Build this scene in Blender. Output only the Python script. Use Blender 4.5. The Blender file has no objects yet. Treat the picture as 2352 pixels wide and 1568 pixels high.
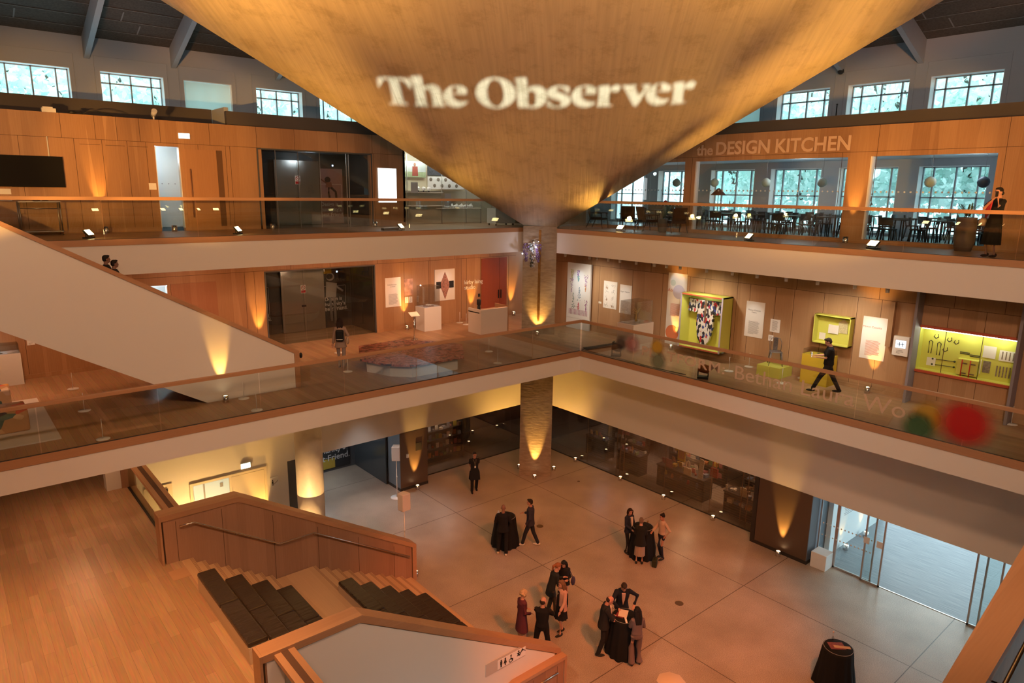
import bpy, bmesh, math, random
from mathutils import Vector, Matrix, Euler
random.seed(7)
R = math.radians
SC = bpy.context.scene
COL = SC.collection

# ---------------------------------------------------------------- camera
CAMP = Vector((-18.419, -17.710, 12.236))
F_PX = 1582.1
YAW, PIT, ROL = 0.867654, 0.213221, 0.0137257
FW = Vector((math.cos(YAW) * math.cos(PIT), math.sin(YAW) * math.cos(PIT), -math.sin(PIT)))
RT0 = Vector((math.sin(YAW), -math.cos(YAW), 0))
UP0 = RT0.cross(FW)
RT = RT0 * math.cos(ROL) + UP0 * math.sin(ROL)
UP = UP0 * math.cos(ROL) - RT0 * math.sin(ROL)
cd = bpy.data.cameras.new('camera')
cam = bpy.data.objects.new('camera', cd)
COL.objects.link(cam)
cd.sensor_width = 36
cd.lens = F_PX / 2352 * 36
cd.clip_start = 0.05
cd.clip_end = 400
M3 = Matrix((RT, UP, -FW)).transposed()
cam.matrix_world = Matrix.Translation(CAMP) @ M3.to_4x4()
SC.camera = cam

# ---------------------------------------------------------------- world, exposure
SC.view_settings.view_transform = 'Standard'
SC.view_settings.look = 'None'
SC.view_settings.exposure = 0.0
SC.view_settings.gamma = 1.0
SC.view_settings.use_curve_mapping = False
cy = SC.cycles
cy.max_bounces = 6
cy.diffuse_bounces = 3
cy.glossy_bounces = 3
cy.transmission_bounces = 4
cy.transparent_max_bounces = 16
cy.use_denoising = True
cy.sample_clamp_indirect = 4.0
cy.caustics_reflective = False
cy.caustics_refractive = False
W = bpy.data.worlds.new('sky')
SC.world = W
W.use_nodes = True
nt = W.node_tree
bg = nt.nodes['Background']
tc = nt.nodes.new('ShaderNodeTexCoord')
sp = nt.nodes.new('ShaderNodeSeparateXYZ')
rp = nt.nodes.new('ShaderNodeValToRGB')
rp.color_ramp.elements[0].position = 0.0
rp.color_ramp.elements[0].color = (0.62, 0.86, 0.95, 1)
rp.color_ramp.elements[1].position = 0.5
rp.color_ramp.elements[1].color = (0.80, 0.95, 1.0, 1)
nt.links.new(tc.outputs['Generated'], sp.inputs[0])
nt.links.new(sp.outputs['Z'], rp.inputs[0])
nt.links.new(rp.outputs[0], bg.inputs[0])
bg.inputs[1].default_value = 5.0

AMBER = (1.0, 0.46, 0.10)
GOLD = (1.0, 0.50, 0.10)
WARM = (1.0, 0.64, 0.40)
PEACH = (1.0, 0.55, 0.31)
COOL = (0.80, 0.92, 1.0)


def lamp(name, kind, loc, energy, color, target=None, size=40, blend=0.5, radius=0.05, parent=None):
    d = bpy.data.lights.new(name, kind)
    d.energy = energy
    d.color = color
    if kind != 'SUN':
        d.shadow_soft_size = radius
    if kind == 'SPOT':
        d.spot_size = R(size)
        d.spot_blend = blend
    o = bpy.data.objects.new(name, d)
    COL.objects.link(o)
    o.location = loc
    if target is not None:
        v = Vector(target) - Vector(loc)
        o.rotation_euler = v.to_track_quat('-Z', 'Y').to_euler()
    return o


# large fill spots added out of view under the roof (their housings are built with the fittings further down)
FILL = [  # location, target, watts, colour, cone, radius
    ((-18.25, -11.6, 15.8), (-7.0, 3.5, 6.0), 3300, PEACH, 120, 0.45),
    ((-12.2, -17.55, 15.8), (1.5, -6.0, 6.0), 2800, PEACH, 120, 0.45),
    ((-21.0, -21.0, 15.6), (-5.0, -3.0, 2.0), 900, PEACH, 115, 0.45),
    ((-18.1, -7.6, 16.4), (-18.2, -5.0, 3.1), 7000, (1.0, 0.42, 0.13), 50, 0.40),
    ((-9.2, -17.2, 15.5), (-4.2, -5.0, 0.0), 9800, (1.0, 0.17, 0.005), 43, 0.30),

]
for hl in FILL:
    lamp('fill_light', 'SPOT', hl[0], hl[2], hl[3], hl[1], hl[4], 0.6, hl[5])

# ---------------------------------------------------------------- geometry helpers
L1, L2, MZ = 6.40, 10.81, 3.13
X2, Y2 = 1.35, 4.09


def ray(px, py):
    return FW + RT * ((px - 1176) / F_PX) + UP * ((784 - py) / F_PX)


def onz(px, py, z):
    d = ray(px, py); return CAMP + d * ((z - CAMP.z) / d.z)


def onx(px, py, x):
    d = ray(px, py); return CAMP + d * ((x - CAMP.x) / d.x)


def ony(px, py, y):
    d = ray(px, py); return CAMP + d * ((y - CAMP.y) / d.y)


class MB:
    """collects faces for ONE mesh object"""

    def __init__(self):
        self.v = []; self.f = []; self.mi = []; self.m = 0; self.sm = []; self.smooth = False

    def add(self, vs, fs, smooth=None):
        n = len(self.v)
        self.v += [tuple(p) for p in vs]
        for f in fs:
            self.f.append([i + n for i in f]); self.mi.append(self.m)
            self.sm.append(self.smooth if smooth is None else smooth)
        return self

    def box(self, x0, x1, y0, y1, z0, z1):
        vs = [(x, y, z) for x in (x0, x1) for y in (y0, y1) for z in (z0, z1)]
        return self.add(vs, [(0, 1, 3, 2), (4, 6, 7, 5), (0, 4, 5, 1), (2, 3, 7, 6), (0, 2, 6, 4), (1, 5, 7, 3)], False)

    def cbox(self, c, s, rz=0):
        ca, sa = math.cos(rz), math.sin(rz)
        vs = []
        for x in (-.5, .5):
            for y in (-.5, .5):
                for z in (-.5, .5):
                    a, b = x * s[0], y * s[1]
                    vs.append((c[0] + a * ca - b * sa, c[1] + a * sa + b * ca, c[2] + z * s[2]))
        return self.add(vs, [(0, 1, 3, 2), (4, 6, 7, 5), (0, 4, 5, 1), (2, 3, 7, 6), (0, 2, 6, 4), (1, 5, 7, 3)], False)

    def prism(self, pts, axis, a0, a1):
        """pts 2D polygon in the two other axes (order x,y,z without axis), extruded a0..a1 along axis"""
        def mk(p, a):
            q = list(p); q.insert('xyz'.index(axis), a); return q
        n = len(pts)
        vs = [mk(p, a0) for p in pts] + [mk(p, a1) for p in pts]
        fs = [tuple(range(n)), tuple(range(2 * n - 1, n - 1, -1))]
        fs += [(i, i + n, (i + 1) % n + n, (i + 1) % n) for i in range(n)]
        return self.add(vs, fs, False)

    def lathe(self, prof, c=(0, 0, 0), n=20, smooth=True, cap=True):
        vs = []; fs = []
        for r, z in prof:
            for i in range(n):
                a = 2 * math.pi * i / n
                vs.append((c[0] + r * math.cos(a), c[1] + r * math.sin(a), c[2] + z))
        for k in range(len(prof) - 1):
            for i in range(n):
                j = (i + 1) % n
                fs.append((k * n + i, k * n + j, (k + 1) * n + j, (k + 1) * n + i))
        self.add(vs, fs, smooth)
        if cap:
            m = len(self.v) - len(vs)
            self.f.append([m + i for i in range(n)][::-1]); self.mi.append(self.m); self.sm.append(False)
            k = (len(prof) - 1) * n
            self.f.append([m + k + i for i in range(n)]); self.mi.append(self.m); self.sm.append(False)
        return self

    def tube(self, pts, r, n=8, smooth=True):
        pts = [Vector(p) for p in pts]
        rs = r if isinstance(r, (list, tuple)) else [r] * len(pts)
        rings = []
        for i, p in enumerate(pts):
            d = (pts[min(i + 1, len(pts) - 1)] - pts[max(i - 1, 0)]).normalized()
            u = d.cross(Vector((0, 0, 1)))
            if u.length < 1e-3:
                u = d.cross(Vector((0, 1, 0)))
            u.normalize(); w = d.cross(u)
            rings.append([p + (u * math.cos(2 * math.pi * k / n) + w * math.sin(2 * math.pi * k / n)) * rs[i] for k in range(n)])
        vs = [q for rg in rings for q in rg]
        fs = [(i * n + k, i * n + (k + 1) % n, (i + 1) * n + (k + 1) % n, (i + 1) * n + k) for i in range(len(pts) - 1) for k in range(n)]
        fs += [tuple(range(n))[::-1], tuple(range((len(pts) - 1) * n, len(pts) * n))]
        return self.add(vs, fs, smooth)

    def ball(self, c, r, n=12, m=8, rot=None):
        rx, ry, rz = r if isinstance(r, (tuple, list)) else (r, r, r)
        vs = [(0, 0, -rz)]
        for j in range(1, m):
            t = math.pi * j / m - math.pi / 2
            for i in range(n):
                a = 2 * math.pi * i / n
                vs.append((rx * math.cos(t) * math.cos(a), ry * math.cos(t) * math.sin(a), rz * math.sin(t)))
        vs.append((0, 0, rz))
        if rot is not None:
            vs = [rot @ Vector(p) for p in vs]
        vs = [(c[0] + p[0], c[1] + p[1], c[2] + p[2]) for p in vs]
        fs = [(0, 1 + (i + 1) % n, 1 + i) for i in range(n)]
        for j in range(m - 2):
            for i in range(n):
                a = 1 + j * n
                fs.append((a + i, a + (i + 1) % n, a + n + (i + 1) % n, a + n + i))
        a = 1 + (m - 2) * n
        fs += [(a + i, a + (i + 1) % n, len(vs) - 1) for i in range(n)]
        return self.add(vs, fs, True)

    def quad(self, a, b, c, d):
        return self.add([a, b, c, d], [(0, 1, 2, 3)], False)

    def build(self, name, mats, parent=None, loc=None, bevel=0):
        me = bpy.data.meshes.new(name)
        me.from_pydata([tuple(p) for p in self.v], [], self.f)
        if not isinstance(mats, (list, tuple)):
            mats = [mats]
        for m in mats:
            me.materials.append(m)
        me.polygons.foreach_set('material_index', self.mi)
        me.polygons.foreach_set('use_smooth', self.sm)
        bm = bmesh.new(); bm.from_mesh(me)
        bmesh.ops.recalc_face_normals(bm, faces=bm.faces)
        bm.to_mesh(me); bm.free()
        me.update()
        o = bpy.data.objects.new(name, me)
        COL.objects.link(o)
        if parent is not None:
            o.parent = parent
        if loc is not None:
            o.location = loc
        if bevel:
            b = o.modifiers.new('b', 'BEVEL'); b.width = bevel; b.segments = 2; b.limit_method = 'ANGLE'
        return o


def tag(o, label=None, cat=None, group=None, kind=None):
    if label: o['label'] = label
    if cat: o['category'] = cat
    if group: o['group'] = group
    if kind: o['kind'] = kind
    return o


def thing(name, label, cat, loc=(0, 0, 0), rz=0, group=None):
    o = bpy.data.objects.new(name, None)
    COL.objects.link(o)
    o.empty_display_size = 0.2
    o.location = loc; o.rotation_euler = (0, 0, rz)
    return tag(o, label, cat, group)


def copy_tree(o, parent=None):
    c = o.copy(); COL.objects.link(c); c.parent = parent
    for ch in list(o.children):
        copy_tree(ch, c)
    return c


def structure(name, mb, mats, parent=None):
    o = mb.build(name, mats, parent)
    o['kind'] = 'structure'
    return o


_tx = {}


def text_mesh(s, size, depth=0.004, bold=0.0, shear=0.0, xs=1.0, spacing=1.0):
    """mesh of a line of text in its own x/y plane, baseline-left at the origin"""
    key = (s, size, depth, bold, shear, xs, spacing)
    if key in _tx: return _tx[key]
    cu = bpy.data.curves.new('text', 'FONT')
    cu.body = s; cu.size = size; cu.extrude = depth; cu.offset = bold; cu.shear = shear
    cu.space_character = spacing; cu.resolution_u = 3
    o = bpy.data.objects.new('text', cu)
    COL.objects.link(o)
    me = bpy.data.meshes.new_from_object(o.evaluated_get(bpy.context.evaluated_depsgraph_get()))
    bpy.data.objects.remove(o)
    if xs != 1.0:
        me.transform(Matrix.Diagonal((xs, 1, 1, 1)))
    _tx[key] = me
    return me


def put_text(name, s, size, mat, origin, ux, uy, parent=None, **k):
    """text laid with its x axis along ux and y axis along uy, starting at origin"""
    me = text_mesh(s, size, **k).copy()
    ux = Vector(ux).normalized(); uy = Vector(uy).normalized(); uz = ux.cross(uy)
    m = Matrix((ux, uy, uz)).transposed().to_4x4()
    me.transform(Matrix.Translation(Vector(origin)) @ m)
    me.materials.clear(); me.materials.append(mat)
    o = bpy.data.objects.new(name, me)
    COL.objects.link(o)
    if parent is not None: o.parent = parent
    return o


def put_fit(name, s, mat, origin, ux, uy, width, height, parent=None, **k):
    """text stretched to a measured width and cap height"""
    me = text_mesh(s, 1.0, **k).copy()
    xs = [v.co.x for v in me.vertices]; cap = max(v.co.y for v in text_mesh('H', 1.0, **k).vertices)
    me.transform(Matrix.Translation((-min(xs), 0, 0)))
    me.transform(Matrix.Diagonal((width / (max(xs) - min(xs)), height / cap, 1, 1)))
    ux = Vector(ux).normalized(); uy = Vector(uy).normalized(); uz = ux.cross(uy)
    me.transform(Matrix.Translation(Vector(origin)) @ Matrix((ux, uy, uz)).transposed().to_4x4())
    me.materials.clear(); me.materials.append(mat)
    o = bpy.data.objects.new(name, me); COL.objects.link(o)
    if parent is not None: o.parent = parent
    return o


# ---------------------------------------------------------------- materials
def newmat(name):
    m = bpy.data.materials.new(name); m.use_nodes = True
    return m, m.node_tree, m.node_tree.nodes['Principled BSDF']


def mat(name, col, rough=0.5, metal=0.0, emit=0.0, ecol=None, spec=0.5, bump=0.0, bscale=50, var=0.0, alpha=1.0):
    m, nt, b = newmat(name)
    b.inputs['Base Color'].default_value = (*col, 1)
    b.inputs['Roughness'].default_value = rough
    b.inputs['Metallic'].default_value = metal
    b.inputs['Specular IOR Level'].default_value = spec
    if emit:
        b.inputs['Emission Color'].default_value = (*(ecol or col), 1)
        b.inputs['Emission Strength'].default_value = emit
    if alpha < 1:
        b.inputs['Alpha'].default_value = alpha
    if bump or var:
        g = nt.nodes.new('ShaderNodeNewGeometry')
        n = nt.nodes.new('ShaderNodeTexNoise'); n.inputs['Scale'].default_value = bscale
        nt.links.new(g.outputs['Position'], n.inputs['Vector'])
        if bump:
            bp = nt.nodes.new('ShaderNodeBump'); bp.inputs['Strength'].default_value = bump
            bp.inputs['Distance'].default_value = 0.02
            nt.links.new(n.outputs[0], bp.inputs['Height']); nt.links.new(bp.outputs[0], b.inputs['Normal'])
        if var:
            mx = nt.nodes.new('ShaderNodeMix'); mx.data_type = 'RGBA'
            mx.inputs[6].default_value = (*[c * (1 - var) for c in col], 1)
            mx.inputs[7].default_value = (*[min(1, c * (1 + var)) for c in col], 1)
            nt.links.new(n.outputs[0], mx.inputs[0]); nt.links.new(mx.outputs[2], b.inputs['Base Color'])
    return m


def wood(name, c1, c2, axis='z', scale=1.0, rough=0.45, panel=None):
    """straight-grained timber veneer; grain runs along axis; panel = widths of veneer leaves"""
    m, nt, b = newmat(name)
    N = nt.nodes.new; Lk = nt.links.new
    g = N('ShaderNodeNewGeometry'); mp = N('ShaderNodeMapping')
    s = [26 * scale, 26 * scale, 26 * scale]; s['xyz'.index(axis)] = 0.9 * scale
    mp.inputs['Scale'].default_value = s
    Lk(g.outputs['Position'], mp.inputs['Vector'])
    n = N('ShaderNodeTexNoise'); n.inputs['Scale'].default_value = 1.6; n.inputs['Detail'].default_value = 6
    Lk(mp.outputs[0], n.inputs['Vector'])
    mp2 = N('ShaderNodeMapping'); s2 = [2.2, 2.2, 2.2]; s2['xyz'.index(axis)] = 0.05
    mp2.inputs['Scale'].default_value = s2
    Lk(g.outputs['Position'], mp2.inputs['Vector'])
    v = N('ShaderNodeTexVoronoi'); v.inputs['Scale'].default_value = 1.0
    Lk(mp2.outputs[0], v.inputs['Vector'])
    sep = N('ShaderNodeSeparateColor'); Lk(v.outputs['Color'], sep.inputs[0])
    ad = N('ShaderNodeMath'); ad.operation = 'MULTIPLY_ADD'; ad.inputs[1].default_value = 0.55; ad.inputs[2].default_value = -0.12
    Lk(n.outputs[0], ad.inputs[0])
    ad2 = N('ShaderNodeMath'); ad2.operation = 'MULTIPLY_ADD'; ad2.inputs[1].default_value = 0.45
    Lk(sep.outputs[0], ad2.inputs[0]); Lk(ad.outputs[0], ad2.inputs[2])
    mx = N('ShaderNodeMix'); mx.data_type = 'RGBA'
    mx.inputs[6].default_value = (*c1, 1); mx.inputs[7].default_value = (*c2, 1)
    Lk(ad2.outputs[0], mx.inputs[0]); Lk(mx.outputs[2], b.inputs['Base Color'])
    b.inputs['Roughness'].default_value = rough
    b.inputs['Specular IOR Level'].default_value = 0.35
    return m


def plank_floor(name, c1, c2, along='y', rough=0.28):
    m, nt, b = newmat(name)
    N = nt.nodes.new; Lk = nt.links.new
    g = N('ShaderNodeNewGeometry'); sx = N('ShaderNodeSeparateXYZ'); cb = N('ShaderNodeCombineXYZ')
    Lk(g.outputs['Position'], sx.inputs[0])
    a, c = ('Y', 'X') if along == 'y' else ('X', 'Y')
    Lk(sx.outputs[a], cb.inputs[0]); Lk(sx.outputs[c], cb.inputs[1])
    bk = N('ShaderNodeTexBrick')
    bk.inputs['Scale'].default_value = 1.0
    bk.inputs['Brick Width'].default_value = 2.6; bk.inputs['Row Height'].default_value = 0.19
    bk.inputs['Mortar Size'].default_value = 0.002; bk.inputs['Bias'].default_value = 0.0
    bk.offset = 0.37
    bk.inputs['Color1'].default_value = (*c1, 1); bk.inputs['Color2'].default_value = (*c2, 1)
    bk.inputs['Mortar'].default_value = (*[q * 0.45 for q in c1], 1)
    Lk(cb.outputs[0], bk.inputs['Vector'])
    mp = N('ShaderNodeMapping'); mp.inputs['Scale'].default_value = (1.2, 22, 1)
    Lk(cb.outputs[0], mp.inputs['Vector'])
    n = N('ShaderNodeTexNoise'); n.inputs['Scale'].default_value = 1.5; n.inputs['Detail'].default_value = 5
    Lk(mp.outputs[0], n.inputs['Vector'])
    mx = N('ShaderNodeMix'); mx.data_type = 'RGBA'; mx.blend_type = 'MULTIPLY'; mx.inputs[0].default_value = 0.55
    Lk(bk.outputs['Color'], mx.inputs[6]); Lk(n.outputs['Color'], mx.inputs[7])
    br = N('ShaderNodeBrightContrast'); br.inputs['Bright'].default_value = 0.02
    Lk(mx.outputs[2], br.inputs[0]); Lk(br.outputs[0], b.inputs['Base Color'])
    b.inputs['Roughness'].default_value = rough
    b.inputs['Specular IOR Level'].default_value = 0.4
    return m


def glassmat(name, tint=(0.93, 0.96, 0.95), refl=0.10):
    m = bpy.data.materials.new(name); m.use_nodes = True
    nt = m.node_tree; nt.nodes.clear()
    N = nt.nodes.new; Lk = nt.links.new
    out = N('ShaderNodeOutputMaterial'); mix = N('ShaderNodeMixShader')
    tr = N('ShaderNodeBsdfTransparent'); tr.inputs[0].default_value = (*tint, 1)
    gl = N('ShaderNodeBsdfGlossy'); gl.inputs['Roughness'].default_value = 0.0
    lw = N('ShaderNodeLayerWeight'); lw.inputs['Blend'].default_value = 0.35
    mr = N('ShaderNodeMapRange'); mr.inputs[3].default_value = refl * 0.5; mr.inputs[4].default_value = min(1, refl * 5)
    Lk(lw.outputs['Fresnel'], mr.inputs[0]); Lk(mr.outputs[0], mix.inputs[0])
    Lk(tr.outputs[0], mix.inputs[1]); Lk(gl.outputs[0], mix.inputs[2]); Lk(mix.outputs[0], out.inputs[0])
    return m


M = {}
M['plaster'] = mat('white_plaster', (0.74, 0.71, 0.66), 0.7, bump=0.05, bscale=120)
M['panel'] = wood('oak_panel', (0.30, 0.155, 0.075), (0.50, 0.30, 0.165))
M['panel2'] = wood('oak_panel_exhibition', (0.34, 0.20, 0.105), (0.52, 0.335, 0.195))
M['seam'] = mat('panel_seam', (0.10, 0.05, 0.03), 0.9)
M['capx'] = wood('oak_cap', (0.36, 0.19, 0.10), (0.50, 0.29, 0.16), 'x')
M['capy'] = wood('oak_cap', (0.36, 0.19, 0.10), (0.50, 0.29, 0.16), 'y')
M['stairwood'] = wood('oak_stair_cladding', (0.27, 0.145, 0.085), (0.42, 0.24, 0.145))
M['floorL'] = plank_floor('oak_boards', (0.44, 0.25, 0.125), (0.57, 0.35, 0.19), 'y', .40)
M['floorX'] = plank_floor('oak_boards', (0.46, 0.27, 0.14), (0.62, 0.39, 0.22), 'x', .34)
M['glass'] = glassmat('clear_glass', (0.90, 0.93, 0.92), 0.09)
M['glassw'] = glassmat('window_glass', (0.93, 0.97, 0.97), 0.06)
M['glassd'] = glassmat('dark_glass', (0.80, 0.76, 0.72), 0.10)
M['acrylic'] = glassmat('clear_acrylic', (0.95, 0.96, 0.96), 0.07)
M['black'] = mat('black', (0.012, 0.012, 0.013), 0.5)
M['blackm'] = mat('black_matt', (0.02, 0.02, 0.022), 0.85)
M['white'] = mat('white', (0.80, 0.79, 0.77), 0.6)
M['whitep'] = mat('white_paint', (0.72, 0.72, 0.72), 0.45)
M['chrome'] = mat('steel', (0.72, 0.70, 0.68), 0.22, 1.0)
M['steel'] = mat('brushed_steel', (0.45, 0.43, 0.41), 0.32, 1.0, bump=0.1, bscale=200)
M['grey'] = mat('grey', (0.28, 0.29, 0.31), 0.6)
M['dgrey'] = mat('dark_grey', (0.075, 0.078, 0.085), 0.55)
M['upstand'] = mat('upstand_dark', (0.075, 0.065, 0.062), 0.8)
M['greywall'] = mat('grey_plaster', (0.36, 0.39, 0.43), 0.8, bump=0.05, bscale=90)
M['lampglow'] = mat('lamp_glow', (1, 0.8, 0.5), 0.5, emit=14, ecol=(1.0, 0.72, 0.40))
M['lime'] = mat('lime_paint', (0.62, 0.64, 0.12), 0.6)
M['yellow'] = mat('yellow_paint', (0.66, 0.50, 0.04), 0.6)

# ================================================================ THE BUILDING
# ---- ground floor: pale polished concrete with saw-cut joints on a 5 m grid
m, nt, b = newmat('polished_concrete')
N = nt.nodes.new; Lk = nt.links.new
g = N('ShaderNodeNewGeometry')
n1 = N('ShaderNodeTexNoise'); n1.inputs['Scale'].default_value = 0.7; n1.inputs['Detail'].default_value = 5
n2 = N('ShaderNodeTexNoise'); n2.inputs['Scale'].default_value = 60; n2.inputs['Detail'].default_value = 2
Lk(g.outputs['Position'], n1.inputs['Vector']); Lk(g.outputs['Position'], n2.inputs['Vector'])
r1 = N('ShaderNodeValToRGB'); r1.color_ramp.elements[0].position = 0.3; r1.color_ramp.elements[1].position = 0.7
r1.color_ramp.elements[0].color = (0.37, 0.295, 0.23, 1); r1.color_ramp.elements[1].color = (0.52, 0.425, 0.34, 1)
Lk(n1.outputs[0], r1.inputs[0])
r2 = N('ShaderNodeValToRGB'); r2.color_ramp.elements[0].position = 0.38; r2.color_ramp.elements[1].position = 0.62
r2.color_ramp.elements[0].color = (0.62, 0.62, 0.62, 1); r2.color_ramp.elements[1].color = (1.1, 1.1, 1.1, 1)
Lk(n2.outputs[0], r2.inputs[0])
mx = N('ShaderNodeMix'); mx.data_type = 'RGBA'; mx.blend_type = 'MULTIPLY'; mx.inputs[0].default_value = 1
Lk(r1.outputs[0], mx.inputs[6]); Lk(r2.outputs[0], mx.inputs[7])
bk = N('ShaderNodeTexBrick'); bk.offset = 0.0
bk.inputs['Scale'].default_value = 1
bk.inputs['Brick Width'].default_value = 4.2; bk.inputs['Row Height'].default_value = 4.97
bk.inputs['Mortar Size'].default_value = 0.012; bk.inputs['Mortar Smooth'].default_value = 0
bk.inputs['Color1'].default_value = (1, 1, 1, 1); bk.inputs['Color2'].default_value = (1, 1, 1, 1)
bk.inputs['Mortar'].default_value = (0.25, 0.22, 0.2, 1)
mp = N('ShaderNodeMapping'); mp.inputs['Location'].default_value = (-0.25, -2.59 + 4.97 * 2, 0)
Lk(g.outputs['Position'], mp.inputs['Vector']); Lk(mp.outputs[0], bk.inputs['Vector'])
mx2 = N('ShaderNodeMix'); mx2.data_type = 'RGBA'; mx2.blend_type = 'MULTIPLY'; mx2.inputs[0].default_value = 1
Lk(mx.outputs[2], mx2.inputs[6]); Lk(bk.outputs['Color'], mx2.inputs[7])
Lk(mx2.outputs[2], b.inputs['Base Color'])
b.inputs['Roughness'].default_value = 0.32
M['concrete_floor'] = m
q = MB()
HX0, HX1, HY0, HY1 = -14.4, -8.4, -9.2, -6.9      # basement stair opening
q.box(-27, HX0, -27, 14, -0.3, 0); q.box(HX1, 9.0, -27, 14, -0.3, 0)
q.box(HX0, HX1, HY1, 14, -0.3, 0); q.box(HX0, HX1, -27, HY0, -0.3, 0)
structure('floor', q, M['concrete_floor'])

# ---- column under the low corner of the shell: board-marked concrete
m, nt, b = newmat('board_marked_concrete')
N = nt.nodes.new; Lk = nt.links.new
g = N('ShaderNodeNewGeometry')
mp = N('ShaderNodeMapping'); mp.inputs['Scale'].default_value = (3, 3, 9)
Lk(g.outputs['Position'], mp.inputs['Vector'])
n1 = N('ShaderNodeTexNoise'); n1.inputs['Scale'].default_value = 1.2; n1.inputs['Detail'].default_value = 7
Lk(mp.outputs[0], n1.inputs['Vector'])
r1 = N('ShaderNodeValToRGB'); r1.color_ramp.elements[0].position = 0.3; r1.color_ramp.elements[1].position = 0.7
r1.color_ramp.elements[0].color = (0.22, 0.17, 0.12, 1); r1.color_ramp.elements[1].color = (0.34, 0.275, 0.20, 1)
Lk(n1.outputs[0], r1.inputs[0]); Lk(r1.outputs[0], b.inputs['Base Color'])
bp = N('ShaderNodeBump'); bp.inputs['Strength'].default_value = 0.5; bp.inputs['Distance'].default_value = 0.03
Lk(n1.outputs[0], bp.inputs['Height']); Lk(bp.outputs[0], b.inputs['Normal'])
b.inputs['Roughness'].default_value = 0.6
M['colconc'] = m
CA = Vector((0.32, 3.78, 0)); CB = Vector((1.34, 2.85, 0))
cd_ = Vector((0.68, 0.74, 0)).normalized() * 0.62
q = MB(); q.prism([(CA.x, CA.y), (CB.x, CB.y), ((CB + cd_).x, (CB + cd_).y), ((CA + cd_).x, (CA + cd_).y)], 'z', 0, 10.9)
structure('column_corner', q, M['colconc'])
q = MB(); q.lathe([(0.43, 0), (0.43, 2.55), (0.424, 2.555), (0.424, 2.565), (0.43, 2.57), (0.43, 5.6)], (-9.83, 2.5, 0), 40)
structure('column_round', q, mat('round_column_concrete', (0.50, 0.44, 0.36), 0.55, bump=0.25, bscale=6, var=0.12))

# ---- level 1 gallery: slab, fascia, oak edge
WY1, WX1 = 7.6, 3.2


def slab(name, L, xe, ye, zf, wb, top, mfloor, wx, wy, mcapx, mcapy, lim=-27, nx=-19.5, ny=-18.2):
    """L-shaped gallery floor whose void edges are x=xe and y=ye; zf fascia bottom, wb underside of the oak edge"""
    q = MB()
    q.box(lim, wx, ye + 0.12, wy, zf + 0.02, L); q.box(xe + 0.12, wx, ny, ye + 0.12, zf + 0.02, L)
    q.box(lim, nx, lim, ye + 0.12, zf + 0.02, L); q.box(nx, wx, lim, ny, zf + 0.02, L)
    structure('floor_' + name, q, mfloor)
    q = MB()
    q.box(lim, xe + 0.12, ye, ye + 0.12, zf, wb); q.box(xe, xe + 0.12, ny, ye, zf, wb)
    q.box(nx - 0.12, nx, lim, ye, zf, wb); q.box(nx, xe, ny - 0.12, ny, zf, wb)
    structure('trim_fascia_' + name, q, M['plaster'])
    q = MB()
    q.box(nx, xe + 0.12, ye - 0.02, ye + 0.14, wb, L + 0.005); q.box(nx, xe, ny - 0.14, ny + 0.02, wb, L + 0.005)
    structure('trim_edge_' + name, q, mcapx)
    q = MB()
    q.box(xe - 0.02, xe + 0.14, ny, ye - 0.02, wb, L + 0.005); q.box(nx - 0.14, nx + 0.02, ny, ye, wb, L + 0.005)
    structure('trim_rim_' + name, q, mcapy)
    # soffit is the underside of the slab, painted white
    q = MB()
    q.box(lim, wx, ye + 0.12, wy, zf, zf + 0.02); q.box(xe + 0.12, wx, ny, ye + 0.12, zf, zf + 0.02)
    structure('ceiling_' + name, q, M['plaster'])


slab('gallery_one', L1, 0.0, 0.0, 5.644, 6.205, 7.59, M['floorL'], WX1, WY1, M['capx'], M['capy'])
slab('gallery_two', L2, X2, Y2, 9.82, 10.645, 11.97, M['floorX'], 4.1, WY1, M['capx'], M['capy'], nx=-18.78, ny=-18.07)

# ---- bulkheads above the shops and the yellow-lit wall
q = MB()
q.box(-9.35, 3.3, 5.6, 5.8, 2.52, 5.66)
q.box(-14.4, -9.35, 5.6, 5.8, 0.0, 5.66)
structure('wall_left_lower', q, M['plaster'])
q = MB(); q.box(3.06, 3.3, -27, 5.6, 2.50, 5.66)
structure('wall_right_lower', q, M['plaster'])
q = MB(); q.box(-27, -14.4, WY1 - 0.4, WY1 - 0.2, 0, 5.64)
structure('wall_left_landing', q, M['plaster'])


def wall_seams(q, axis, face, spans):
    """dark reveals between veneer panels: (a0, a1, z0, z1) on the face plane"""
    q.m = 1
    for a0, a1, z0, z1 in spans:
        if axis == 'y':
            q.box(a0, a1, face - 0.004, face + 0.01, z0, z1)
        else:
            q.box(face - 0.004, face + 0.01, a0, a1, z0, z1)
    q.m = 0


# ---- level 1 left wall, with the lift lobby opening (-9.0..-4.44) and the glazed slot
SZ = 0.012
LOX0, LOX1, LOZ = -9.0, -4.44, 9.21
q = MB()
q.box(-27, -13.05, WY1, WY1 + 0.2, L1, 9.83); q.box(-13.05, -12.35, WY1, WY1 + 0.2, 9.0, 9.83)
q.box(-12.35, LOX0, WY1, WY1 + 0.2, L1, 9.83)
q.box(LOX0, LOX1, WY1, WY1 + 0.2, LOZ, 9.83); q.box(LOX1, 4.6, WY1, WY1 + 0.2, L1, 9.83)
sp_ = [(-27, 3.2, 9.27, 9.27 + SZ)]
for x in (-21.5, -19, -16.5, -14.2, -9.75, -9.4, -3.05, -1.8, 0.25, 1.05, 2.75, -0.05):
    sp_.append((x, x + SZ, L1 + 0.14 if x != 1.05 else 6.5, 9.27))
for x in (-8.0, -6.4, -4.3, -2.6, -0.4, 1.6):
    sp_.append((x, x + SZ, 9.27, 9.83))
wall_seams(q, 'y', WY1, sp_)
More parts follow.
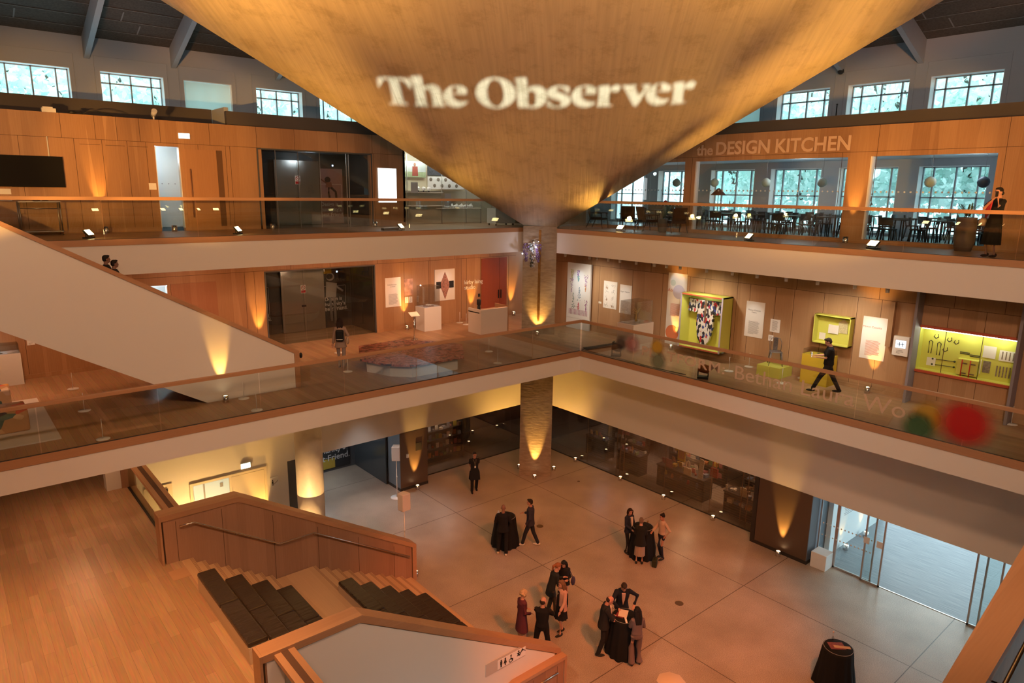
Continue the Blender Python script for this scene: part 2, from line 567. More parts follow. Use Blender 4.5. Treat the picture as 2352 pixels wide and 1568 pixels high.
structure('wall_left_gallery_one', q, [M['panel'], M['seam']])
q = MB(); q.box(-27, LOX0, WY1 - 0.02, WY1, L1, L1 + 0.13); q.box(LOX1, 3.2, WY1 - 0.02, WY1, L1, L1 + 0.13)
structure('baseboard_left_gallery_one', q, M['panel'])

# ---- level 1 right wall (exhibition wall) with the lit niche opening
NY0, NY1, NZ0, NZ1 = -12.86, -10.42, 7.36, 8.62
q = MB()
q.box(WX1, WX1 + 0.2, NY1, 4.95, L1, 9.83); q.box(WX1, WX1 + 0.2, -27, NY0, L1, 9.83)
q.box(WX1, WX1 + 0.2, NY0, NY1, L1, NZ0); q.box(WX1, WX1 + 0.2, NY0, NY1, NZ1, 9.83)
sp_ = [(-27, 5.0, 9.24, 9.24 + SZ)]
for y in (3.6, 2.1, 0.3, -1.2, -2.45, -3.1, -4.45, -4.95, -5.9, -6.55, -7.55, -8.6, -9.3, -11.1, -12.0, -14):
    sp_.append((y, y + SZ, L1 + 0.14, 9.24))
for y in (2.6, 1.0, -0.6, -2.3, -4.45, -6.6, -9.2, -11.2, -12.4):
    sp_.append((y, y + SZ, 9.24, 9.83))
wall_seams(q, 'x', WX1, sp_)
structure('wall_right_gallery_one', q, [M['panel2'], M['seam']])
q = MB(); q.box(WX1 - 0.02, WX1, -27, 4.6, L1, L1 + 0.13)
structure('baseboard_right_gallery_one', q, M['panel2'])

# ---- level 2 left wall
q = MB()
WT = 14.38
DGX0, DGX1 = -12.35, -11.60
L2X0, L2X1, L2Z = -8.84, -4.50, 13.62
q.box(-27, DGX0, WY1, WY1 + 0.2, L2, WT); q.box(DGX0, DGX1, WY1, WY1 + 0.2, 13.56, WT); q.box(DGX1, L2X0, WY1, WY1 + 0.2, L2, WT)
q.box(L2X0, L2X1, WY1, WY1 + 0.2, L2Z, WT); q.box(L2X1, -2.9, WY1, WY1 + 0.2, L2, WT)
q.box(-2.9, 4.3, WY1, WY1 + 0.2, 13.9, WT); q.box(3.0, 4.3, WY1, WY1 + 0.2, L2, 13.9)
sp_ = [(-27, L2X0, 13.66, 13.66 + SZ), (-4.5, -2.9, 13.66, 13.66 + SZ)]
for x in (-17.6, -16.0, -14.6, -13.85, -13.15, -12.6, -11.0, -10.1, -9.95, -4.35):
    sp_.append((x, x + SZ, L2 + 0.14, 13.66))
for x in (-16.6, -14.9, -14.0, -13.4, -12.75, -12.15, -10.6, -9.0, -7.6, -5.9, -4.4):
    sp_.append((x, x + SZ, 13.66, WT))
for x in (-17.6, -14.45, -13.75, -13.1): sp_.append((x, x + 0.55, 13.5, 13.5 + SZ))
wall_seams(q, 'y', WY1, sp_)
structure('wall_left_gallery_two', q, [M['panel'], M['seam']])
q = MB(); q.box(-27, DGX0, WY1 - 0.02, WY1, L2, L2 + 0.13); q.box(DGX1, L2X0, WY1 - 0.02, WY1, L2, L2 + 0.13); q.box(L2X1, -2.9, WY1 - 0.02, WY1, L2, L2 + 0.13)
structure('baseboard_left_gallery_two', q, M['panel'])
# display recess behind the gallery two wall
q = MB(); q.box(-2.9, 3.0, 9.2, 9.35, L2, 14.3); q.box(-3.0, -2.9, WY1, 9.3, L2, 14.3); q.box(3.0, 3.1, WY1, 9.3, L2, 14.3)
structure('wall_left_recess', q, mat('pale_recess', (0.50, 0.46, 0.36), 0.7))
q = MB(); q.box(-2.9, 3.0, WY1, 9.3, 14.0, 14.2); structure('ceiling_recess', q, M['white'])
q = MB(); q.box(-3.0, 4.1, WY1, 9.3, L2 - 0.3, L2); structure('floor_recess', q, M['floorX'])

# dark service upstand on top of the oak walls
q = MB(); q.box(-27, -9.9, 9.4, 9.6, 14.0, 15.02); q.box(-27, -9.9, WY1 + 0.2, 9.6, 13.9, 14.05)
q.box(-9.9, 6.0, WY1 + 0.25, WY1 + 0.45, 14.0, 14.86)
structure('wall_left_upstand_front', q, M['upstand']); q = MB(); q.box(-9.9, -9.75, WY1 + 0.46, 9.39, 14.06, 15.00)
structure('wall_left_upstand_end', q, M['greywall']); q = MB(); q.box(-27, -9.9, 9.61, 9.7, 14.0, 14.9)  # end face made lighter grey in place of window light falling on it
structure('wall_left_upstand', q, M['upstand'])

# ---- level 2 right wall: the restaurant front
RX = 4.1
q = MB()
op = [(-1.35, 3.9, 13.46), (-7.32, -1.65 - 0.02, 13.46), (-11.5, -8.05, 13.46)]
q.box(RX, RX + 0.25, -27, 7.6, 13.46, WT)
for a, b_ in ((-27, -11.42), (-8.08, -7.38), (-1.70, -1.22), (3.9, 7.6)):
    q.box(RX, RX + 0.25, a, b_, L2, 13.46)
for a, b_ in ((-11.42, -8.08), (-7.38, -1.70), (-1.22, 3.9)):
    q.box(RX, RX + 0.25, a, b_, L2, L2 + 0.13)
sp_ = [(-27, 7.5, 13.60, 13.60 + SZ)]
for y in (-8.25, -7.2, -11.6, -1.55, -13.0, -14.5): sp_.append((y, y + SZ, L2 + 0.14, WT if y in (-8.25, -11.6) else 13.6))
wall_seams(q, 'x', RX, sp_)
structure('wall_right_gallery_two', q, [M['panel'], M['seam']])
q = MB(); q.box(RX + 0.30, RX + 0.5, -27, 7.6, 14.2, 14.78); q.box(RX + 0.25, RX + 1.2, -27, 7.6, 14.2, 14.3)
structure('wall_right_upstand', q, M['upstand'])
FXX, FYY = 9.4, 12.8        # outer facade planes
q = MB(); q.box(RX, FXX, -27, 8.0, L2 - 0.4, L2); structure('floor_restaurant', q, mat('restaurant_floor', (0.42, 0.45, 0.47), 0.25))
q = MB(); q.box(RX + 0.25, FXX, -27, 8.0, 13.62, 13.8); structure('ceiling_restaurant', q, mat('restaurant_ceiling', (0.62, 0.64, 0.66), 0.7))

# ---- outer facade, right: piers and openings shared by restaurant and clerestory
def facade(axis, plane, spans, lim, name, zb=L2, head1=13.35, sill2=14.3, head2=None, ztop=20.0, floor_win=True, mname='greywall', zbase=0.0):
    """spans = window openings (a0, a1); wall 0.5 thick beyond plane"""
    q = MB()
    def bx(a0, a1, z0, z1, t0=0, t1=0.5):
        if a1 - a0 < 1e-3: return
        if axis == 'x': q.box(plane + t0, plane + t1, a0, a1, z0, z1)
        else: q.box(a0, a1, plane + t0, plane + t1, z0, z1)
    edges = [lim[0]]
    for a0, a1, zh in spans: edges += [a0, a1]
    edges.append(lim[1])
    for i in range(0, len(edges), 2): bx(edges[i], edges[i + 1], zbase, ztop)
    for a0, a1, zh in spans:
        bx(a0, a1, zbase, zb + (0.1 if floor_win else 3.0)); bx(a0, a1, head1, sill2); bx(a0, a1, zh, ztop)
    structure('wall_' + name, q, M[mname])


WZ = 16.42
RW = [(-12.9, -10.55, WZ), (-9.75, -7.55, WZ), (-6.85, -4.65, WZ), (-3.95, -1.75, WZ), (-1.0, 1.2, WZ), (2.0, 4.2, WZ), (5.0, 7.2, WZ)]
RW = [(-18.7, -16.5, WZ), (-15.7, -13.5, WZ)] + RW
LW = [(-25.0, -22.8, WZ), (-22.0, -19.6, WZ), (-18.9, -16.6, WZ), (-15.95, -13.68, WZ), (-12.72, -10.55, WZ), (-9.82, -7.95, WZ), (-6.95, -4.9, WZ), (-4.1, -2.0, WZ), (-1.2, 0.9, WZ), (1.7, 3.8, WZ), (4.6, 6.7, WZ)]
facade('x', FXX, RW, (-27, 12.8), 'right_outer', zbase=10.3)
facade('y', FYY, LW, (-27, 9.9), 'left_outer', head1=13.6)

M['sash'] = mat('window_frame_grey', (0.30, 0.34, 0.37), 0.5)
M['reveal'] = mat('white_reveal', (0.85, 0.88, 0.88), 0.5)
m, nt, b = newmat('roller_blind')
nt.nodes.clear(); out = nt.nodes.new('ShaderNodeOutputMaterial'); mxs = nt.nodes.new('ShaderNodeMixShader'); mxs.inputs[0].default_value = 0.55
t_ = nt.nodes.new('ShaderNodeBsdfTranslucent'); t_.inputs[0].default_value = (0.82, 0.95, 0.92, 1); d_ = nt.nodes.new('ShaderNodeBsdfDiffuse'); d_.inputs[0].default_value = (0.8, 0.9, 0.88, 1)
nt.links.new(t_.outputs[0], mxs.inputs[1]); nt.links.new(d_.outputs[0], mxs.inputs[2]); nt.links.new(mxs.outputs[0], out.inputs[0])
M['blind'] = m
wn = [0]


def window(axis, plane, a0, a1, z0, z1, blind=False, transom=None, off=0.0):
    wn[0] += 1
    q = MB()
    def bx(b0, b1, c0, c1, t0, t1):
        if axis == 'x': q.box(plane + t0, plane + t1, b0, b1, c0, c1)
        else: q.box(b0, b1, plane + t0, plane + t1, c0, c1)
    f = 0.05
    bx(a0, a1, z0, z0 + f, .36, .44); bx(a0, a1, z1 - f, z1, .36, .44)
    bx(a0, a0 + f, z0, z1, .36, .44); bx(a1 - f, a1, z0, z1, .36, .44)
    w = a1 - a0
    for k in (0.17, 0.5, 0.83):
        c = a0 + w * (k + off)
        bx(c - 0.025, c + 0.025, z0, z1, .36, .44)
    if transom: bx(a0, a1, transom - 0.025, transom + 0.025, .36, .44)
    o = structure('window_%d' % wn[0], q, M['sash'])
    q = MB(); bx_ = bx
    if axis == 'x': q.box(plane + .395, plane + .405, a0 + f, a1 - f, z0 + f, z1 - f)
    else: q.box(a0 + f, a1 - f, plane + .395, plane + .405, z0 + f, z1 - f)
    q.build('pane', M['glassw'], o)
    # white painted reveal lining
    q = MB()
    def lx(b0, b1, c0, c1):
        if axis == 'x': q.box(plane + 0.0, plane + .36, b0, b1, c0, c1)
        else: q.box(b0, b1, plane + 0.0, plane + .36, c0, c1)
    lx(a0, a0 + .012, z0, z1); lx(a1 - .012, a1, z0, z1); lx(a0, a1, z1 - .012, z1); lx(a0, a1, z0, z0 + 0.012)
    q.build('reveal', M['reveal'], o)
    if blind:
        q = MB()
        if axis == 'x': q.box(plane + .20, plane + .205, a0 + .02, a1 - .02, z0 + .02, z1 - .02)
        else: q.box(a0 + .02, a1 - .02, plane + .20, plane + .205, z0 + .02, z1 - .02)
        q.build('blind', M['blind'], o)
    return o


for i, (a, b_, h) in enumerate(RW):
    window('x', FXX, a, b_, 14.3, h, blind=(i == 6), transom=16.0 if i != 6 else None)
    window('x', FXX, a, b_, L2 + 0.1, 13.35, transom=12.25)
for i, (a, b_, h) in enumerate(LW):
    window('y', FYY, a, b_, 14.3, h, blind=(i == 5), transom=16.05 if i in (4, 6) else None)

# recessed square panels above the clerestory windows
q = MB()
for (a, b_, h) in RW:
    for y0, y1, z0, z1 in ((a - .14, b_ + .14, h + .5, h + .53), (a - .17, a - .14, 14.3, h + .53), (b_ + .14, b_ + .17, 14.3, h + .53)):
        q.box(FXX - 0.03, FXX, y0, y1, z0, z1)
structure('trim_right_window_heads', q, M['greywall'])
q = MB()
for (a, b_, h) in LW:
    for y0, y1, z0, z1 in ((a - .14, b_ + .14, h + .5, h + .53), (a - .17, a - .14, 14.3, h + .53), (b_ + .14, b_ + .17, 14.3, h + .53)):
        q.box(y0, y1, FYY - 0.03, FYY, z0, z1)
structure('trim_left_window_heads', q, M['greywall'])

q = MB(); q.box(7.0, 7.2, 3.0, 12.8, L1, 9.83); q.box(WX1 + .2, 7.2, 2.8, 3.0, L1, 9.83); q.box(4.6, 7.2, 12.0, 12.2, L1, 9.83); structure('wall_side_room', q, mat('side_room_blue_lit', (.55, .66, .74), .7))  # wall tinted blue to stand in for the room's cool light
q = MB(); q.box(3.2, 9.4, 2.8, 12.8, 6.2, L1); q.box(-27, 9.4, 7.6, 12.8, 6.2, L1 - .02); structure('floor_side_room', q, M['floorX'])
q = MB(); q.box(3.2, 9.4, 2.8, 12.8, 9.83, 9.9); structure('ceiling_side_room', q, M['plaster'])
# ---- ground level outer walls and the wall behind the camera
q = MB(); q.box(-27.3, -27, -27, 13, -3, 22); structure('wall_back_west', q, M['panel'])
q = MB(); q.box(-27, 9.9, -27.3, -27, -3, 22); structure('wall_back_south', q, M['panel'])

# ---- roof: dark wood-wool boards sloping up from the outer walls, pale joint strips, steel beams
m, nt, b = newmat('roof_boards')
N = nt.nodes.new; Lk = nt.links.new
g = N('ShaderNodeNewGeometry'); nz = N('ShaderNodeTexNoise'); nz.inputs['Scale'].default_value = 14; nz.inputs['Detail'].default_value = 4
Lk(g.outputs['Position'], nz.inputs['Vector'])
r1 = N('ShaderNodeValToRGB'); r1.color_ramp.elements[0].color = (0.045, 0.045, 0.042, 1); r1.color_ramp.elements[1].color = (0.15, 0.13, 0.11, 1)
Lk(nz.outputs[0], r1.inputs[0]); Lk(r1.outputs[0], b.inputs['Base Color']); b.inputs['Roughness'].default_value = 0.9
M['roof'] = m
M['roofj'] = mat('roof_joint', (0.26, 0.26, 0.26), 0.8)
SL = 0.36
ZR = 17.55


def roofL(x, y): return (x, y, ZR + SL * (FYY - y))


q = MB()
q.add([roofL(-28, 13.2), roofL(9.9 + 0.4, 13.2), roofL(-9.0, -7.0), roofL(-28, -7.0)], [(0, 1, 2, 3)])
q.add([(9.8, 13.2, ZR), (9.8, -28, ZR), (-12.5, -28, ZR + SL * 22), (-12.5, -7, ZR + SL * 22)], [(0, 1, 2, 3)])
q.add([(-28, -7, 24.7), (-9, -7, 24.7), (-12.5, -28, 25.5), (-28, -28, 25.5)], [(0, 1, 2, 3)])
structure('ceiling_roof', q, M['roof'])
q = MB()
for k, yy in enumerate([12.2, 11.5, 10.8, 10.1, 9.4, 8.7, 8.0, 7.3, 6.6, 5.9, 5.2]):
    z = ZR + SL * (FYY - yy) - 0.015
    q.box(-27, 2, yy - 0.012, yy + 0.012, z - 0.01, z)
    for j in range(24):
        xx = -26.5 + j * 1.25 + (0.6 if k % 2 else 0)
        a = Vector((xx, yy, z)); b2 = Vector((xx, yy - 0.55, z + SL * 0.55))
        if (j + k) % 3 == 0:
            q.add([a, a + Vector((.045, 0, 0)), b2 + Vector((.045, 0, 0)), b2], [(0, 1, 2, 3)])
structure('trim_left_roof_joints', q, M['roofj'])
q = MB()
for k, xx in enumerate([8.9, 8.2, 7.5, 6.8, 6.1, 5.4, 4.7, 4.0, 3.3, 2.6]):
    z = ZR + SL * (9.8 - xx) - 0.02
    q.box(xx - 0.012, xx + 0.012, -26, 3, z - 0.01, z)
    for j in range(24):
        yy = 3 - j * 1.25 - (0.6 if k % 2 else 0)
        a = Vector((xx, yy, z)); b2 = Vector((xx - 0.55, yy, z + SL * 0.55))
        if (j + k) % 3 == 0:
            q.add([a, a + Vector((0, .045, 0)), b2 + Vector((0, .045, 0)), b2], [(0, 1, 2, 3)])
structure('trim_right_roof_joints', q, M['roofj'])
M['beam'] = mat('painted_steel_beam', (0.34, 0.38, 0.42), 0.6)
for xb in (-17.3, -13.1, -10.15, -6.0, -2.0):
    q = MB()
    q.prism([(FYY, ZR - 0.75), (FYY, ZR + 0.1), (2.0, ZR + SL * 10.8), (2.0, ZR + SL * 10.8 - 0.5)], 'x', xb - 0.09, xb + 0.09)
    structure('beam', q, M['beam'])
for yb in (-15.2, -12.0, -7.15, -4.35, -0.5):
    q = MB()
    q.prism([(FXX, ZR - 0.65), (FXX, ZR + 0.15), (-1.5, ZR + SL * 11.3), (-1.5, ZR + SL * 11.3 - 0.5)], 'y', yb - 0.09, yb + 0.09)
    structure('beam', q, M['beam'])

# ---- the concrete shell (hyperbolic paraboloid) coming down on the column
m, nt, b = newmat('shell_concrete')
N = nt.nodes.new; Lk = nt.links.new
g = N('ShaderNodeNewGeometry')
mp = N('ShaderNodeMapping'); mp.inputs['Rotation'].default_value = (0, 0, R(-45)); 
mp2 = N('ShaderNodeMapping'); mp2.inputs['Scale'].default_value = (0.35, 9, 0.7)
Lk(g.outputs['Position'], mp.inputs['Vector']); Lk(mp.outputs[0], mp2.inputs['Vector'])
n1 = N('ShaderNodeTexNoise'); n1.inputs['Scale'].default_value = 1.0; n1.inputs['Detail'].default_value = 6
Lk(mp2.outputs[0], n1.inputs['Vector'])
n2 = N('ShaderNodeTexNoise'); n2.inputs['Scale'].default_value = 1.4; n2.inputs['Detail'].default_value = 8; n2.inputs['Roughness'].default_value = 0.7
Lk(g.outputs['Position'], n2.inputs['Vector'])
r1 = N('ShaderNodeValToRGB'); r1.color_ramp.elements[0].position = 0.34; r1.color_ramp.elements[1].position = 0.62
r1.color_ramp.elements[0].color = (0.52, 0.42, 0.30, 1); r1.color_ramp.elements[1].color = (0.60, 0.49, 0.355, 1)
Lk(n1.outputs[0], r1.inputs[0])
r2 = N('ShaderNodeValToRGB'); r2.color_ramp.elements[0].position = 0.36; r2.color_ramp.elements[1].position = 0.5
r2.color_ramp.elements[0].color = (0.80, 0.78, 0.74, 1); r2.color_ramp.elements[1].color = (1, 1, 1, 1)
Lk(n2.outputs[0], r2.inputs[0])
mx = N('ShaderNodeMix'); mx.data_type = 'RGBA'; mx.blend_type = 'MULTIPLY'; mx.inputs[0].default_value = 1
Lk(r1.outputs[0], mx.inputs[6]); Lk(r2.outputs[0], mx.inputs[7]); Lk(mx.outputs[2], b.inputs['Base Color'])
bp = N('ShaderNodeBump'); bp.inputs['Strength'].default_value = 0.6; bp.inputs['Distance'].default_value = 0.05
Lk(n1.outputs[0], bp.inputs['Height']); Lk(bp.outputs[0], b.inputs['Normal'])
b.inputs['Roughness'].default_value = 0.55
b.inputs['Specular IOR Level'].default_value = 0.3
M['shell'] = m
SU, SV, SCV, SK = 0.476, 0.455, 0.023, 0.46


def shell_z(U, V): return 10.91 + SU * U + SV * V - SK - SCV * U * V


def on_shell(px, py):
    d = ray(px, py); lo, hi = 0.5, 80.0
    f = lambda t: (CAMP + d * t).z - shell_z(1.34 - (CAMP + d * t).x, 3.78 - (CAMP + d * t).y)
    t = lo; step = 0.25
    while t < hi and f(t) < 0: t += step
    a, b_ = t - step, t
    for _ in range(30):
        c = (a + b_) / 2
        if f(c) < 0: a = c
        else: b_ = c
    return CAMP + d * a


q = MB(); q.smooth = True
NN = 60; LL = 27.0
idx = {}; vs = []; fs = []
us = [0.0, 1.02] + [1.02 + (LL - 1.02) * (k / (NN - 1)) for k in range(1, NN)]
vv = [0.0, 0.93] + [0.93 + (LL - 0.93) * (k / (NN - 1)) for k in range(1, NN)]
for th in (0, 0.28):
    for i, U in enumerate(us):
        for j, V in enumerate(vv):
            idx[(th, i, j)] = len(vs); vs.append((1.34 - U, 3.78 - V, shell_z(U, V) + th))
nu, nv = len(us), len(vv)
for i in range(nu - 1):
    for j in range(nv - 1):
        c = [(i, j), (i + 1, j), (i + 1, j + 1), (i, j + 1)]
        if i == 0 and j == 0:
            c = [(1, 0), (1, 1), (0, 1)]
        fs.append([idx[(0, *p)] for p in c]); fs.append([idx[(0.28, *p)] for p in c][::-1])
for i in range(1, nu - 1): fs.append([idx[(0, i, 0)], idx[(0, i + 1, 0)], idx[(.28, i + 1, 0)], idx[(.28, i, 0)]])
for j in range(1, nv - 1): fs.append([idx[(0, 0, j)], idx[(0, 0, j + 1)], idx[(.28, 0, j + 1)], idx[(.28, 0, j)]])
fs.append([idx[(0, 1, 0)], idx[(0, 0, 1)], idx[(.28, 0, 1)], idx[(.28, 1, 0)]])
for i in range(nu - 1): fs.append([idx[(0, i, nv - 1)], idx[(0, i + 1, nv - 1)], idx[(.28, i + 1, nv - 1)], idx[(.28, i, nv - 1)]])
for j in range(nv - 1): fs.append([idx[(0, nu - 1, j)], idx[(0, nu - 1, j + 1)], idx[(.28, nu - 1, j + 1)], idx[(.28, nu - 1, j)]])
q.add(vs, fs, True)
structure('ceiling_shell', q, M['shell'])

# ---- mezzanine landing, main stair, its two balustrade walls
SY0, SY1 = -6.74, -0.49          # clear width between the balustrade walls
q = MB(); q.box(-27, -14.55, -27, 7.4, MZ - 0.35, MZ); q.box(-14.55, -14.4, 6.6, 7.4, MZ - .35, MZ)
structure('floor_landing', q, M['floorL'])
RISE = MZ / 18


def step_profile(x0, z0, n, tread):
    p = [(x0, z0)]
    for k in range(n):
        p.append((x0 + k * tread, z0 - (k + 1) * RISE)); p.append((x0 + (k + 1) * tread, z0 - (k + 1) * RISE))
    return p


XS0 = -14.28; TR1 = 0.28; XL0 = XS0 + 8 * TR1 - 0.0
XL1 = -11.08; TR2 = 0.352
prof = [(-14.55, MZ)] + step_profile(XS0, MZ, 8, TR1)
prof += step_profile(XL1, MZ - 8 * RISE, 9, TR2)
prof += [(XL1 + 9 * TR2, 0), (-14.55, 0)]
q = MB(); q.prism(prof, 'y', SY0, SY1)
st = structure('floor_main_stair', q, M['stairwood'])
st.data.materials[0] = wood('oak_treads', (0.48, 0.30, 0.16), (0.62, 0.40, 0.23), 'y')
q = MB()
for k in range(8):
    for d in (0.02, 0.045, 0.07): q.box(XS0 + k * TR1 - d - .006 + 0.0, XS0 + k * TR1 - d + .0, SY0, SY1, MZ - k * RISE, MZ - k * RISE + 0.003)
for k in range(9):
    for d in (0.02, 0.045, 0.07): q.box(XL1 + k * TR2 - d - .006, XL1 + k * TR2 - d, SY0, SY1, MZ - (8 + k) * RISE, MZ - (8 + k) * RISE + 0.003)
structure('trim_stair_nosings', q, M['seam'])

CT = 4.42           # top of cap at the landing
pts = [(-14.9, 4.42), (-13.03, 4.42), (-7.82, 1.33)]


def bal_wall(y0, y1, name, seams_face, white_face=None):
    q = MB()
    body = [(-14.88, 4.28), (-13.07, 4.28), (-7.86, 1.19), (-7.86, 0.0), (-14.88, 0.0)]
    q.prism(body, 'y', y0 + 0.03, y1 - 0.03)
    q.m = 1
    for x in (-14.6, -13.5, -12.2, -10.95, -9.7, -8.5):
        z1 = 4.2 if x < -13.05 else 4.2 - (x + 13.07) * 0.593 - 0.06
        q.box(x, x + SZ, seams_face - 0.002, seams_face + 0.002, 0.0, z1)
    q.m = 0
    structure('wall_' + name, q, [M['stairwood'], M['seam']])
    q = MB()
    cap = [(-14.92, 4.28), (-13.07, 4.28), (-7.84, 1.18), (-7.84, 0.0), (-7.70, 0.0), (-7.70, 1.25), (-13.03, 4.42), (-14.92, 4.42)]
    q.prism(cap, 'y', y0, y1)
    q.box(-14.97, -14.922, y0, y1, MZ + 0.001, 4.42)
    structure('trim_cap_' + name, q, M['capx'])


bal_wall(SY1, SY1 + 0.42, 'far_balustrade', SY1 + 0.028)
bal_wall(SY0 - 0.36, SY0, 'near_balustrade', SY0 - 0.028)
# white plaster outer face of the near wall, running down into the basement stair
q = MB(); q.prism([(-14.85, 4.26), (-13.08, 4.26), (-7.90, 1.19), (-7.90, -0.02), (-8.4, -0.02), (-8.4, -3.0), (-14.85, -3.0)], 'y', SY0 - 0.34, SY0 - 0.325)
structure('wall_basement_white', q, M['plaster'])

# ================================================================ FITTINGS
def balustrade(label, axis, plane, joints, floor, top, capmat, rail_in=1):
    t = thing('glass_balustrade', label, 'balustrade')
    for a, b_ in zip(joints[:-1], joints[1:]):
        q = MB(); a, b_ = min(a, b_) + 0.012, max(a, b_) - 0.012
        if axis == 'x': q.box(plane + 0.03, plane + 0.045, a, b_, floor, top - 0.08)
        else: q.box(a, b_, plane + 0.03, plane + 0.045, floor, top - 0.08)
        q.build('glass_pane', M['glass'], t)
    lo, hi = min(joints), max(joints)
    q = MB()
    if axis == 'x': q.box(plane - 0.01, plane + 0.085, lo, hi, top - 0.095, top)
    else: q.box(lo, hi, plane - 0.01, plane + 0.085, top - 0.095, top)
    q.build('handrail', capmat, t, bevel=0.008)
    q = MB()
    if axis == 'x': q.box(plane + 0.01, plane + 0.065, lo, hi, floor - 0.005, floor + 0.012)
    else: q.box(lo, hi, plane + 0.01, plane + 0.065, floor - 0.005, floor + 0.012)
    q.build('glazing_channel', M['black'], t)
    return t


jl1 = [-19.4, -17.05, -14.6, -12.14, -9.70, -7.26, -4.84, -2.41, 0.0]
bl1 = balustrade('glass balustrade with oak handrail along the left wing of the middle gallery', 'y', 0.0, jl1, L1, 7.59, M['capx'])
jr1 = [0.0, -2.52, -5.09, -7.63, -10.19, -12.74, -15.3, -17.8]
br1 = balustrade('glass balustrade with exhibition lettering and coloured dots on the right wing of the middle gallery', 'x', 0.0, jr1, L1, 7.59, M['capy'])
bl2 = balustrade('glass balustrade with oak handrail along the left wing of the top gallery', 'y', Y2, [-19.2 + 0, -17.1, -14.65, -12.2, -9.75, -7.33, -4.88, -2.47, -0.05, 1.35], L2, 11.97, M['capx'])
br2 = balustrade('glass balustrade with oak handrail in front of the restaurant on the top gallery', 'x', X2, [4.09, 2.15, -0.36, -2.88, -5.36, -7.87, -10.35, -12.86, -15.4, -18.0], L2, 11.97, M['capy'])
# (the left run stops where the upper stair arrives)

# vinyl lettering and dots on the right balustrade
VY = Vector((0.028, 0, 0))
M['vinyl'] = mat('vinyl_letters', (0.66, 0.50, 0.38), 0.6, alpha=0.8)
put_fit('lettering', 'PLATFORM:', M['vinyl'], (0.026, -2.90, 6.80), (0, -1, 0), (0, 0, 1), 3.28, .32, br1, depth=0.001, spacing=1.1, bold=.012)
put_fit('lettering', 'Bethan Laura Wood', M['vinyl'], (0.026, -6.54, 6.74), (0, -1, 0), (0, 0, 1), 5.6, .42, br1, depth=0.001)


def dot(y, z, r, col, a=0.85):
    m = bpy.data.materials.new('vinyl_dot'); m.use_nodes = True
    nt = m.node_tree; nt.nodes.clear(); N = nt.nodes.new; Lk = nt.links.new
    out = N('ShaderNodeOutputMaterial'); mx = N('ShaderNodeMixShader'); tr = N('ShaderNodeBsdfTransparent')
    df = N('ShaderNodeBsdfDiffuse'); df.inputs[0].default_value = (*col, 1)
    tl = N('ShaderNodeBsdfTransparent'); tl.inputs[0].default_value = (*[min(1, c * 1.3) for c in col], 1)
    m2 = N('ShaderNodeMixShader'); m2.inputs[0].default_value = 0.62
    Lk(tl.outputs[0], m2.inputs[1]); Lk(df.outputs[0], m2.inputs[2])
    tcn = N('ShaderNodeTexCoord'); ln = N('ShaderNodeVectorMath'); ln.operation = 'LENGTH'
    rr = N('ShaderNodeMapRange'); rr.interpolation_type = 'SMOOTHSTEP'
    rr.inputs[1].default_value = r * 0.35; rr.inputs[2].default_value = r; rr.inputs[3].default_value = a; rr.inputs[4].default_value = 0
    Lk(tcn.outputs['Object'], ln.inputs[0]); Lk(ln.outputs['Value'], rr.inputs[0]); Lk(rr.outputs[0], mx.inputs[0])
    Lk(tr.outputs[0], mx.inputs[1]); Lk(m2.outputs[0], mx.inputs[2]); Lk(mx.outputs[0], out.inputs[0])
    q = MB(); zb, zt = 6.42 - z, 7.49 - z
    pts = []
    for k in range(40):
        an = 2 * math.pi * k / 40
        pts.append((0, r * math.cos(an), max(zb, min(zt, r * math.sin(an)))))
    q.add(pts, [tuple(range(40))])
    dot.n = getattr(dot, 'n', 0) + 1
    q.build('vinyl_dot', m, br1, loc=(0.0255 - 0.0012 * (dot.n % 4), y, z))


dot(-2.45, 7.10, 0.42, (0.50, 0.22, 0.24), 0.7); dot(-3.55, 7.18, 0.36, (0.62, 0.42, 0.05), 0.9); dot(-3.62, 6.72, 0.42, (0.18, 0.24, 0.17), 0.85)
dot(-1.95, 7.05, 0.30, (0.10, 0.08, 0.08), 0.8)
dot(-11.95, 6.92, 0.52, (0.55, 0.36, 0.05), 0.92); dot(-11.75, 6.62, 0.50, (0.07, 0.17, 0.09), 0.92)
dot(-12.75, 6.98, 0.78, (0.55, 0.02, 0.03), 0.95)

# ---- left stair from the middle to the top gallery
q = MB()
q.prism([(-10.45, L1), (-10.45, 7.46), (-18.05, 11.89), (-20.4, 11.89), (-20.4, 10.80), (-20.4, 10.72), (-13.0, L1)], 'y', 1.74, 1.88)
structure('wall_upper_stair', q, M['plaster'])
q = MB()
q.prism([(-10.45, 7.46), (-10.45, L1), (-10.30, L1), (-10.30, 7.51), (-18.05, 12.01), (-20.4, 12.01), (-20.4, 11.89), (-18.05, 11.89)], 'y', 1.70, 1.98)
structure('trim_upper_stair_cap', q, M['capx'])
q = MB()
n = 25; rs_ = (L2 - L1) / n; tr_ = 0.296
pr = [(-10.62, L1)]
for k in range(n):
    pr += [(-10.62 - k * tr_, L1 + (k + 1) * rs_), (-10.62 - (k + 1) * tr_, L1 + (k + 1) * rs_)]
pr += [(-18.5, 10.40), (-13.0, L1)]
q.prism(pr, 'y', 1.88, 3.95)
q.box(-20.4, -18.0, 1.88, 4.1, 10.5, L2)
structure('floor_upper_stair', q, M['capx'])
q = MB(); q.prism([(-10.9, L1), (-10.9, 7.0), (-18.3, 11.3), (-20.0, 11.3), (-20.0, 10.8), (-13.0, L1)], 'y', 3.95, 4.05)
structure('wall_upper_stair_back', q, M['panel'])
t = thing('stair_handrail', 'short black handrail end showing past the foot of the white upper stair', 'handrail')
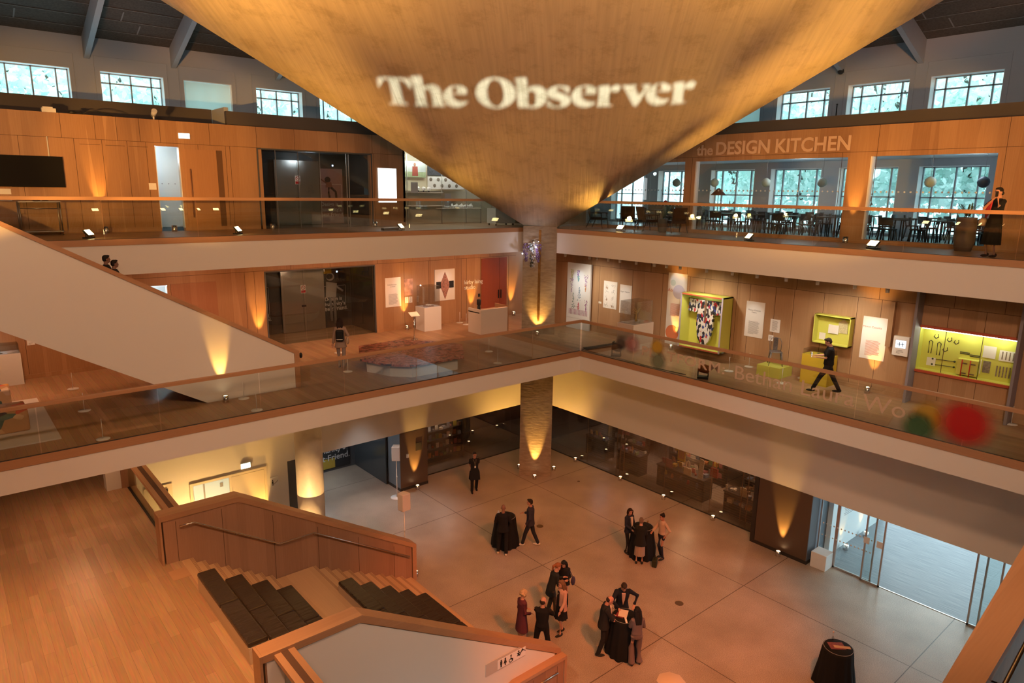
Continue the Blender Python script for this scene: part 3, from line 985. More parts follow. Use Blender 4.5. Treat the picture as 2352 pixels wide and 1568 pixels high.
q = MB(); q.tube([(-10.12, 2.08, 7.32), (-10.35, 2.08, 7.38), (-17.5, 2.08, 11.5)], 0.028); q.build('rail', M['black'], t)
for k in range(4):
    q = MB(); q.tube([(-11 - 1.8 * k, 2.08, 7.72 + 1.04 * k), (-11 - 1.8 * k, 1.96, 7.66 + 1.04 * k)], 0.012); q.build('bracket', M['black'], t)
q = MB(); q.ball((-10.10, 2.08, 7.28), (0.05, 0.05, 0.09)); q.build('end_knob', M['black'], t)

# ---- near-right stair wall at the edge of the picture
ax = Vector((-1, -0.0766, 0)).normalized()
P0 = Vector((-4.0, -15.40, 7.6)); P1 = Vector((-12.6, -16.06, 7.6)); PN = Vector((0.0766, -1, 0)).normalized() * 0.25
PA = [P0, P1, P1 + PN, P0 + Vector((0.1, -0.50, 0))]
q = MB(); q.prism([(p.x, p.y) for p in PA], 'z', 7.46, 7.6); structure('trim_right_stair_cap', q, M['capx'])
PB = [P0 + PN * .15, P1 + PN * .15, P1 + PN * .9, P0 + Vector((0.1, -0.45, 0))]
q = MB(); q.prism([(p.x, p.y) for p in PB], 'z', 2.5, 7.46); structure('wall_right_stair', q, M['stairwood'])
t = thing('stair_handrail', 'steel handrail on the oak stair wall at the bottom right corner', 'handrail')
hr = [P1 + PN * 1.4 + Vector((0.3, 0, -0.18)), P1 + PN * 1.4 + Vector((4.0, 0.22, -0.18)), P0 + Vector((0, -0.65, -0.18))]
q = MB(); q.tube(hr, 0.022); q.build('rail', M['chrome'], t)
for k in (0.2, 0.5, 0.8):
    c = hr[0].lerp(hr[2], k); q = MB(); q.tube([c, c + Vector((0, 0.16, -0.03))], 0.01); q.build('bracket', M['chrome'], t)
q = MB(); q.box(-14.5, -4, -18.2, -16.4, 2.4, 2.5); structure('floor_right_stair', q, M['floorL'])

# ---- oak dado and handrail in the basement stair, sign on the white wall
q = MB()
q.prism([(-7.70, 1.05), (-9.30, 1.05), (-9.52, 0.93), (-12.0, -0.55), (-12.0, -1.6), (-7.70, -1.6)], 'y', SY0 - 0.50, SY0 - 0.36)
q.m = 1
for x in (-7.95, -8.75, -9.2): q.box(x, x + .01, SY0 - 0.503, SY0 - 0.49, -0.5, 0.95)
structure('wall_basement_stair', q, [M['stairwood'], M['seam']])
q = MB(); q.prism([(-7.66, 1.05), (-9.30, 1.05), (-9.52, 0.93), (-12.0, -0.55), (-12.0, -0.45), (-9.5, 1.04), (-9.28, 1.14), (-7.66, 1.14)], 'y', SY0 - 0.54, SY0 - 0.34)
q.box(-7.74, -7.66, SY0 - 0.54, SY0 - 0.34, -0.02, 1.06)
structure('trim_basement_stair_cap', q, M['capx'])
t = thing('stair_handrail', 'steel handrail going down into the basement beside the toilet sign', 'handrail')
q = MB(); q.tube([(-8.0, -7.32, 0.84), (-8.55, -7.32, 0.84), (-11.6, -7.32, -1.0)], 0.022); q.build('rail', M['chrome'], t)
q = MB(); q.tube([(-8.0, -7.32, 0.82), (-8.0, -7.24, 0.80)], 0.012); q.build('bracket', M['chrome'], t); q = MB(); q.tube([(-9.2, -7.32, 0.44), (-9.2, -7.24, 0.42)], 0.012); q.build('bracket', M['chrome'], t)
q = MB()
bp_ = [(-8.6, -0.02)]
for k in range(17): bp_ += [(-8.6 - k * .3, -0.172 * (k + 1)), (-8.6 - (k + 1) * .3, -0.172 * (k + 1))]
bp_ += [(-13.7, -3.1), (-8.6, -3.1)]
q.prism(bp_, 'y', -9.2, -7.28); q.box(-14.4, -8.4, -9.2, -6.9, -3.2, -3.05); structure('floor_basement_stair', q, M['capy'])
q = MB(); q.box(-14.4, -8.4, -9.25, -9.2, -3.1, 0); structure('wall_basement_side', q, M['plaster'])
t = thing('toilet_sign', 'toilet and baby change pictogram sign in a slot on the white stair wall', 'sign')
SGY = SY0 - 0.345
q = MB(); q.box(-10.06, -8.88, SGY - 0.012, SGY + 0.004, 1.60, 1.92); q.build('panel', mat('sign_grey', (0.52, 0.47, 0.42), 0.6), t)
q = MB(); q.box(-9.72, -8.88, SGY - 0.018, SGY - 0.012, 1.63, 1.86); q.build('plate', M['white'], t)
q = MB()
f0 = SGY - 0.022


def picto(q, x, kind):
    z = 1.66
    q.cbox((x, f0, z + .165), (.035, .006, .035))
    if kind == 'man': q.cbox((x, f0, z + .10), (.055, .006, .08)); q.cbox((x, f0, z + .04), (.035, .006, .08))
    elif kind == 'woman': q.prism([(x - .045, z + .05), (x + .045, z + .05), (x + .015, z + .145), (x - .015, z + .145)], 'y', f0 - .003, f0 + .003); q.cbox((x, f0, z + .025), (.025, .006, .05))
    elif kind == 'chair':
        q.cbox((x, f0, z + .10), (.02, .006, .09)); q.cbox((x + .03, f0, z + .065), (.06, .006, .018)); q.cbox((x + .055, f0, z + .035), (.016, .006, .06))
        for k in range(14):
            a = 2 * math.pi * k / 14; q.cbox((x - .005 + .045 * math.cos(a), f0, z + .04 + .045 * math.sin(a)), (.016, .006, .016))
    elif kind == 'baby': q.cbox((x, f0, z + .10), (.05, .006, .05)); q.cbox((x, f0, z + .06), (.09, .006, .02)); q.cbox((x, f0, z + .12), (.10, .006, .018))
    else:
        q.prism([(x - .08, z + .03), (x - .02, z + .12), (x + .03, z + .13), (x + .10, z + .08), (x + .10, z + .10), (x + .03, z + .155), (x - .03, z + .145), (x - .09, z + .05)], 'y', f0 - .003, f0 + .003)


for x, k in ((-9.62, 'man'), (-9.50, 'woman'), (-9.33, 'chair'), (-9.10, 'baby'), (-8.985, 'x')): picto(q, x, k)
q.build('pictogram', M['black'], t)

# ---- handrail on the far stair wall
t = thing('stair_handrail', 'bent steel handrail on the oak wall beside the bleacher stair', 'handrail')
hy = SY1 - 0.09
q = MB(); q.tube([(-14.54, hy, 4.10), (-14.20, hy, 4.10), (-12.09, hy, 2.80), (-11.11, hy, 2.80), (-8.0, hy, 0.96)], 0.022, 10); q.build('rail', M['chrome'], t)
for x, z in ((-14.3, 4.08), (-13.2, 3.47), (-12.2, 2.85), (-11.1, 2.78), (-9.8, 2.02), (-8.4, 1.18)):
    q = MB(); q.tube([(x, hy, z - .01), (x, hy + .01, z - .05), (x, hy + .11, z - .05)], 0.009); q.build('bracket', M['chrome'], t)

# ---- glass rails along the landing edge
def landing_rail(label, y0, y1, x=-14.62):
    t = thing('landing_balustrade', label, 'balustrade')
    q = MB(); q.box(x - 0.10, x + 0.26, y0, y1, 4.27, 4.36); q.build('cap', M['capy'], t)
    q = MB(); q.box(x + 0.02, x + 0.14, y0, y1, 4.362, 4.368); q.build('cap_groove', M['seam'], t)
    n = max(1, int(abs(y1 - y0) / 2.4)); st_ = (y1 - y0) / n
    for k in range(n):
        q = MB(); q.box(x + .05, x + .065, y0 + k * st_ + .015, y0 + (k + 1) * st_ - .015, MZ - .3, 4.27); q.build('glass_pane', M['glass'], t)
    q = MB(); q.box(x + .01, x + .08, y0, y1, MZ - .01, MZ + .012); q.build('glazing_channel', M['black'], t)
    q = MB(); q.box(x + .08, x + .24, y0, y1, MZ - .35, MZ); q.build('floor_edge', M['capy'], t)


landing_rail('glass rail with a broad oak cap between the landing and the yellow wall', -0.07, 5.15)
landing_rail('glass rail with a broad oak cap beside the white basement stair wall', -12.5, SY0 - 0.36)
q = MB(); q.box(-14.75, -14.35, 5.15, 5.6, 0, 5.64); structure('trim_landing_post', q, M['stairwood'])
q = MB(); q.box(-15.15, -14.75, 5.2, 5.6, MZ, 5.64); structure('wall_landing_stub', q, M['plaster'])
q = MB(); q.box(-27, -14.4, 7.0, 7.2, MZ, 5.64); structure('wall_landing_dark', q, M['dgrey'])
# service hatch in the landing floor
q = MB(); q.box(-14.95, -14.55, -1.35, -0.85, MZ + .001, MZ + .004); o = q.build('floor_hatch', M['capx']); tag(o, 'small square oak floor hatch beside the bleacher stair wall', 'hatch')

# ---- bleacher seats with black leather cushions
m, nt, b = newmat('black_leather')
n1 = nt.nodes.new('ShaderNodeTexNoise'); n1.inputs['Scale'].default_value = 3.2; n1.inputs['Detail'].default_value = 3
g = nt.nodes.new('ShaderNodeNewGeometry'); mp = nt.nodes.new('ShaderNodeMapping'); mp.inputs['Scale'].default_value = (0.6, 3.0, 1)
nt.links.new(g.outputs['Position'], mp.inputs[0]); nt.links.new(mp.outputs[0], n1.inputs[0])
bp = nt.nodes.new('ShaderNodeBump'); bp.inputs['Strength'].default_value = 0.3; bp.inputs['Distance'].default_value = 0.04
nt.links.new(n1.outputs[0], bp.inputs['Height']); nt.links.new(bp.outputs[0], b.inputs['Normal'])
b.inputs['Base Color'].default_value = (0.030, 0.020, 0.014, 1); b.inputs['Roughness'].default_value = 0.27
M['leather'] = m
M['benchwood'] = wood('pale_oak_block', (0.50, 0.38, 0.26), (0.60, 0.47, 0.33), 'y')
ordn = ['top', 'second', 'third', 'fourth', 'lowest']


def bench(x0, x1, y0, y1, zb, zt, split, where, k, n):
    o = MB().box(x0, x1 - .02, y0, y1, zb, zt).build('bench_block', M['benchwood'])
    tag(o, 'pale oak seat block, %s tier of the %s bleacher flight' % (ordn[k], where), 'bench', 'oak seat blocks on the bleacher stair')
    ys = [y1] + split + [y0]
    for j in range(len(ys) - 1):
        c = MB(); a, b_ = ys[j + 1] + .008, ys[j] - .008
        c.box(x0 - .01, x1 + .03, a, b_, zt, zt + .11)
        t = c.build('seat_cushion', M['leather'], bevel=0.035)
        which = ['end nearer the oak wall', 'end nearer the white wall'][j] if len(ys) == 3 else 'full length'
        tag(t, 'black leather cushion on the %s tier of the %s flight, %s' % (ordn[k], where, which), 'cushion', 'black leather cushions on the bleacher stair')


for k in range(4):
    x0 = -14.62 + k * 0.58; zt = 3.49 - k * 0.35
    bench(x0, x0 + .36, -5.45 + .0 * k, -2.15 - .04 * k, MZ - (2 * k + (0 if k == 0 else 1)) * RISE - (0 if k == 0 else .0), zt, [-3.78 - .05 * k], 'upper', k, 4)
for k in range(5):
    x0 = -11.18 + k * 0.585; zt = 1.95 - k * 0.345
    bench(x0, x0 + .36, -6.4, -2.15, max(0.0, MZ - (8 + 2 * k) * RISE - .3), zt, [-3.95], 'lower', k, 5)

# ================================================================ LAMPS THAT STAND ABOUT
def uplighter(loc, label, target=None, watts=40, cone=26, r=0.085, h=0.2, blend=0.7, grp='battery uplighters on the floor'):
    t = thing('uplighter', label, 'lamp', loc, 0, grp)
    q = MB(); q.lathe([(r * .96, 0), (r, .005), (r, h), (r * .86, h), (r * .82, h - .03), (0.001, h - .03)], n=20, cap=False); q.add([(r * .96 * math.cos(a), r * .96 * math.sin(a), 0) for a in [2 * math.pi * i / 20 for i in range(20)]], [tuple(range(20))])
    q.build('body', M['chrome'], t)
    q = MB(); q.lathe([(r * .80, h - .025), (r * .5, h - .012), (0.001, h - .006)], n=16, cap=False); q.build('lens', M['lampglow'], t)
    if target:
        lamp('uplight', 'SPOT', (loc[0], loc[1], loc[2] + h + .03), watts * 3.2, GOLD, target, cone, blend, 0.03)
    return t


def flood(loc, face, label, watts, target, cone=80, tilt=50):
    """LED panel lamp lying on the gallery floor, tipped up towards face (azimuth, radians)"""
    t = thing('floodlight', label, 'lamp', loc, face, 'LED floodlights on the top gallery floor')
    rot = Matrix.Rotation(R(tilt), 3, 'Y')
    q = MB(); q.cbox((0, 0, .02), (.20, .34, .035)); q.build('base', M['black'], t)
    q = MB(); q.cbox((0, 0, 0), (.20, .36, .05)); q.v = [tuple(rot @ Vector(p) + Vector((0, 0, .15))) for p in q.v]; q.build('housing', M['black'], t)
    q = MB()
    for i in range(8):
        for j in range(4): q.cbox((.068 - j * .045, -.15 + i * .043, .028), (.038, .036, .008))
    q.v = [tuple(rot @ Vector(p) + Vector((0, 0, .15))) for p in q.v]
    q.build('led_array', M['ledglow'], t)
    q = MB(); q.tube([(0, -.19, .03), (0, -.19, .16)], .01, 6); q.tube([(0, .19, .03), (0, .19, .16)], .01, 6); q.build('yoke', M['black'], t)
    d = Vector(target) - Vector(loc)
    lamp('flood_beam', 'SPOT', Vector(loc) + Vector((0, 0, .22)) + d.normalized() * .12, watts * 3.6, GOLD, target, cone, 0.9, 0.10)


M['ledglow'] = mat('led_glow', (1, .8, .4), .5, emit=22, ecol=(1.0, 0.70, 0.30))
# ground floor
gl = [((0.85, 4.40), 'left of the corner column', None), ((0.62, 3.10), 'in front of the corner column', (0.82, 3.30, 1.5)), ((1.93, 3.26), 'right of the corner column', None),
      ((3.45, 3.40), 'by the shop glass, first from the corner column', None), ((3.45, 0.65), 'by the shop glass, second from the corner column', None), ((3.40, -1.72), 'by the shop glass, third from the corner column', None), ((3.40, -4.08), 'by the shop glass, fourth from the corner column', None)]
for (x, y), w, tg in gl:
    uplighter((x, y, 0), 'small glowing uplighter ' + w + ' on the ground floor', tg, 230 if tg else 0, 34, grp='battery uplighters on the ground floor')
for (x, y) in ((3.45, 3.40), (3.45, .65), (3.40, -1.72), (3.40, -4.08)):
    lamp('uplight', 'SPOT', (x, y, .23), 170, GOLD, (x - .25, y, 3), 120, 1.0, 0.03)
lamp('uplight', 'SPOT', (0.85, 4.40, .23), 700, GOLD, (.7, 5.6, 3.4), 80, 1, .03)
lamp('uplight', 'SPOT', (1.93, 3.26, .23), 700, GOLD, (3.06, 3.7, 3.4), 80, 1, .03)
uplighter((2.86, -7.07, 0), 'small glowing uplighter lighting the dark pillar by the entrance', (3.07, -7.04, 1.5), 230, 32, grp='battery uplighters on the ground floor')
uplighter((-3.95, 5.35, 0), 'small glowing uplighter lighting the dark pillar by the lift lobby', (-3.91, 5.60, 1.5), 230, 32, grp='battery uplighters on the ground floor')
uplighter((-7.62, -0.28, 0), 'small glowing uplighter at the foot of the bleacher stair wall', (-8.8, 1.0, 2.2), 110, 70, grp='battery uplighters on the ground floor')
lamp('uplight', 'SPOT', (-10.25, 4.55 + .75, .23), 700, GOLD, (-10.55, 5.62, 3.2), 34, .8, .03)
uplighter((-10.25, 5.3, 0), 'small uplighter hidden behind the round column, washing the yellow wall', None, 0, grp='battery uplighters on the ground floor')
lamp('uplight', 'SPOT', (-10.75, 1.3, .23), 1500, (1, .58, .22), (-9.9, 2.4, 3.0), 62, .9, .03)
uplighter((-10.75, 1.3, 0), 'small uplighter at the foot of the round column, behind the stair', None, 0, grp='battery uplighters on the ground floor')
# more washes on the yellow wall and the bulkheads
for x in (-13.4, -12.2):
    lamp('uplight', 'SPOT', (x, 4.5, .25), 460, (1, .56, .18), (x + .3, 5.6, 3.2), 110, 1, .05)
    uplighter((x, 4.7, 0), 'small uplighter behind the landing rail, washing the yellow wall, %s one' % ('left' if x < -13 else 'right'), None, 0, grp='battery uplighters on the ground floor')
# middle gallery
uplighter((-12.58, 1.50, L1), 'small glowing uplighter under the white upper stair', (-12.6, 1.74, L1 + 1.3), 95, 30, grp='battery uplighters on the middle gallery')
uplighter((0.55, 3.05, L1), 'small glowing uplighter against the column on the middle gallery', (0.85, 3.35, L1 + .9), 50, 70, grp='battery uplighters on the middle gallery')
uplighter((2.94, -9.29, L1), 'white glowing uplighter below the blank white text panel', (3.20, -9.29, L1 + 1.4), 60, 34, grp='battery uplighters on the middle gallery')
uplighter((2.94, -1.95, L1), 'white glowing uplighter below the tall banner', (3.20, -1.95, L1 + 1.4), 60, 34, grp='battery uplighters on the middle gallery')
for x, w, e, lb in ((-9.3, 0, 90, 'left of the dark lift lobby'), (-3.05, 0, 90, 'behind the white plinth'), (0.55, 0, 75, 'below the studio lettering'), (2.95, 0, 80, 'right of the red door')):
    uplighter((x - .05, 7.35, L1), 'small glowing uplighter on the middle gallery, ' + lb, (x, 7.60, L1 + 1.6), e * 1.6, 32, grp='battery uplighters on the middle gallery')
# top gallery
for (x, tgx, lb, on) in ((-14.05, -14.08, 'below the closed oak cupboard doors', 1), (-12.05, 0, 'in front of the bright glazed slot', 0), (-8.72, 0, 'at the left end of the steel lift lobby', 0), (-4.55, 0, 'at the right end of the steel lift lobby', 0)):
    uplighter((x, 7.25, L2), 'small steel uplighter on the top gallery, ' + lb, (tgx, 7.60, L2 + 1.7) if on else None, 130, 26, grp='battery uplighters on the top gallery')
uplighter((3.80, -7.73, L2), 'small steel uplighter on the top gallery, lighting the oak pier beside the lettering', (4.10, -7.73, L2 + 1.7), 130, 26, grp='battery uplighters on the top gallery')
FL = [((-14.9, 4.95, L2), 'first floodlight from the left on the top gallery', 420, (-8.5, 1.2, 16.2)),
      ((-10.75, 5.0, L2), 'second floodlight from the left on the top gallery', 150, (-6.0, 1.5, 15.2)),
      ((-5.0, 4.55, L2), 'floodlight beside the display shelves of the top gallery', 200, (-2.5, 1.5, 12.4)),
      ((2.25, 0.25, L2), 'floodlight nearest the column on the right wing, seen end on', 120, (-1.5, 1.0, 12.8)),
      ((1.75, -5.6, L2), 'floodlight in front of the restaurant chairs, turned sideways', 150, (-1.0, -3.6, 15.2)),
      ((1.95, -9.35, L2), 'bright floodlight beside the oak pier in front of the restaurant', 420, (-1.3, -7.5, 16.4))]
for loc, lb, w, tg in FL:
    d = Vector(tg) - Vector(loc)
    flood(loc, math.atan2(d.y, d.x), lb, w, tg)
# floods on the two near sides of the top gallery, out of the picture, that reach the shell and the far walls
for loc, w, tg, cone in (((-19.6, -3.5, L2), 2300, (-12.8, -1.5, 19.0), 60), ((-19.6, -10.5, L2), 700, (-11.5, -8.0, 19.2), 62),
                         ((-4.5, -18.9, L2), 2300, (-4.0, -12.0, 19.0), 60), ((-11.0, -18.9, L2), 700, (-9.0, -11.0, 19.2), 62)):
    d = Vector(tg) - Vector(loc)
    flood(loc, math.atan2(d.y, d.x), 'floodlight on the near side of the top gallery', w, tg, cone)
# wall washes toward the oak walls
# floodlights on the near side of the top gallery that rake the oak walls across the void, just above the rails
for loc, tg in (((-19.7, -7.0, L2), (-16.0, 7.6, 13.2)), ((-19.7, -6.0, L2), (-12.5, 7.6, 13.2)), ((-19.7, -5.0, L2), (-9.4, 7.6, 13.1)),
                ((-7.5, -19.0, L2), (4.1, -4.5, 13.2)), ((-6.5, -19.0, L2), (4.1, -7.9, 13.2)), ((-5.5, -19.0, L2), (4.1, -11.2, 13.1))):
    d = Vector(tg) - Vector(loc)
    flood(loc, math.atan2(d.y, d.x), 'floodlight on the near side of the top gallery', 0.001, tg, 20)
    lamp('flood_beam', 'SPOT', Vector(loc) + Vector((0, 0, 1.42)) + d.normalized() * .1, 4600 if loc[0] < -19 else 3600, AMBER, tg, 24, .5, .05)
for loc, tg in (((-19.6, -3.5, L2 + .4), (-11.0, 8.5, 18.9)), ((-4.5, -18.9, L2 + .4), (5.5, -9.0, 18.7))):
    lamp('flood_beam', 'SPOT', loc, 2600, (1, .34, .10), tg, 26, .5, .1)
lamp('under_gallery_fill', 'POINT', (-18.2, 1.0, 5.3), 34, (1, .48, .22), radius=.3)  # fill points added without fittings to brighten the dark end of the landing
lamp('under_gallery_fill', 'POINT', (-16.2, 3.6, 5.3), 60, (1, .50, .26), radius=.3)
# housings added for the unseen fill spots
for i, hl in enumerate(FILL):
    p = Vector(hl[0]); d = (Vector(hl[1]) - p).normalized()
    t = thing('fill_light_housing', 'fill light added under the roof, out of view', 'lamp', p, 0, 'added fill lights out of view')
    rot = d.to_track_quat('Z', 'Y').to_matrix()
    q = MB(); q.lathe([(.46, -.06), (.5, -.05), (.5, -.6), (.3, -.75), (.05, -.78)], n=20, cap=False); q.v = [tuple(rot @ Vector(v)) for v in q.v]; q.build('housing', M['black'], t)
# two cool spots from the roof that pool on the concrete
for (x, y), e in (((1.3 - .6, 0.3), 900), ((-4.2, -1.6), 260), ((-3.6, 8.0), 0)):
    if e: lamp('roof_spot', 'SPOT', (x - 2.2, y - 1.8, 14.2), e, (0.95, 0.93, 1.0), (x - .3, y - .3, 0), 15, .9, .05)
lamp('lobby_light', 'POINT', (-7.0, 8.0, 2.3), 60, COOL, radius=.15)
lamp('lobby_light', 'SPOT', (-6.6, 4.6, 5.3), 420, COOL, (-6.3, 3.8, 0), 74, .9, .15)

# ================================================================ PEOPLE
SKIN = mat('skin', (0.50, 0.27, 0.19), 0.55)
SKIN_D = mat('skin_dark', (0.20, 0.10, 0.07), 0.55)
cloth_cache = {}


def cl(name, col, rough=0.9):
    if name not in cloth_cache: cloth_cache[name] = mat(name, col, rough, spec=0.2)
    return cloth_cache[name]


def loft(q, secs, n=16, cap=True):
    """secs: (center Vector, rx, ry, rotation matrix or None) closed elliptical loft"""
    vs = []; fs = []
    for c, rx, ry, rot in secs:
        for i in range(n):
            a = 2 * math.pi * i / n
            p = Vector((rx * math.cos(a), ry * math.sin(a), 0))
            if rot is not None: p = rot @ p
            vs.append(Vector(c) + p)
    for k in range(len(secs) - 1):
        for i in range(n):
            j = (i + 1) % n
            fs.append((k * n + i, k * n + j, (k + 1) * n + j, (k + 1) * n + i))
    fs.append(tuple(range(n))[::-1]); fs.append(tuple(range((len(secs) - 1) * n, len(secs) * n)))
    q.add(vs, fs, True)


def limb(q, pts, rs, n=10):
    """tapered closed tube with rounded ends through pts"""
    P = [Vector(p) for p in pts]
    out = []; rr = []
    d0 = (P[0] - P[1]).normalized(); out.append(P[0] + d0 * rs[0] * .6); rr.append(rs[0] * .5)
    out += P; rr += list(rs)
    d1 = (P[-1] - P[-2]).normalized(); out.append(P[-1] + d1 * rs[-1] * .6); rr.append(rs[-1] * .5)
    q.tube(out, rr, n)


def ik(a, b, l1, l2, pole):
    a = Vector(a); b = Vector(b); d = b - a; L = min(d.length, (l1 + l2) * .999)
    if d.length > L: b = a + d.normalized() * L; d = b - a
    x = (l1 * l1 - l2 * l2 + L * L) / (2 * L)
    h = math.sqrt(max(0, l1 * l1 - x * x))
    u = d.normalized(); p = Vector(pole); p = (p - u * p.dot(u)).normalized()
    return a + u * x + p * h, b


def remesh(o, v, smooth=3):
    m = o.modifiers.new('r', 'REMESH'); m.mode = 'VOXEL'; m.voxel_size = v; m.use_smooth_shade = True
    s = o.modifiers.new('s', 'SMOOTH'); s.iterations = smooth; s.factor = 0.5
    return o


def person(label, loc, face, H=1.75, sex='m', lean=0, nod=0, turn=0, feet=None, hands=None, poles=None, skin=None,
           hair=('short', (0.02, 0.015, 0.012)), top=None, bottom=None, shoes=((0.02, 0.02, 0.02)), group=None, extra=None, voxel=0.010, build=1.0):
    """face = world azimuth (deg) the body faces; local frame: +Y forward, +X to the person's right, z up, metres at H=1.75"""
    s = H / 1.75
    t = thing('person', label, 'person', loc, R(face - 90), group)
    t.scale = (s, s, s)
    skin = skin or SKIN
    f = sex == 'f'
    feet = feet or [(-.10, .0, 0), (.10, .02, 0)]
    hipw = .095; hipz = .93
    pv = Vector((0, 0, .96))
    LR = Matrix.Rotation(R(-lean), 3, 'X')

    def T(p):       # torso points rotate forward about the hips
        p = Vector(p)
        return pv + LR @ (p - pv) if p.z > .9 else p
    hr_ = Euler((R(-lean * .6 - nod), 0, R(turn)), 'XYZ').to_matrix()
    neck = T((0, 0.0, 1.50))
    hc = neck + hr_ @ Vector((0, .025, .135))
    shw = (.155 if f else .18) * (1 + (build - 1) * .5)
    S = [T((-shw, -.005, 1.415)), T((shw, -.005, 1.415))]
    hands = hands or [(-.24, .06, .82), (.24, .06, .82)]
    poles = poles or [(-.4, -1, -.3), (.4, -1, -.3)]
    EL = []; WR = []
    for k in (0, 1):
        e, w = ik(S[k], hands[k], .29, .26, poles[k]); EL.append(e); WR.append(w)
    KN = []; AN = []
    for k in (0, 1):
        hp = Vector(((-hipw, hipw)[k], 0, hipz)); an = Vector(feet[k][:3]) + Vector((0, 0, .085))
        kn, an = ik(hp, an, .44, .42, (0.05 * (-1, 1)[k], 1, 0)); KN.append(kn); AN.append(an)
    HP = [Vector((-hipw, 0, hipz)), Vector((hipw, 0, hipz))]
    w_ = build * (0.90 if f else 1.0)
    # ---- body, one continuous surface
    q = MB()
    loft(q, [(Vector((0, 0, .86)), .12 * w_, .085 * w_, None), (Vector((0, 0, .94)), .155 * w_, .105 * w_, None), (T((0, 0, 1.08)), .125 * w_, .09 * w_, LR),
             (T((0, .005, 1.26)), .145 * w_, .10 * w_, LR), (T((0, 0, 1.38)), .155 * w_, .095, LR), (T((0, 0, 1.45)), .10, .07, LR), (T((0, 0, 1.49)), .058, .056, LR)])
    limb(q, [T((0, -.005, 1.45)), neck + hr_ @ Vector((0, .0, .05)), hc + hr_ @ Vector((0, -.02, -.05))], [.058, .054, .052])
    q.ball(hc + hr_ @ Vector((0, -.008, .02)), (.074, .094, .098), 18, 12, hr_)
    q.ball(hc + hr_ @ Vector((0, .028, -.045)), (.056, .066, .072), 14, 10, hr_)
    q.add([hc + hr_ @ Vector(p) for p in ((-.014, .085, -.02), (.014, .085, -.02), (0, .085, .03), (0, .118, -.018), (0, .07, -.03))], [(0, 3, 2), (3, 1, 2), (0, 1, 4), (0, 3, 4), (3, 1, 4), (0, 1, 2)][:5], False)
    for k in (-1, 1): q.ball(hc + hr_ @ Vector((k * .076, -.005, -.005)), (.012, .022, .032), 8, 6, hr_)
    for k in (0, 1):
        limb(q, [S[k], EL[k], WR[k]], [.046 * w_, .037, .026])
        d = (WR[k] - EL[k]).normalized(); up = Vector((0, 0, 1)) if abs(d.z) < .8 else Vector((0, 1, 0))
        sd = d.cross(up).normalized(); nm = sd.cross(d)
        pm = WR[k] + d * .05
        rot = Matrix((sd, nm, d)).transposed()
        q.ball(pm, (.038, .016, .055), 10, 8, rot)
        for j, (off, ln) in enumerate(((-.028, .062), (-.010, .074), (.010, .070), (.027, .054))):
            b0 = pm + d * .035 + sd * off; cu = -nm * (1 if d.z > -.5 else 1)
            limb(q, [b0, b0 + d * ln * .5 + cu * .006, b0 + d * ln * .9 + cu * .022], [.0095, .009, .008], 6)
        th = pm - d * .025 - sd * .03 * (1, -1)[k]
        limb(q, [th, th - sd * .022 * (1, -1)[k] + d * .03, th - sd * .026 * (1, -1)[k] + d * .058], [.012, .010, .009], 6)
        limb(q, [HP[k], KN[k], AN[k] + Vector((0, 0, .0))], [.064 * w_, .044, .033])
        limb(q, [AN[k] + Vector((0, -.03, -.04)), AN[k] + Vector((0, .12, -.055))], [.034, .026])
    b = remesh(q.build('body', skin, t), voxel)
    # ---- face
    q = MB()
    for k in (-1, 1): q.ball(hc + hr_ @ Vector((k * .030, .078, .012)), (.013, .008, .007), 8, 6, hr_)
    for k in (-1, 1): q.add([hc + hr_ @ Vector((k * x, .089 - x * .25, z)) for x, z in ((.014, .028), (.048, .026), (.048, .034), (.014, .036))], [(0, 1, 2, 3)])
    q.build('eyes', M['black'], t)
    q = MB(); q.ball(hc + hr_ @ Vector((0, .090, -.062)), (.024, .008, .007), 8, 6, hr_); q.build('mouth', cl('lips', (.35, .08, .07), .5), t)
    # ---- hair
    kind, hcol = hair
    hm = cl('hair_%.3f_%.3f_%.3f' % hcol, hcol, .7)
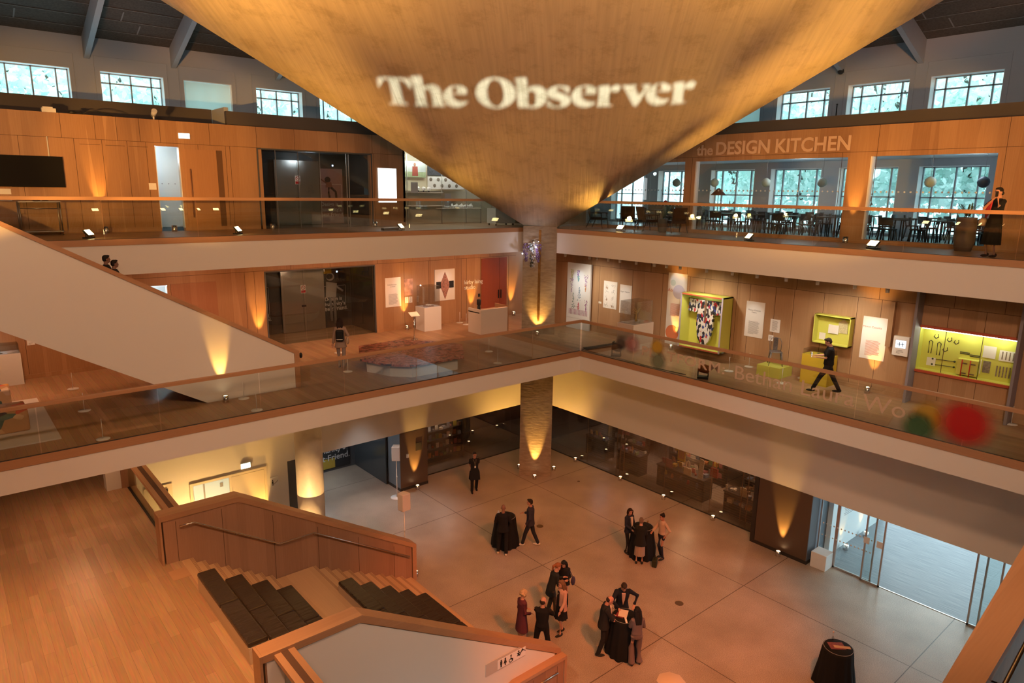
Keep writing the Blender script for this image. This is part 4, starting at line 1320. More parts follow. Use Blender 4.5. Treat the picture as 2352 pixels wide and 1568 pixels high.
    if kind != 'bald':
        q = MB()
        B = lambda p, r: q.ball(hc + hr_ @ Vector(p), r, 16, 10, hr_)
        if kind in ('short', 'balding'):
            if kind == 'short': B((0, -.022, .042), (.083, .092, .088)); B((0, .03, .095), (.06, .06, .032))
            B((0, -.045, .0), (.080, .068, .075))
        elif kind == 'curly':
            for i in range(34):
                a = random.uniform(0, 6.28); e = random.uniform(-.5, 1.3)
                v = Vector((math.cos(a) * math.cos(e) * .085, -.02 + math.sin(a) * math.cos(e) * .09, .025 + math.sin(e) * .10))
                if v.y > .05 and v.z < .05: continue
                B(v, (.034, .034, .034))
            B((0, -.03, .03), (.085, .09, .095))
        else:
            B((0, -.022, .038), (.084, .096, .092)); B((0, .02, .09), (.065, .06, .035))
            if kind == 'long':
                for x in (-.055, 0, .055): limb(q, [hc + hr_ @ Vector((x, -.055, .02)), hc + hr_ @ Vector((x * 1.15, -.085, -.14)), hc + hr_ @ Vector((x, -.095, -.33))], [.05, .048, .03], 8)
                for x in (-.075, .075): limb(q, [hc + hr_ @ Vector((x, .0, .04)), hc + hr_ @ Vector((x * 1.1, -.01, -.12)), hc + hr_ @ Vector((x, -.02, -.26))], [.03, .03, .018], 8)
            elif kind == 'bob':
                for x in (-.078, .078): limb(q, [hc + hr_ @ Vector((x, .01, .04)), hc + hr_ @ Vector((x * 1.1, .0, -.08)), hc + hr_ @ Vector((x, .0, -.17))], [.032, .034, .022], 8)
                for x in (-.05, 0, .05): limb(q, [hc + hr_ @ Vector((x, -.06, .02)), hc + hr_ @ Vector((x, -.08, -.10)), hc + hr_ @ Vector((x, -.07, -.17))], [.05, .045, .03], 8)
            elif kind == 'pony':
                limb(q, [hc + hr_ @ Vector((0, -.09, .05)), hc + hr_ @ Vector((0, -.15, .0)), hc + hr_ @ Vector((0, -.15, -.14))], [.035, .045, .02], 8)
            elif kind == 'bun':
                B((0, -.07, .105), (.036, .036, .04))
            elif kind == 'lowbun':
                B((0, -.12, -.03), (.05, .045, .05))
        remesh(q.build('hair', hm, t), .009, 2)
    # ---- upper clothing
    if top:
        kind, col = top[0], top[1]
        hem = {'shirt': .94, 'jacket': .82, 'coat': .50, 'long': .74, 'apron': .60, 'tee': .90, 'crop': .98}[kind]
        q = MB(); e = .018 + (.010 if kind in ('jacket', 'coat', 'long') else 0)
        fl = 1 + (.40 if kind == 'coat' else .26 if kind in ('coat', 'long') else (.10 if kind == 'jacket' else 0))
        secs = []
        if hem < .9: secs.append((Vector((0, 0, hem)), (.165 * fl + e) * w_, (.115 * fl + e) * w_, None))
        secs += [(Vector((0, 0, .93 if hem < .93 else hem)), (.160 + e) * w_, (.112 + e) * w_, None), (T((0, 0, 1.08)), (.135 + e) * w_, (.10 + e) * w_, LR),
                 (T((0, .005, 1.26)), (.155 + e) * w_, (.11 + e) * w_, LR), (T((0, 0, 1.38)), (.168 + e) * w_, .10 + e, LR), (T((0, 0, 1.445)), .12 + e, .078 + e * .6, LR), (T((0, -.005, 1.485)), .062 + e * .5, .060 + e * .5, LR)]
        loft(q, secs)
        for k in (0, 1):
            sl = EL[k].lerp(WR[k], .93) if kind != 'tee' else None
            a = S[k].lerp(T((0, 0, 1.40)), .12)
            if sl is not None: limb(q, [a, EL[k], sl], [(.060 + e * .4) * w_, .050 + e * .3, .036 + e * .3])
            else: limb(q, [a, S[k].lerp(EL[k], .75)], [.070 * w_, .060])
        remesh(q.build({'shirt': 'shirt', 'tee': 't_shirt', 'crop': 'blouse', 'jacket': 'jacket', 'coat': 'coat', 'long': 'jacket', 'apron': 'shirt'}[kind], cl('cloth_%.3f_%.3f_%.3f' % col, col), t), .012, 2)
        if len(top) > 2:      # shirt front showing in the open jacket
            q = MB()
            pts = [T((-.05, .118 + e, 1.44)), T((.05, .118 + e, 1.44)), T((.035, .145 + e, 1.25)), T((.0, .150 + e, 1.08)), T((-.035, .145 + e, 1.25))]
            back = [p - LR @ Vector((0, .05, 0)) for p in pts]
            q.add(pts + back, [(0, 1, 2, 3, 4), (9, 8, 7, 6, 5)] + [(i, (i + 1) % 5, (i + 1) % 5 + 5, i + 5) for i in range(5)])
            q.build('shirt_front', cl('cloth_%.3f_%.3f_%.3f' % top[2], top[2]), t)
    # ---- lower clothing
    if bottom:
        kind, col = bottom[0], bottom[1]
        mm = cl('cloth_%.3f_%.3f_%.3f' % col, col)
        q = MB()
        if kind in ('trousers', 'slim', 'wide'):
            kr, ar = {'trousers': (.070, .058), 'slim': (.060, .044), 'wide': (.082, .098)}[kind]
            loft(q, [(Vector((0, 0, .84)), .14 * w_, .10 * w_, None), (Vector((0, 0, .93)), .165 * w_, .118 * w_, None), (T((0, 0, 1.03)), .148 * w_, .108 * w_, LR)])
            for k in (0, 1): limb(q, [HP[k] + Vector((0, 0, -.02)), KN[k], AN[k] + Vector((0, -.01, .0))], [.093 * w_, kr, ar], 12)
            remesh(q.build('trousers', mm, t), .012, 2)
        else:
            hem = {'skirt': .42, 'midi': .32, 'short': .56}[kind]
            tight = .35 if top and top[0] in ('coat', 'long') else 1.0
            n = 44; vs = []; fs = []
            zs = [1.04, .94, .75, (.75 + hem) / 2, hem]
            for kz, z in enumerate(zs):
                for i in range(n):
                    a = 2 * math.pi * i / n; f_ = kz / 4.0
                    r = 1 + .07 * f_ * math.cos(a * 11 + .7)
                    rx = (.145 + .02 * min(kz, 1) + .07 * f_ * tight) * w_ * r; ry = (.10 + .02 * min(kz, 1) + .08 * f_ * tight) * w_ * r
                    vs.append((rx * math.cos(a), ry * math.sin(a) + (KN[0].y + KN[1].y) * .25 * f_, z))
            for kz in range(4):
                for i in range(n): fs.append((kz * n + i, kz * n + (i + 1) % n, (kz + 1) * n + (i + 1) % n, (kz + 1) * n + i))
            fs.append(tuple(range(n)))
            q.add(vs, fs, True); q.build('skirt', mm, t)
    if top and top[0] == 'coat' and False: pass
    for k in (0, 1):
        q = MB(); a = AN[k]
        q.ball(a + Vector((0, .045, -.052)), (.046, .135, .036), 12, 8); q.ball(a + Vector((0, -.035, -.03)), (.040, .055, .052), 10, 8)
        q.v = [(p[0], p[1], max(p[2], a.z - .085)) for p in q.v]
        sh = q.build('shoe', cl('shoe_%.2f_%.2f_%.2f' % shoes, shoes, .5), t)
    t['_hc'] = tuple(hc); del t['_hc']
    if extra: extra(t, dict(hc=hc, hr=hr_, T=T, WR=WR, EL=EL, S=S, KN=KN, LR=LR))
    return t


BLK = (0.012, 0.012, 0.014); NAVY = (0.018, 0.022, 0.040)


def az(p, q_): return math.degrees(math.atan2(q_[1] - p[1], q_[0] - p[0]))


# world azimuth towards the camera is about -135 deg; away from it 45; picture right -40; picture left 140
def att_extra(t, d):
    T = d['T']
    q = MB(); q.add([T((-.11, .135, 1.34)), T((.11, .135, 1.34)), T((.13, .155, 1.10)), Vector((.19, .165, .93)), Vector((.21, .18, .58)), Vector((-.21, .18, .58)), Vector((-.19, .165, .93)), T((-.13, .155, 1.10))], [tuple(range(8))])
    for k in (-1, 1): q.add([Vector((k * .19, .165, .93)), Vector((k * .21, .18, .58)), Vector((k * .245, 0, .58)), Vector((k * .20, 0, .93))], [(0, 1, 2, 3)])
    o = q.build('apron', cl('apron', (.015, .017, .02)), t); so = o.modifiers.new('s', 'SOLIDIFY'); so.thickness = .012
    q = MB(); q.tube([T((-.055, .08, 1.46)), T((-.03, .16, 1.34)), T((0, .175, 1.20))], .005, 6); q.tube([T((.055, .08, 1.46)), T((.03, .16, 1.34)), T((0, .175, 1.20))], .005, 6)
    q.build('lanyard', cl('lanyard', (.30, .25, .16)), t)
    q = MB(); q.cbox(T((0, .18, 1.16)), (.055, .008, .085)); q.build('badge', M['white'], t)


person('person in a black apron and lanyard, hands behind the back, facing the hall', (-2.20, 3.72, 0), -118, 1.74, hands=[(-.10, -.20, .92), (.10, -.20, .92)], poles=[(-1, -1.2, 0), (1, -1.2, 0)],
       feet=[(-.10, -.12, 0), (.13, .16, 0)], top=('tee', (.02, .02, .022)), bottom=('trousers', BLK), extra=att_extra, skin=mat('skin_a', (.40, .20, .14), .55), nod=6)
person('person with a shaved head in black, seen from behind, at a draped table', (-4.50, -0.95, 0), 46, 1.80, skin=SKIN_D, hair=('bald', (0, 0, 0)), top=('jacket', BLK), bottom=('trousers', BLK), shoes=(.62, .55, .45), feet=[(-.16, .0, 0), (.12, -.12, 0)], hands=[(-.2, .28, 1.08), (.2, .28, 1.08)], nod=10)
person('person in a dark overshirt and white trainers walking past the table', (-3.42, -1.15, 0), 125, 1.78, top=('jacket', (.035, .032, .045)), bottom=('trousers', (.02, .022, .03)), shoes=(.66, .60, .52), feet=[(-.08, .26, .02), (.09, -.26, .03)],
       hands=[(-.24, .1, .92), (.20, .26, 1.12)], skin=mat('skin_b', (.42, .22, .15), .55), turn=8, nod=4)
TB1 = (-0.83, -4.05)
person('person with long dark hair, navy jacket and pale top behind the drinks table', (-1.05, -3.62, 0), -100, 1.68, 'f', hair=('bob', (.03, .015, .01)), top=('jacket', NAVY, (.55, .48, .40)), bottom=('slim', BLK), hands=[(-.1, .28, 1.05), (.12, .30, 1.06)], nod=12, turn=-15)
person('person with short grey hair in a black jacket and pleated midi skirt, seen from behind', (-1.33, -4.36, 0), 38, 1.66, 'f', hair=('short', (.16, .11, .08)), top=('long', (.016, .016, .015)), bottom=('midi', (.34, .26, .21)), hands=[(-.12, .30, 1.05), (.14, .30, 1.02)], build=1.08, nod=8)
person('person with a top bun, beige blouse and dark jeans, hand on hip', (-0.50, -4.62, 0), 168, 1.68, 'f', hair=('bun', (.015, .01, .01)), top=('crop', (.46, .34, .26)), bottom=('slim', (.02, .022, .035)), hands=[(-.20, .02, .98), (.12, .34, 1.10)], poles=[(-1, -.5, 0), (.6, -.6, -.5)], feet=[(-.09, 0, 0), (.11, -.08, 0)], skin=mat('skin_c', (.38, .18, .12), .55), nod=8)
person('person with a red ponytail and dark jacket leaning in to the group', (-5.70, -4.62, 0), -22, 1.72, 'f', lean=16, hair=('pony', (.26, .10, .045)), top=('long', (.018, .022, .024)), bottom=('trousers', (.05, .042, .032)), shoes=(.62, .54, .44), feet=[(-.10, -.04, 0), (.11, .14, 0)], hands=[(-.10, .42, 1.16), (.10, .40, 1.14)], nod=6)


def bag_extra(t, d):
    q = MB(); q.tube([d['S'][0] + Vector((.02, 0, .05)), Vector((-.27, -.06, 1.05))], .012, 6); q.ball((-.27, -.06, .95), (.07, .12, .15), 12, 8); q.build('shoulder_bag', cl('bag_purple', (.05, .04, .08), .6), t)


person('person with a black headscarf, glasses and shoulder bag', (-5.04, -4.52, 0), -150, 1.62, 'f', lean=8, nod=22, hair=('long', (.012, .012, .014)), top=('jacket', (.015, .016, .02)), bottom=('slim', BLK), hands=[(-.1, .25, 1.1), (.1, .26, 1.08)], extra=bag_extra)


def card_extra(t, d):
    T = d['T']
    q = MB()
    q.add([T((-.045, .14, 1.43)), T((.045, .14, 1.43)), T((.055, .165, 1.1)), Vector((.06, .17, .80)), Vector((-.06, .17, .80)), T((-.055, .165, 1.1))], [tuple(range(6))])
    o = q.build('dress_front', cl('dress', BLK), t); so = o.modifiers.new('s', 'SOLIDIFY'); so.thickness = .02
    q = MB(); q.tube([T((-.06, .10, 1.47)), T((0, .165, 1.33)), T((.06, .10, 1.47))], .005, 6); q.build('necklace', cl('necklace', (.6, .5, .35)), t)


person('person in a pale pink cardigan over a black dress, smiling', (-6.02, -5.42, 0), 168, 1.68, 'f', hair=('long', (.17, .09, .05)), top=('jacket', (.52, .32, .26)), bottom=('short', BLK), feet=[(-.10, .10, 0), (.08, -.08, 0)], hands=[(-.22, .20, .92), (.24, .02, .86)], extra=card_extra, build=1.05, nod=8, shoes=(.02, .02, .022))
person('person with curly blonde hair in a long plum coat', (-7.22, -5.08, 0), -12, 1.66, 'f', hair=('curly', (.50, .36, .22)), top=('coat', (.105, .030, .045)), bottom=('midi', (.42, .27, .18)), hands=[(-.1, .22, 1.05), (.12, .22, 1.02)], nod=10, build=1.05)
person('person in a black suit with folded arms, seen from behind', (-7.15, -5.82, 0), 40, 1.78, hair=('balding', (.035, .025, .02)), top=('shirt', BLK), bottom=('trousers', BLK), feet=[(-.22, 0, 0), (.22, -.05, 0)], hands=[(.10, .20, 1.22), (.02, .26, 1.18)], poles=[(-1, .2, -.6), (1, .3, -.6)], turn=-30, nod=4, build=1.05)


def tie_extra(t, d):
    T = d['T']
    q = MB(); q.add([T((-.018, .166, 1.42)), T((.018, .166, 1.42)), T((.026, .185, 1.14)), T((0, .185, 1.08)), T((-.026, .185, 1.14))], [tuple(range(5))])
    o = q.build('tie', cl('tie', (.10, .11, .22)), t); so = o.modifiers.new('s', 'SOLIDIFY'); so.thickness = .01


TB2 = (-5.25, -7.05)
person('balding person in a charcoal suit with folded arms and a blue tie', (-5.75, -6.75, 0), -42, 1.76, lean=6, nod=24, hair=('balding', (.03, .022, .02)), top=('jacket', (.022, .022, .024), (.6, .5, .45)), bottom=('trousers', (.020, .020, .022)), feet=[(-.08, .16, 0), (.12, -.12, 0)], hands=[(.12, .22, 1.16), (-.02, .27, 1.12)], poles=[(-1, .2, -.6), (1, .3, -.6)], extra=tie_extra, build=1.08, skin=mat('skin_d', (.52, .24, .17), .5))
person('person in a navy jacket and open pale shirt pointing at papers', (-4.74, -6.50, 0), -130, 1.80, lean=14, nod=26, hair=('short', (.03, .02, .015)), top=('jacket', (.014, .018, .030), (.50, .38, .34)), bottom=('trousers', BLK), hands=[(-.30, .22, 1.06), (.16, .46, 1.10)], poles=[(-1, -.6, 0), (1, -.6, 0)])
person('person with long black hair in a grey trouser suit, seen from behind', (-5.42, -7.62, 0), 58, 1.68, 'f', hair=('long', (.012, .010, .010)), top=('crop', (.17, .12, .115)), bottom=('wide', (.17, .12, .115)), hands=[(-.08, .34, 1.12), (.16, .30, 1.06)], nod=14, feet=[(-.11, 0, 0), (.12, .04, 0)])


def phone_extra(off):
    def f(t, d):
        q = MB(); p = d['WR'][off] + (d['WR'][off] - d['EL'][off]).normalized() * .10
        q.cbox(p + Vector((0, .012, .02)), (.07, .012, .14)); q.build('phone', mat('phone_screen', (.5, .6, .7), .2, emit=1.2) if off == 1 else M['black'], t)
    return f


person('bearded person in black t-shirt and trousers walking with a phone', (1.80, -8.55, L1), 122, 1.74, nod=24, hair=('short', (.03, .02, .015)), top=('tee', BLK), bottom=('trousers', (.02, .02, .024)), feet=[(-.09, .42, .03), (.09, -.38, .02)], hands=[(-.08, .36, 1.14), (.10, .38, 1.16)], extra=phone_extra(1), build=1.15, voxel=.009)


def pack_extra(t, d):
    q = MB(); q.cbox((0, -.20, 1.18), (.27, .13, .40)); o = q.build('backpack', cl('backpack', BLK, .6), t, bevel=.05)
    q = MB(); q.cbox((0, -.268, 1.06), (.20, .012, .012)); q.build('zip', M['white'], t)
    q = MB(); q.ball((.24, -.05, .98), (.06, .10, .13), 12, 8); q.build('tote', cl('tote', (.45, .34, .26)), t)


person('person with long dark hair, pale cardigan and black backpack walking away', (-8.30, 3.05, L1), 58, 1.70, 'f', hair=('long', (.02, .012, .01)), top=('long', (.30, .22, .18)), bottom=('slim', (.26, .22, .21)), shoes=(.30, .2, .15), feet=[(-.08, .10, 0), (.10, -.30, .07)], hands=[(-.25, .0, .85), (.18, .20, 1.2)], extra=pack_extra)


def woman_extra(t, d):
    q = MB(); p = d['WR'][0]
    q.cbox(p + Vector((.02, .03, .09)), (.02, .07, .14)); q.build('phone', M['black'], t)
    q = MB(); T = d['T']
    for k in (0, 1):
        pass
    q.add([T((.03, .14, 1.42)), T((.16, .13, 1.38)), T((.19, .13, 1.12)), Vector((.14, .15, .98)), T((.05, .16, 1.12))], [tuple(range(5))])
    o = q.build('patterned_scarf', mat('red_scarf', (.35, .02, .035), .8, var=.7, bscale=30), t); so = o.modifiers.new('s', 'SOLIDIFY'); so.thickness = .03
    q = MB(); q.tube([d['S'][1] + Vector((0, 0, .06)), Vector((.27, .0, 1.1)), Vector((.26, .04, .98))], .009, 6); q.ball((.26, .06, .88), (.08, .17, .12), 14, 8); q.build('handbag', cl('handbag', (.42, .30, .22), .7), t)


person('person in a black dress and red patterned scarf, phone to ear, by the restaurant', (1.95, -12.18, L2), 158, 1.70, 'f', hair=('lowbun', (.015, .012, .012)), top=('tee', BLK), bottom=('midi', (.022, .018, .016)), shoes=(.06, .035, .03), hands=[(-.10, .16, 1.50), (.02, .20, 1.42)], poles=[(-.5, .5, -1), (.6, .5, -1)], extra=woman_extra, skin=mat('skin_e', (.42, .21, .15), .5), build=1.08, voxel=.008, nod=4)
for (px, py), lb, hgt in (((243, 599), 'person with dark hair on the upper stair, only the head showing, left', 1.75), ((262, 609), 'person with dark hair on the upper stair, only the head showing, right', 1.70)):
    best = None
    for k in range(30):
        p = ony(px, py + 4, 2.2 + .05 * k); zs = L1 + rs_ * (int((-10.62 - p.x) / tr_) + 1); e = abs(p.z - zs - 1.60 * hgt / 1.75)
        if best is None or e < best[0]: best = (e, p, zs)
    e, p, zs = best
    person(lb, (p.x, p.y, zs), 0, min(1.9, max(1.5, (p.z - zs) / 1.60 * 1.75)), hair=('short', (.012, .01, .01)), top=('jacket', BLK), bottom=('trousers', BLK), skin=SKIN_D)

# ---- draped tables
def draped_table(loc, label, r=.36, h=1.10, rb=.48, seed=1, grp='black draped standing tables'):
    rnd = random.Random(seed); t = thing('standing_table', label, 'table', (loc[0], loc[1], 0), 0, grp)
    n = 96; prof = [(0.0001, h), (r * .9, h), (r, h - .015), (r + .01, h - .08), (r + .05, h * .6), (r + .11, h * .25), (rb, .006)]
    vs = []; fs = []; ph = rnd.uniform(0, 6)
    for k, (rr, z) in enumerate(prof):
        f_ = max(0, (k - 2) / 4.0)
        for i in range(n):
            a = 2 * math.pi * i / n
            w = 1 + f_ * (.055 * math.cos(a * 13 + ph) + .04 * math.cos(a * 5 + 2 * ph))
            vs.append((rr * w * math.cos(a), rr * w * math.sin(a), z))
    for k in range(len(prof) - 1):
        for i in range(n): fs.append((k * n + i, k * n + (i + 1) % n, (k + 1) * n + (i + 1) % n, (k + 1) * n + i))
    q = MB(); q.add(vs, fs, True); q.build('tablecloth', cl('black_cloth', (.010, .010, .011), .85), t)
    q = MB(); q.lathe([(r * .97, h - .03), (r * .97, h - .006)], n=40); q.build('tabletop', M['grey'], t)
    q = MB(); q.lathe([(.035, .02), (.035, h - .03)], n=12); q.lathe([(.25, 0.001), (.25, .02)], n=24); q.build('pedestal', M['steel'], t)
    return t


draped_table((-4.02, -0.50), 'black draped standing table in front of the person with the shaved head', seed=2)
draped_table(TB1, 'black draped standing table with drinks, three people around it', seed=3, rb=.46)
draped_table(TB2, 'black draped standing table with open papers, three people around it', seed=5)
draped_table((-2.05, -11.35), 'black draped standing table standing alone at the bottom right', seed=6, rb=.50)
tp = MB(); tp.lathe([(0.0001, .0), (.33, .0), (.345, .012), (.33, .025), (0.0001, .03)], n=8, cap=False)
o = tp.build('table_top', cl('beige_top', (.62, .48, .34), .6), None, loc=(onz(1541, 1566, 1.08))); tag(o, 'pale octagonal tabletop just showing at the bottom edge', 'table top')
q = MB(); q.lathe([(.04, 0), (.04, 1.06)], n=10); q.lathe([(.25, 0), (.25, .02)], n=20); o2 = q.build('pedestal', M['steel'], None, loc=(0, 0, -1.08)); o2.parent = o


def paper(x, y, z, sx, sy, rz, m, name, label, cat, thick=.003):
    q = MB(); q.cbox((0, 0, thick / 2), (sx, sy, thick)); o = q.build(name, m, loc=(x, y, z)); o.rotation_euler = (0, 0, R(rz)); return tag(o, label, cat)


PAP = mat('paper', (.72, .62, .50), .8, var=.12, bscale=60); MAG = mat('magazine_cover', (.22, .06, .05), .4, var=.8, bscale=18)
paper(-5.30, -6.95, 1.103, .30, .22, 20, cl('folder', (.20, .03, .04), .6), 'folder', 'dark red folder under the papers on the table', 'folder')
paper(-5.22, -6.97, 1.108, .34, .24, 32, PAP, 'document', 'open printed papers on the table the three people lean over', 'paper')
paper(-5.40, -7.22, 1.103, .24, .05, 50, M['white'], 'pen', 'white pen lying at the table edge by the papers', 'pen', .012)
a_ = paper(-2.05, -11.30, 1.103, .28, .38, 48, MAG, 'magazine', 'dark red photo magazine on the lone table', 'magazine', .006)
paper(-2.00, -11.42, 1.110, .10, .40, 40, cl('card', (.55, .36, .22)), 'menu_card', 'narrow tan card beside the magazine on the lone table', 'card')


def glass_of(x, y, z, label):
    t = thing('wine_glass', label, 'glass', (x, y, z))
    q = MB(); q.lathe([(.032, 0), (.03, .004), (.005, .008), (.004, .08), (.03, .11), (.036, .15), (.030, .19)], n=16, cap=False); q.build('bowl', M['acrylic'], t)
    q = MB(); q.lathe([(.006, .088), (.027, .11), (.033, .14), (.001, .141)], n=14, cap=False); q.build('wine', cl('wine', (.45, .25, .10), .2), t)


glass_of(-0.78, -3.90, 1.10, 'wine glass on the drinks table, nearest the person in navy')
glass_of(-0.65, -4.10, 1.10, 'wine glass on the drinks table, nearest the person in the beige blouse')
t = thing('flower_vase', 'tiny glass bud vase with a single stem on the lone table', 'vase', (-1.87, -11.12, 1.10))
q = MB(); q.lathe([(.03, 0), (.034, .05), (.018, .08), (.015, .10)], n=14); q.build('vase', M['acrylic'], t)
q = MB(); q.tube([(0, 0, .02), (.01, .01, .2)], .004, 6); q.ball((.01, .01, .21), .022); q.build('flower', cl('flower', (.6, .4, .3)), t)
t = thing('handbag', 'dark green handbag standing on the floor by the drinks table', 'bag', (-1.02, -4.78, 0))
q = MB(); q.cbox((0, 0, .13), (.30, .16, .26), R(30)); q.build('bag', cl('bag_green', (.030, .032, .018), .6), t, bevel=.03)
q = MB(); q.tube([(-.08, -.04, .25), (-.05, -.03, .36), (.05, .03, .36), (.08, .04, .25)], .01, 6); q.build('strap', cl('bag_green', (.030, .032, .018), .6), t)
q = MB(); q.ball((-4.40, -0.62, 1.28), (.10, .07, .11), 12, 8)
o = MB().prism([(-.09, 0), (.09, 0), (.02, .22)], 'y', -.03, .03).build('folded_napkin', M['white'], loc=(-4.27, -.40, 1.10)); tag(o, 'folded white napkin standing on the table beside the person in black', 'napkin')

# ================================================================ GROUND FLOOR: shop, lobby, entrance
M['shopdark'] = mat('shop_black_wood', (0.030, 0.024, 0.020), 0.5)
M['shopwall'] = mat('shop_wall', (0.05, 0.045, 0.045), 0.8)
M['pillar'] = mat('dark_metal_panel', (0.13, 0.085, 0.06), 0.42, 0.3, bump=.04, bscale=40)
M['pillarblue'] = mat('grey_blue_panel', (0.16, 0.18, 0.21), 0.5)


def pillar(x0, x1, y0, y1, name, face):
    q = MB(); q.box(x0, x1, y0, y1, 0.0, 2.53); structure(name, q, M['pillar'])
    q = MB()
    if face == 'x': q.box(x0 + .0, x1, y0 - .012, y0, 0, 2.5); q.box(x0 - .015, x1, y0 - .016, y1 + .01, 0, .11)
    else: q.box(x0 - .012, x0, y0, y1, 0, 2.52); q.box(x0 - .016, x1 + .01, y0 - .015, y1, 0, .11)
    structure('trim_' + name, q, M['pillarblue'] if True else M['pillar'])


q = MB(); q.box(3.06, 4.3, -7.95, -6.03, 0.0, 2.51); structure('column_entrance', q, M['pillar'])
q = MB(); q.box(3.07, 4.3, -7.97, -7.95, 0.0, 2.51); structure('trim_entrance_column_side', q, M['pillarblue'])
q = MB(); q.box(3.045, 4.3, -7.985, -6.02, 0.0, .12); structure('baseboard_entrance_column', q, M['shopdark'])
q = MB(); q.box(3.045, 3.4, -6.02, -5.86, 0, 2.51); structure('trim_entrance_column_edge', q, M['shopdark'])
q = MB(); q.box(-4.60, -3.28, 5.60, 6.6, 0.0, 2.54); structure('column_lobby', q, M['pillar'])
q = MB(); q.box(-4.62, -4.60, 5.61, 6.6, 0.0, 2.54); structure('trim_lobby_column_side', q, M['pillarblue'])
q = MB(); q.box(-4.635, -3.27, 5.585, 6.6, 0.0, .12); structure('baseboard_lobby_column', q, M['shopdark'])
q = MB(); q.box(-3.28, -3.10, 6.0, 6.4, 0, 2.53); structure('trim_shop_jamb', q, M['shopdark'])
for lb, x0, x1 in (('small dark plaque on the pillar by the lift lobby', -3.86, -3.58),):
    q = MB(); q.box(x0, x1, 5.57, 5.60, 1.62, 1.96); tag(q.build('wall_plaque', M['shopdark']), lb, 'plaque')
q = MB(); q.box(-4.33, -4.23, 5.54, 5.60, 1.42, 1.58); tag(q.build('wall_switch_box', M['whitep']), 'small white box on the pillar by the lift lobby', 'box')
# shop enclosure
q = MB(); q.box(3.66, FXX, 9.8, 10.0, 0, 3.2); q.box(-3.1, FXX, 9.8, 10.0, 0, 3.2); q.box(8.9, 9.1, -7.6, 9.8, 0, 3.2); q.box(4.3, 9.0, -7.9, -7.7, 0, 3.2)
structure('wall_shop', q, M['shopwall'])
q = MB(); q.box(-3.2, FXX, 6.3, 10, 2.9, 3.0); q.box(3.66, FXX, -7.9, 6.3, 2.9, 3.0); structure('ceiling_shop', q, M['shopwall'])
q = MB(); q.box(-3.3, -3.15, 6.4, 9.8, 0, 2.9); structure('wall_shop_left', q, M['shopwall'])


def shopfront(label, axis, plane, joints):
    t = thing('shop_front', label, 'shop front')
    for a, b_ in zip(joints[:-1], joints[1:]):
        q = MB(); a, b_ = min(a, b_) + .006, max(a, b_) - .006
        if axis == 'x': q.box(plane, plane + .012, a, b_, .03, 2.52)
        else: q.box(a, b_, plane, plane + .012, .03, 2.54)
        q.build('glass_pane', M['glassd'], t)
    lo, hi = min(joints), max(joints)
    q = MB()
    if axis == 'x': q.box(plane - .01, plane + .03, lo, hi, 0, .03)
    else: q.box(lo, hi, plane - .01, plane + .03, 0, .03)
    q.build('floor_channel', M['shopdark'], t)
    return t


M['rod'] = mat('shutter_rod', (0.35, 0.22, 0.14), 0.35, 0.8)
sf = shopfront('long shop window with a rolling grille, right of the corner column', 'x', 3.66, [5.9, 4.09, 1.6, -.9, -3.4, -5.88])
sf2 = shopfront('shop window left of the corner column', 'y', 6.3, [-3.1, -.6, 1.9, 3.6])


def grille(y0, y1, parent):
    q = MB()
    for k in range(24): q.box(3.76, 3.766, y0, y1, .12 + k * .10, .125 + k * .10)
    o = q.build('grille_rods', M['rod'], parent); o['kind'] = 'stuff'
    q = MB(); n = int((y1 - y0) / .55)
    for k in range(n + 1):
        if k % 4 == 0: q.box(3.75, 3.775, y0 + k * .55 - .006, y0 + k * .55 + .006, .03, 2.5)
    q.build('grille_guides', M['rod'], parent)


grille(-5.85, 3.4, sf)
for k, y in enumerate((1.15, .95, .72, -5.0, -5.25, -5.5, -5.7)):
    q = MB(); q.box(3.72, 3.745, y - .012, y + .012, 0, 2.5); q.build('folded_mullion', M['rod'], sf)

# shop furniture: display tables with goods standing on and in them
GC = {'orange': (.55, .22, .07), 'cream': (.62, .50, .34), 'pink': (.50, .18, .18), 'blue': (.13, .20, .34), 'yellow': (.58, .40, .06), 'white': (.66, .62, .56), 'grey': (.22, .22, .22), 'red': (.42, .05, .04), 'green': (.14, .24, .10), 'brown': (.24, .12, .06)}
GM = {k: mat('goods_' + k, v, .55, var=.35, bscale=25) for k, v in GC.items()}
used_labels = {}


def ulabel(s):
    used_labels[s] = used_labels.get(s, 0) + 1
    return s


def display(name, label, x0, x1, y0, y1, h, shelf=True):
    t = thing(name, label, 'display unit', ((x0 + x1) / 2, (y0 + y1) / 2, 0))
    a, b_ = (x1 - x0) / 2, (y1 - y0) / 2
    q = MB(); q.box(-a, a, -b_, b_, h - .05, h); q.build('top', M['shopdark'], t)
    q = MB(); q.box(-a + .03, a - .03, -b_ + .03, b_ - .03, 0, .06)
    q.build('plinth', M['shopdark'], t)
    q = MB(); q.box(a * .1, a * .14, -b_ + .03, b_ - .03, .06, h - .05); q.build('back_panel', M['shopdark'], t)
    for s in (-1, 1):
        q = MB(); yy = s * (b_ - .03); q.box(-a + .03, a - .03, min(yy, yy - s * .03), max(yy, yy - s * .03), .06, h - .05); q.build('side_panel', M['shopdark'], t)
    if shelf:
        q = MB(); q.box(-a + .03, a * .1, -b_ + .06, b_ - .06, h * .5, h * .5 + .03); q.build('shelf', M['shopdark'], t)
    return t


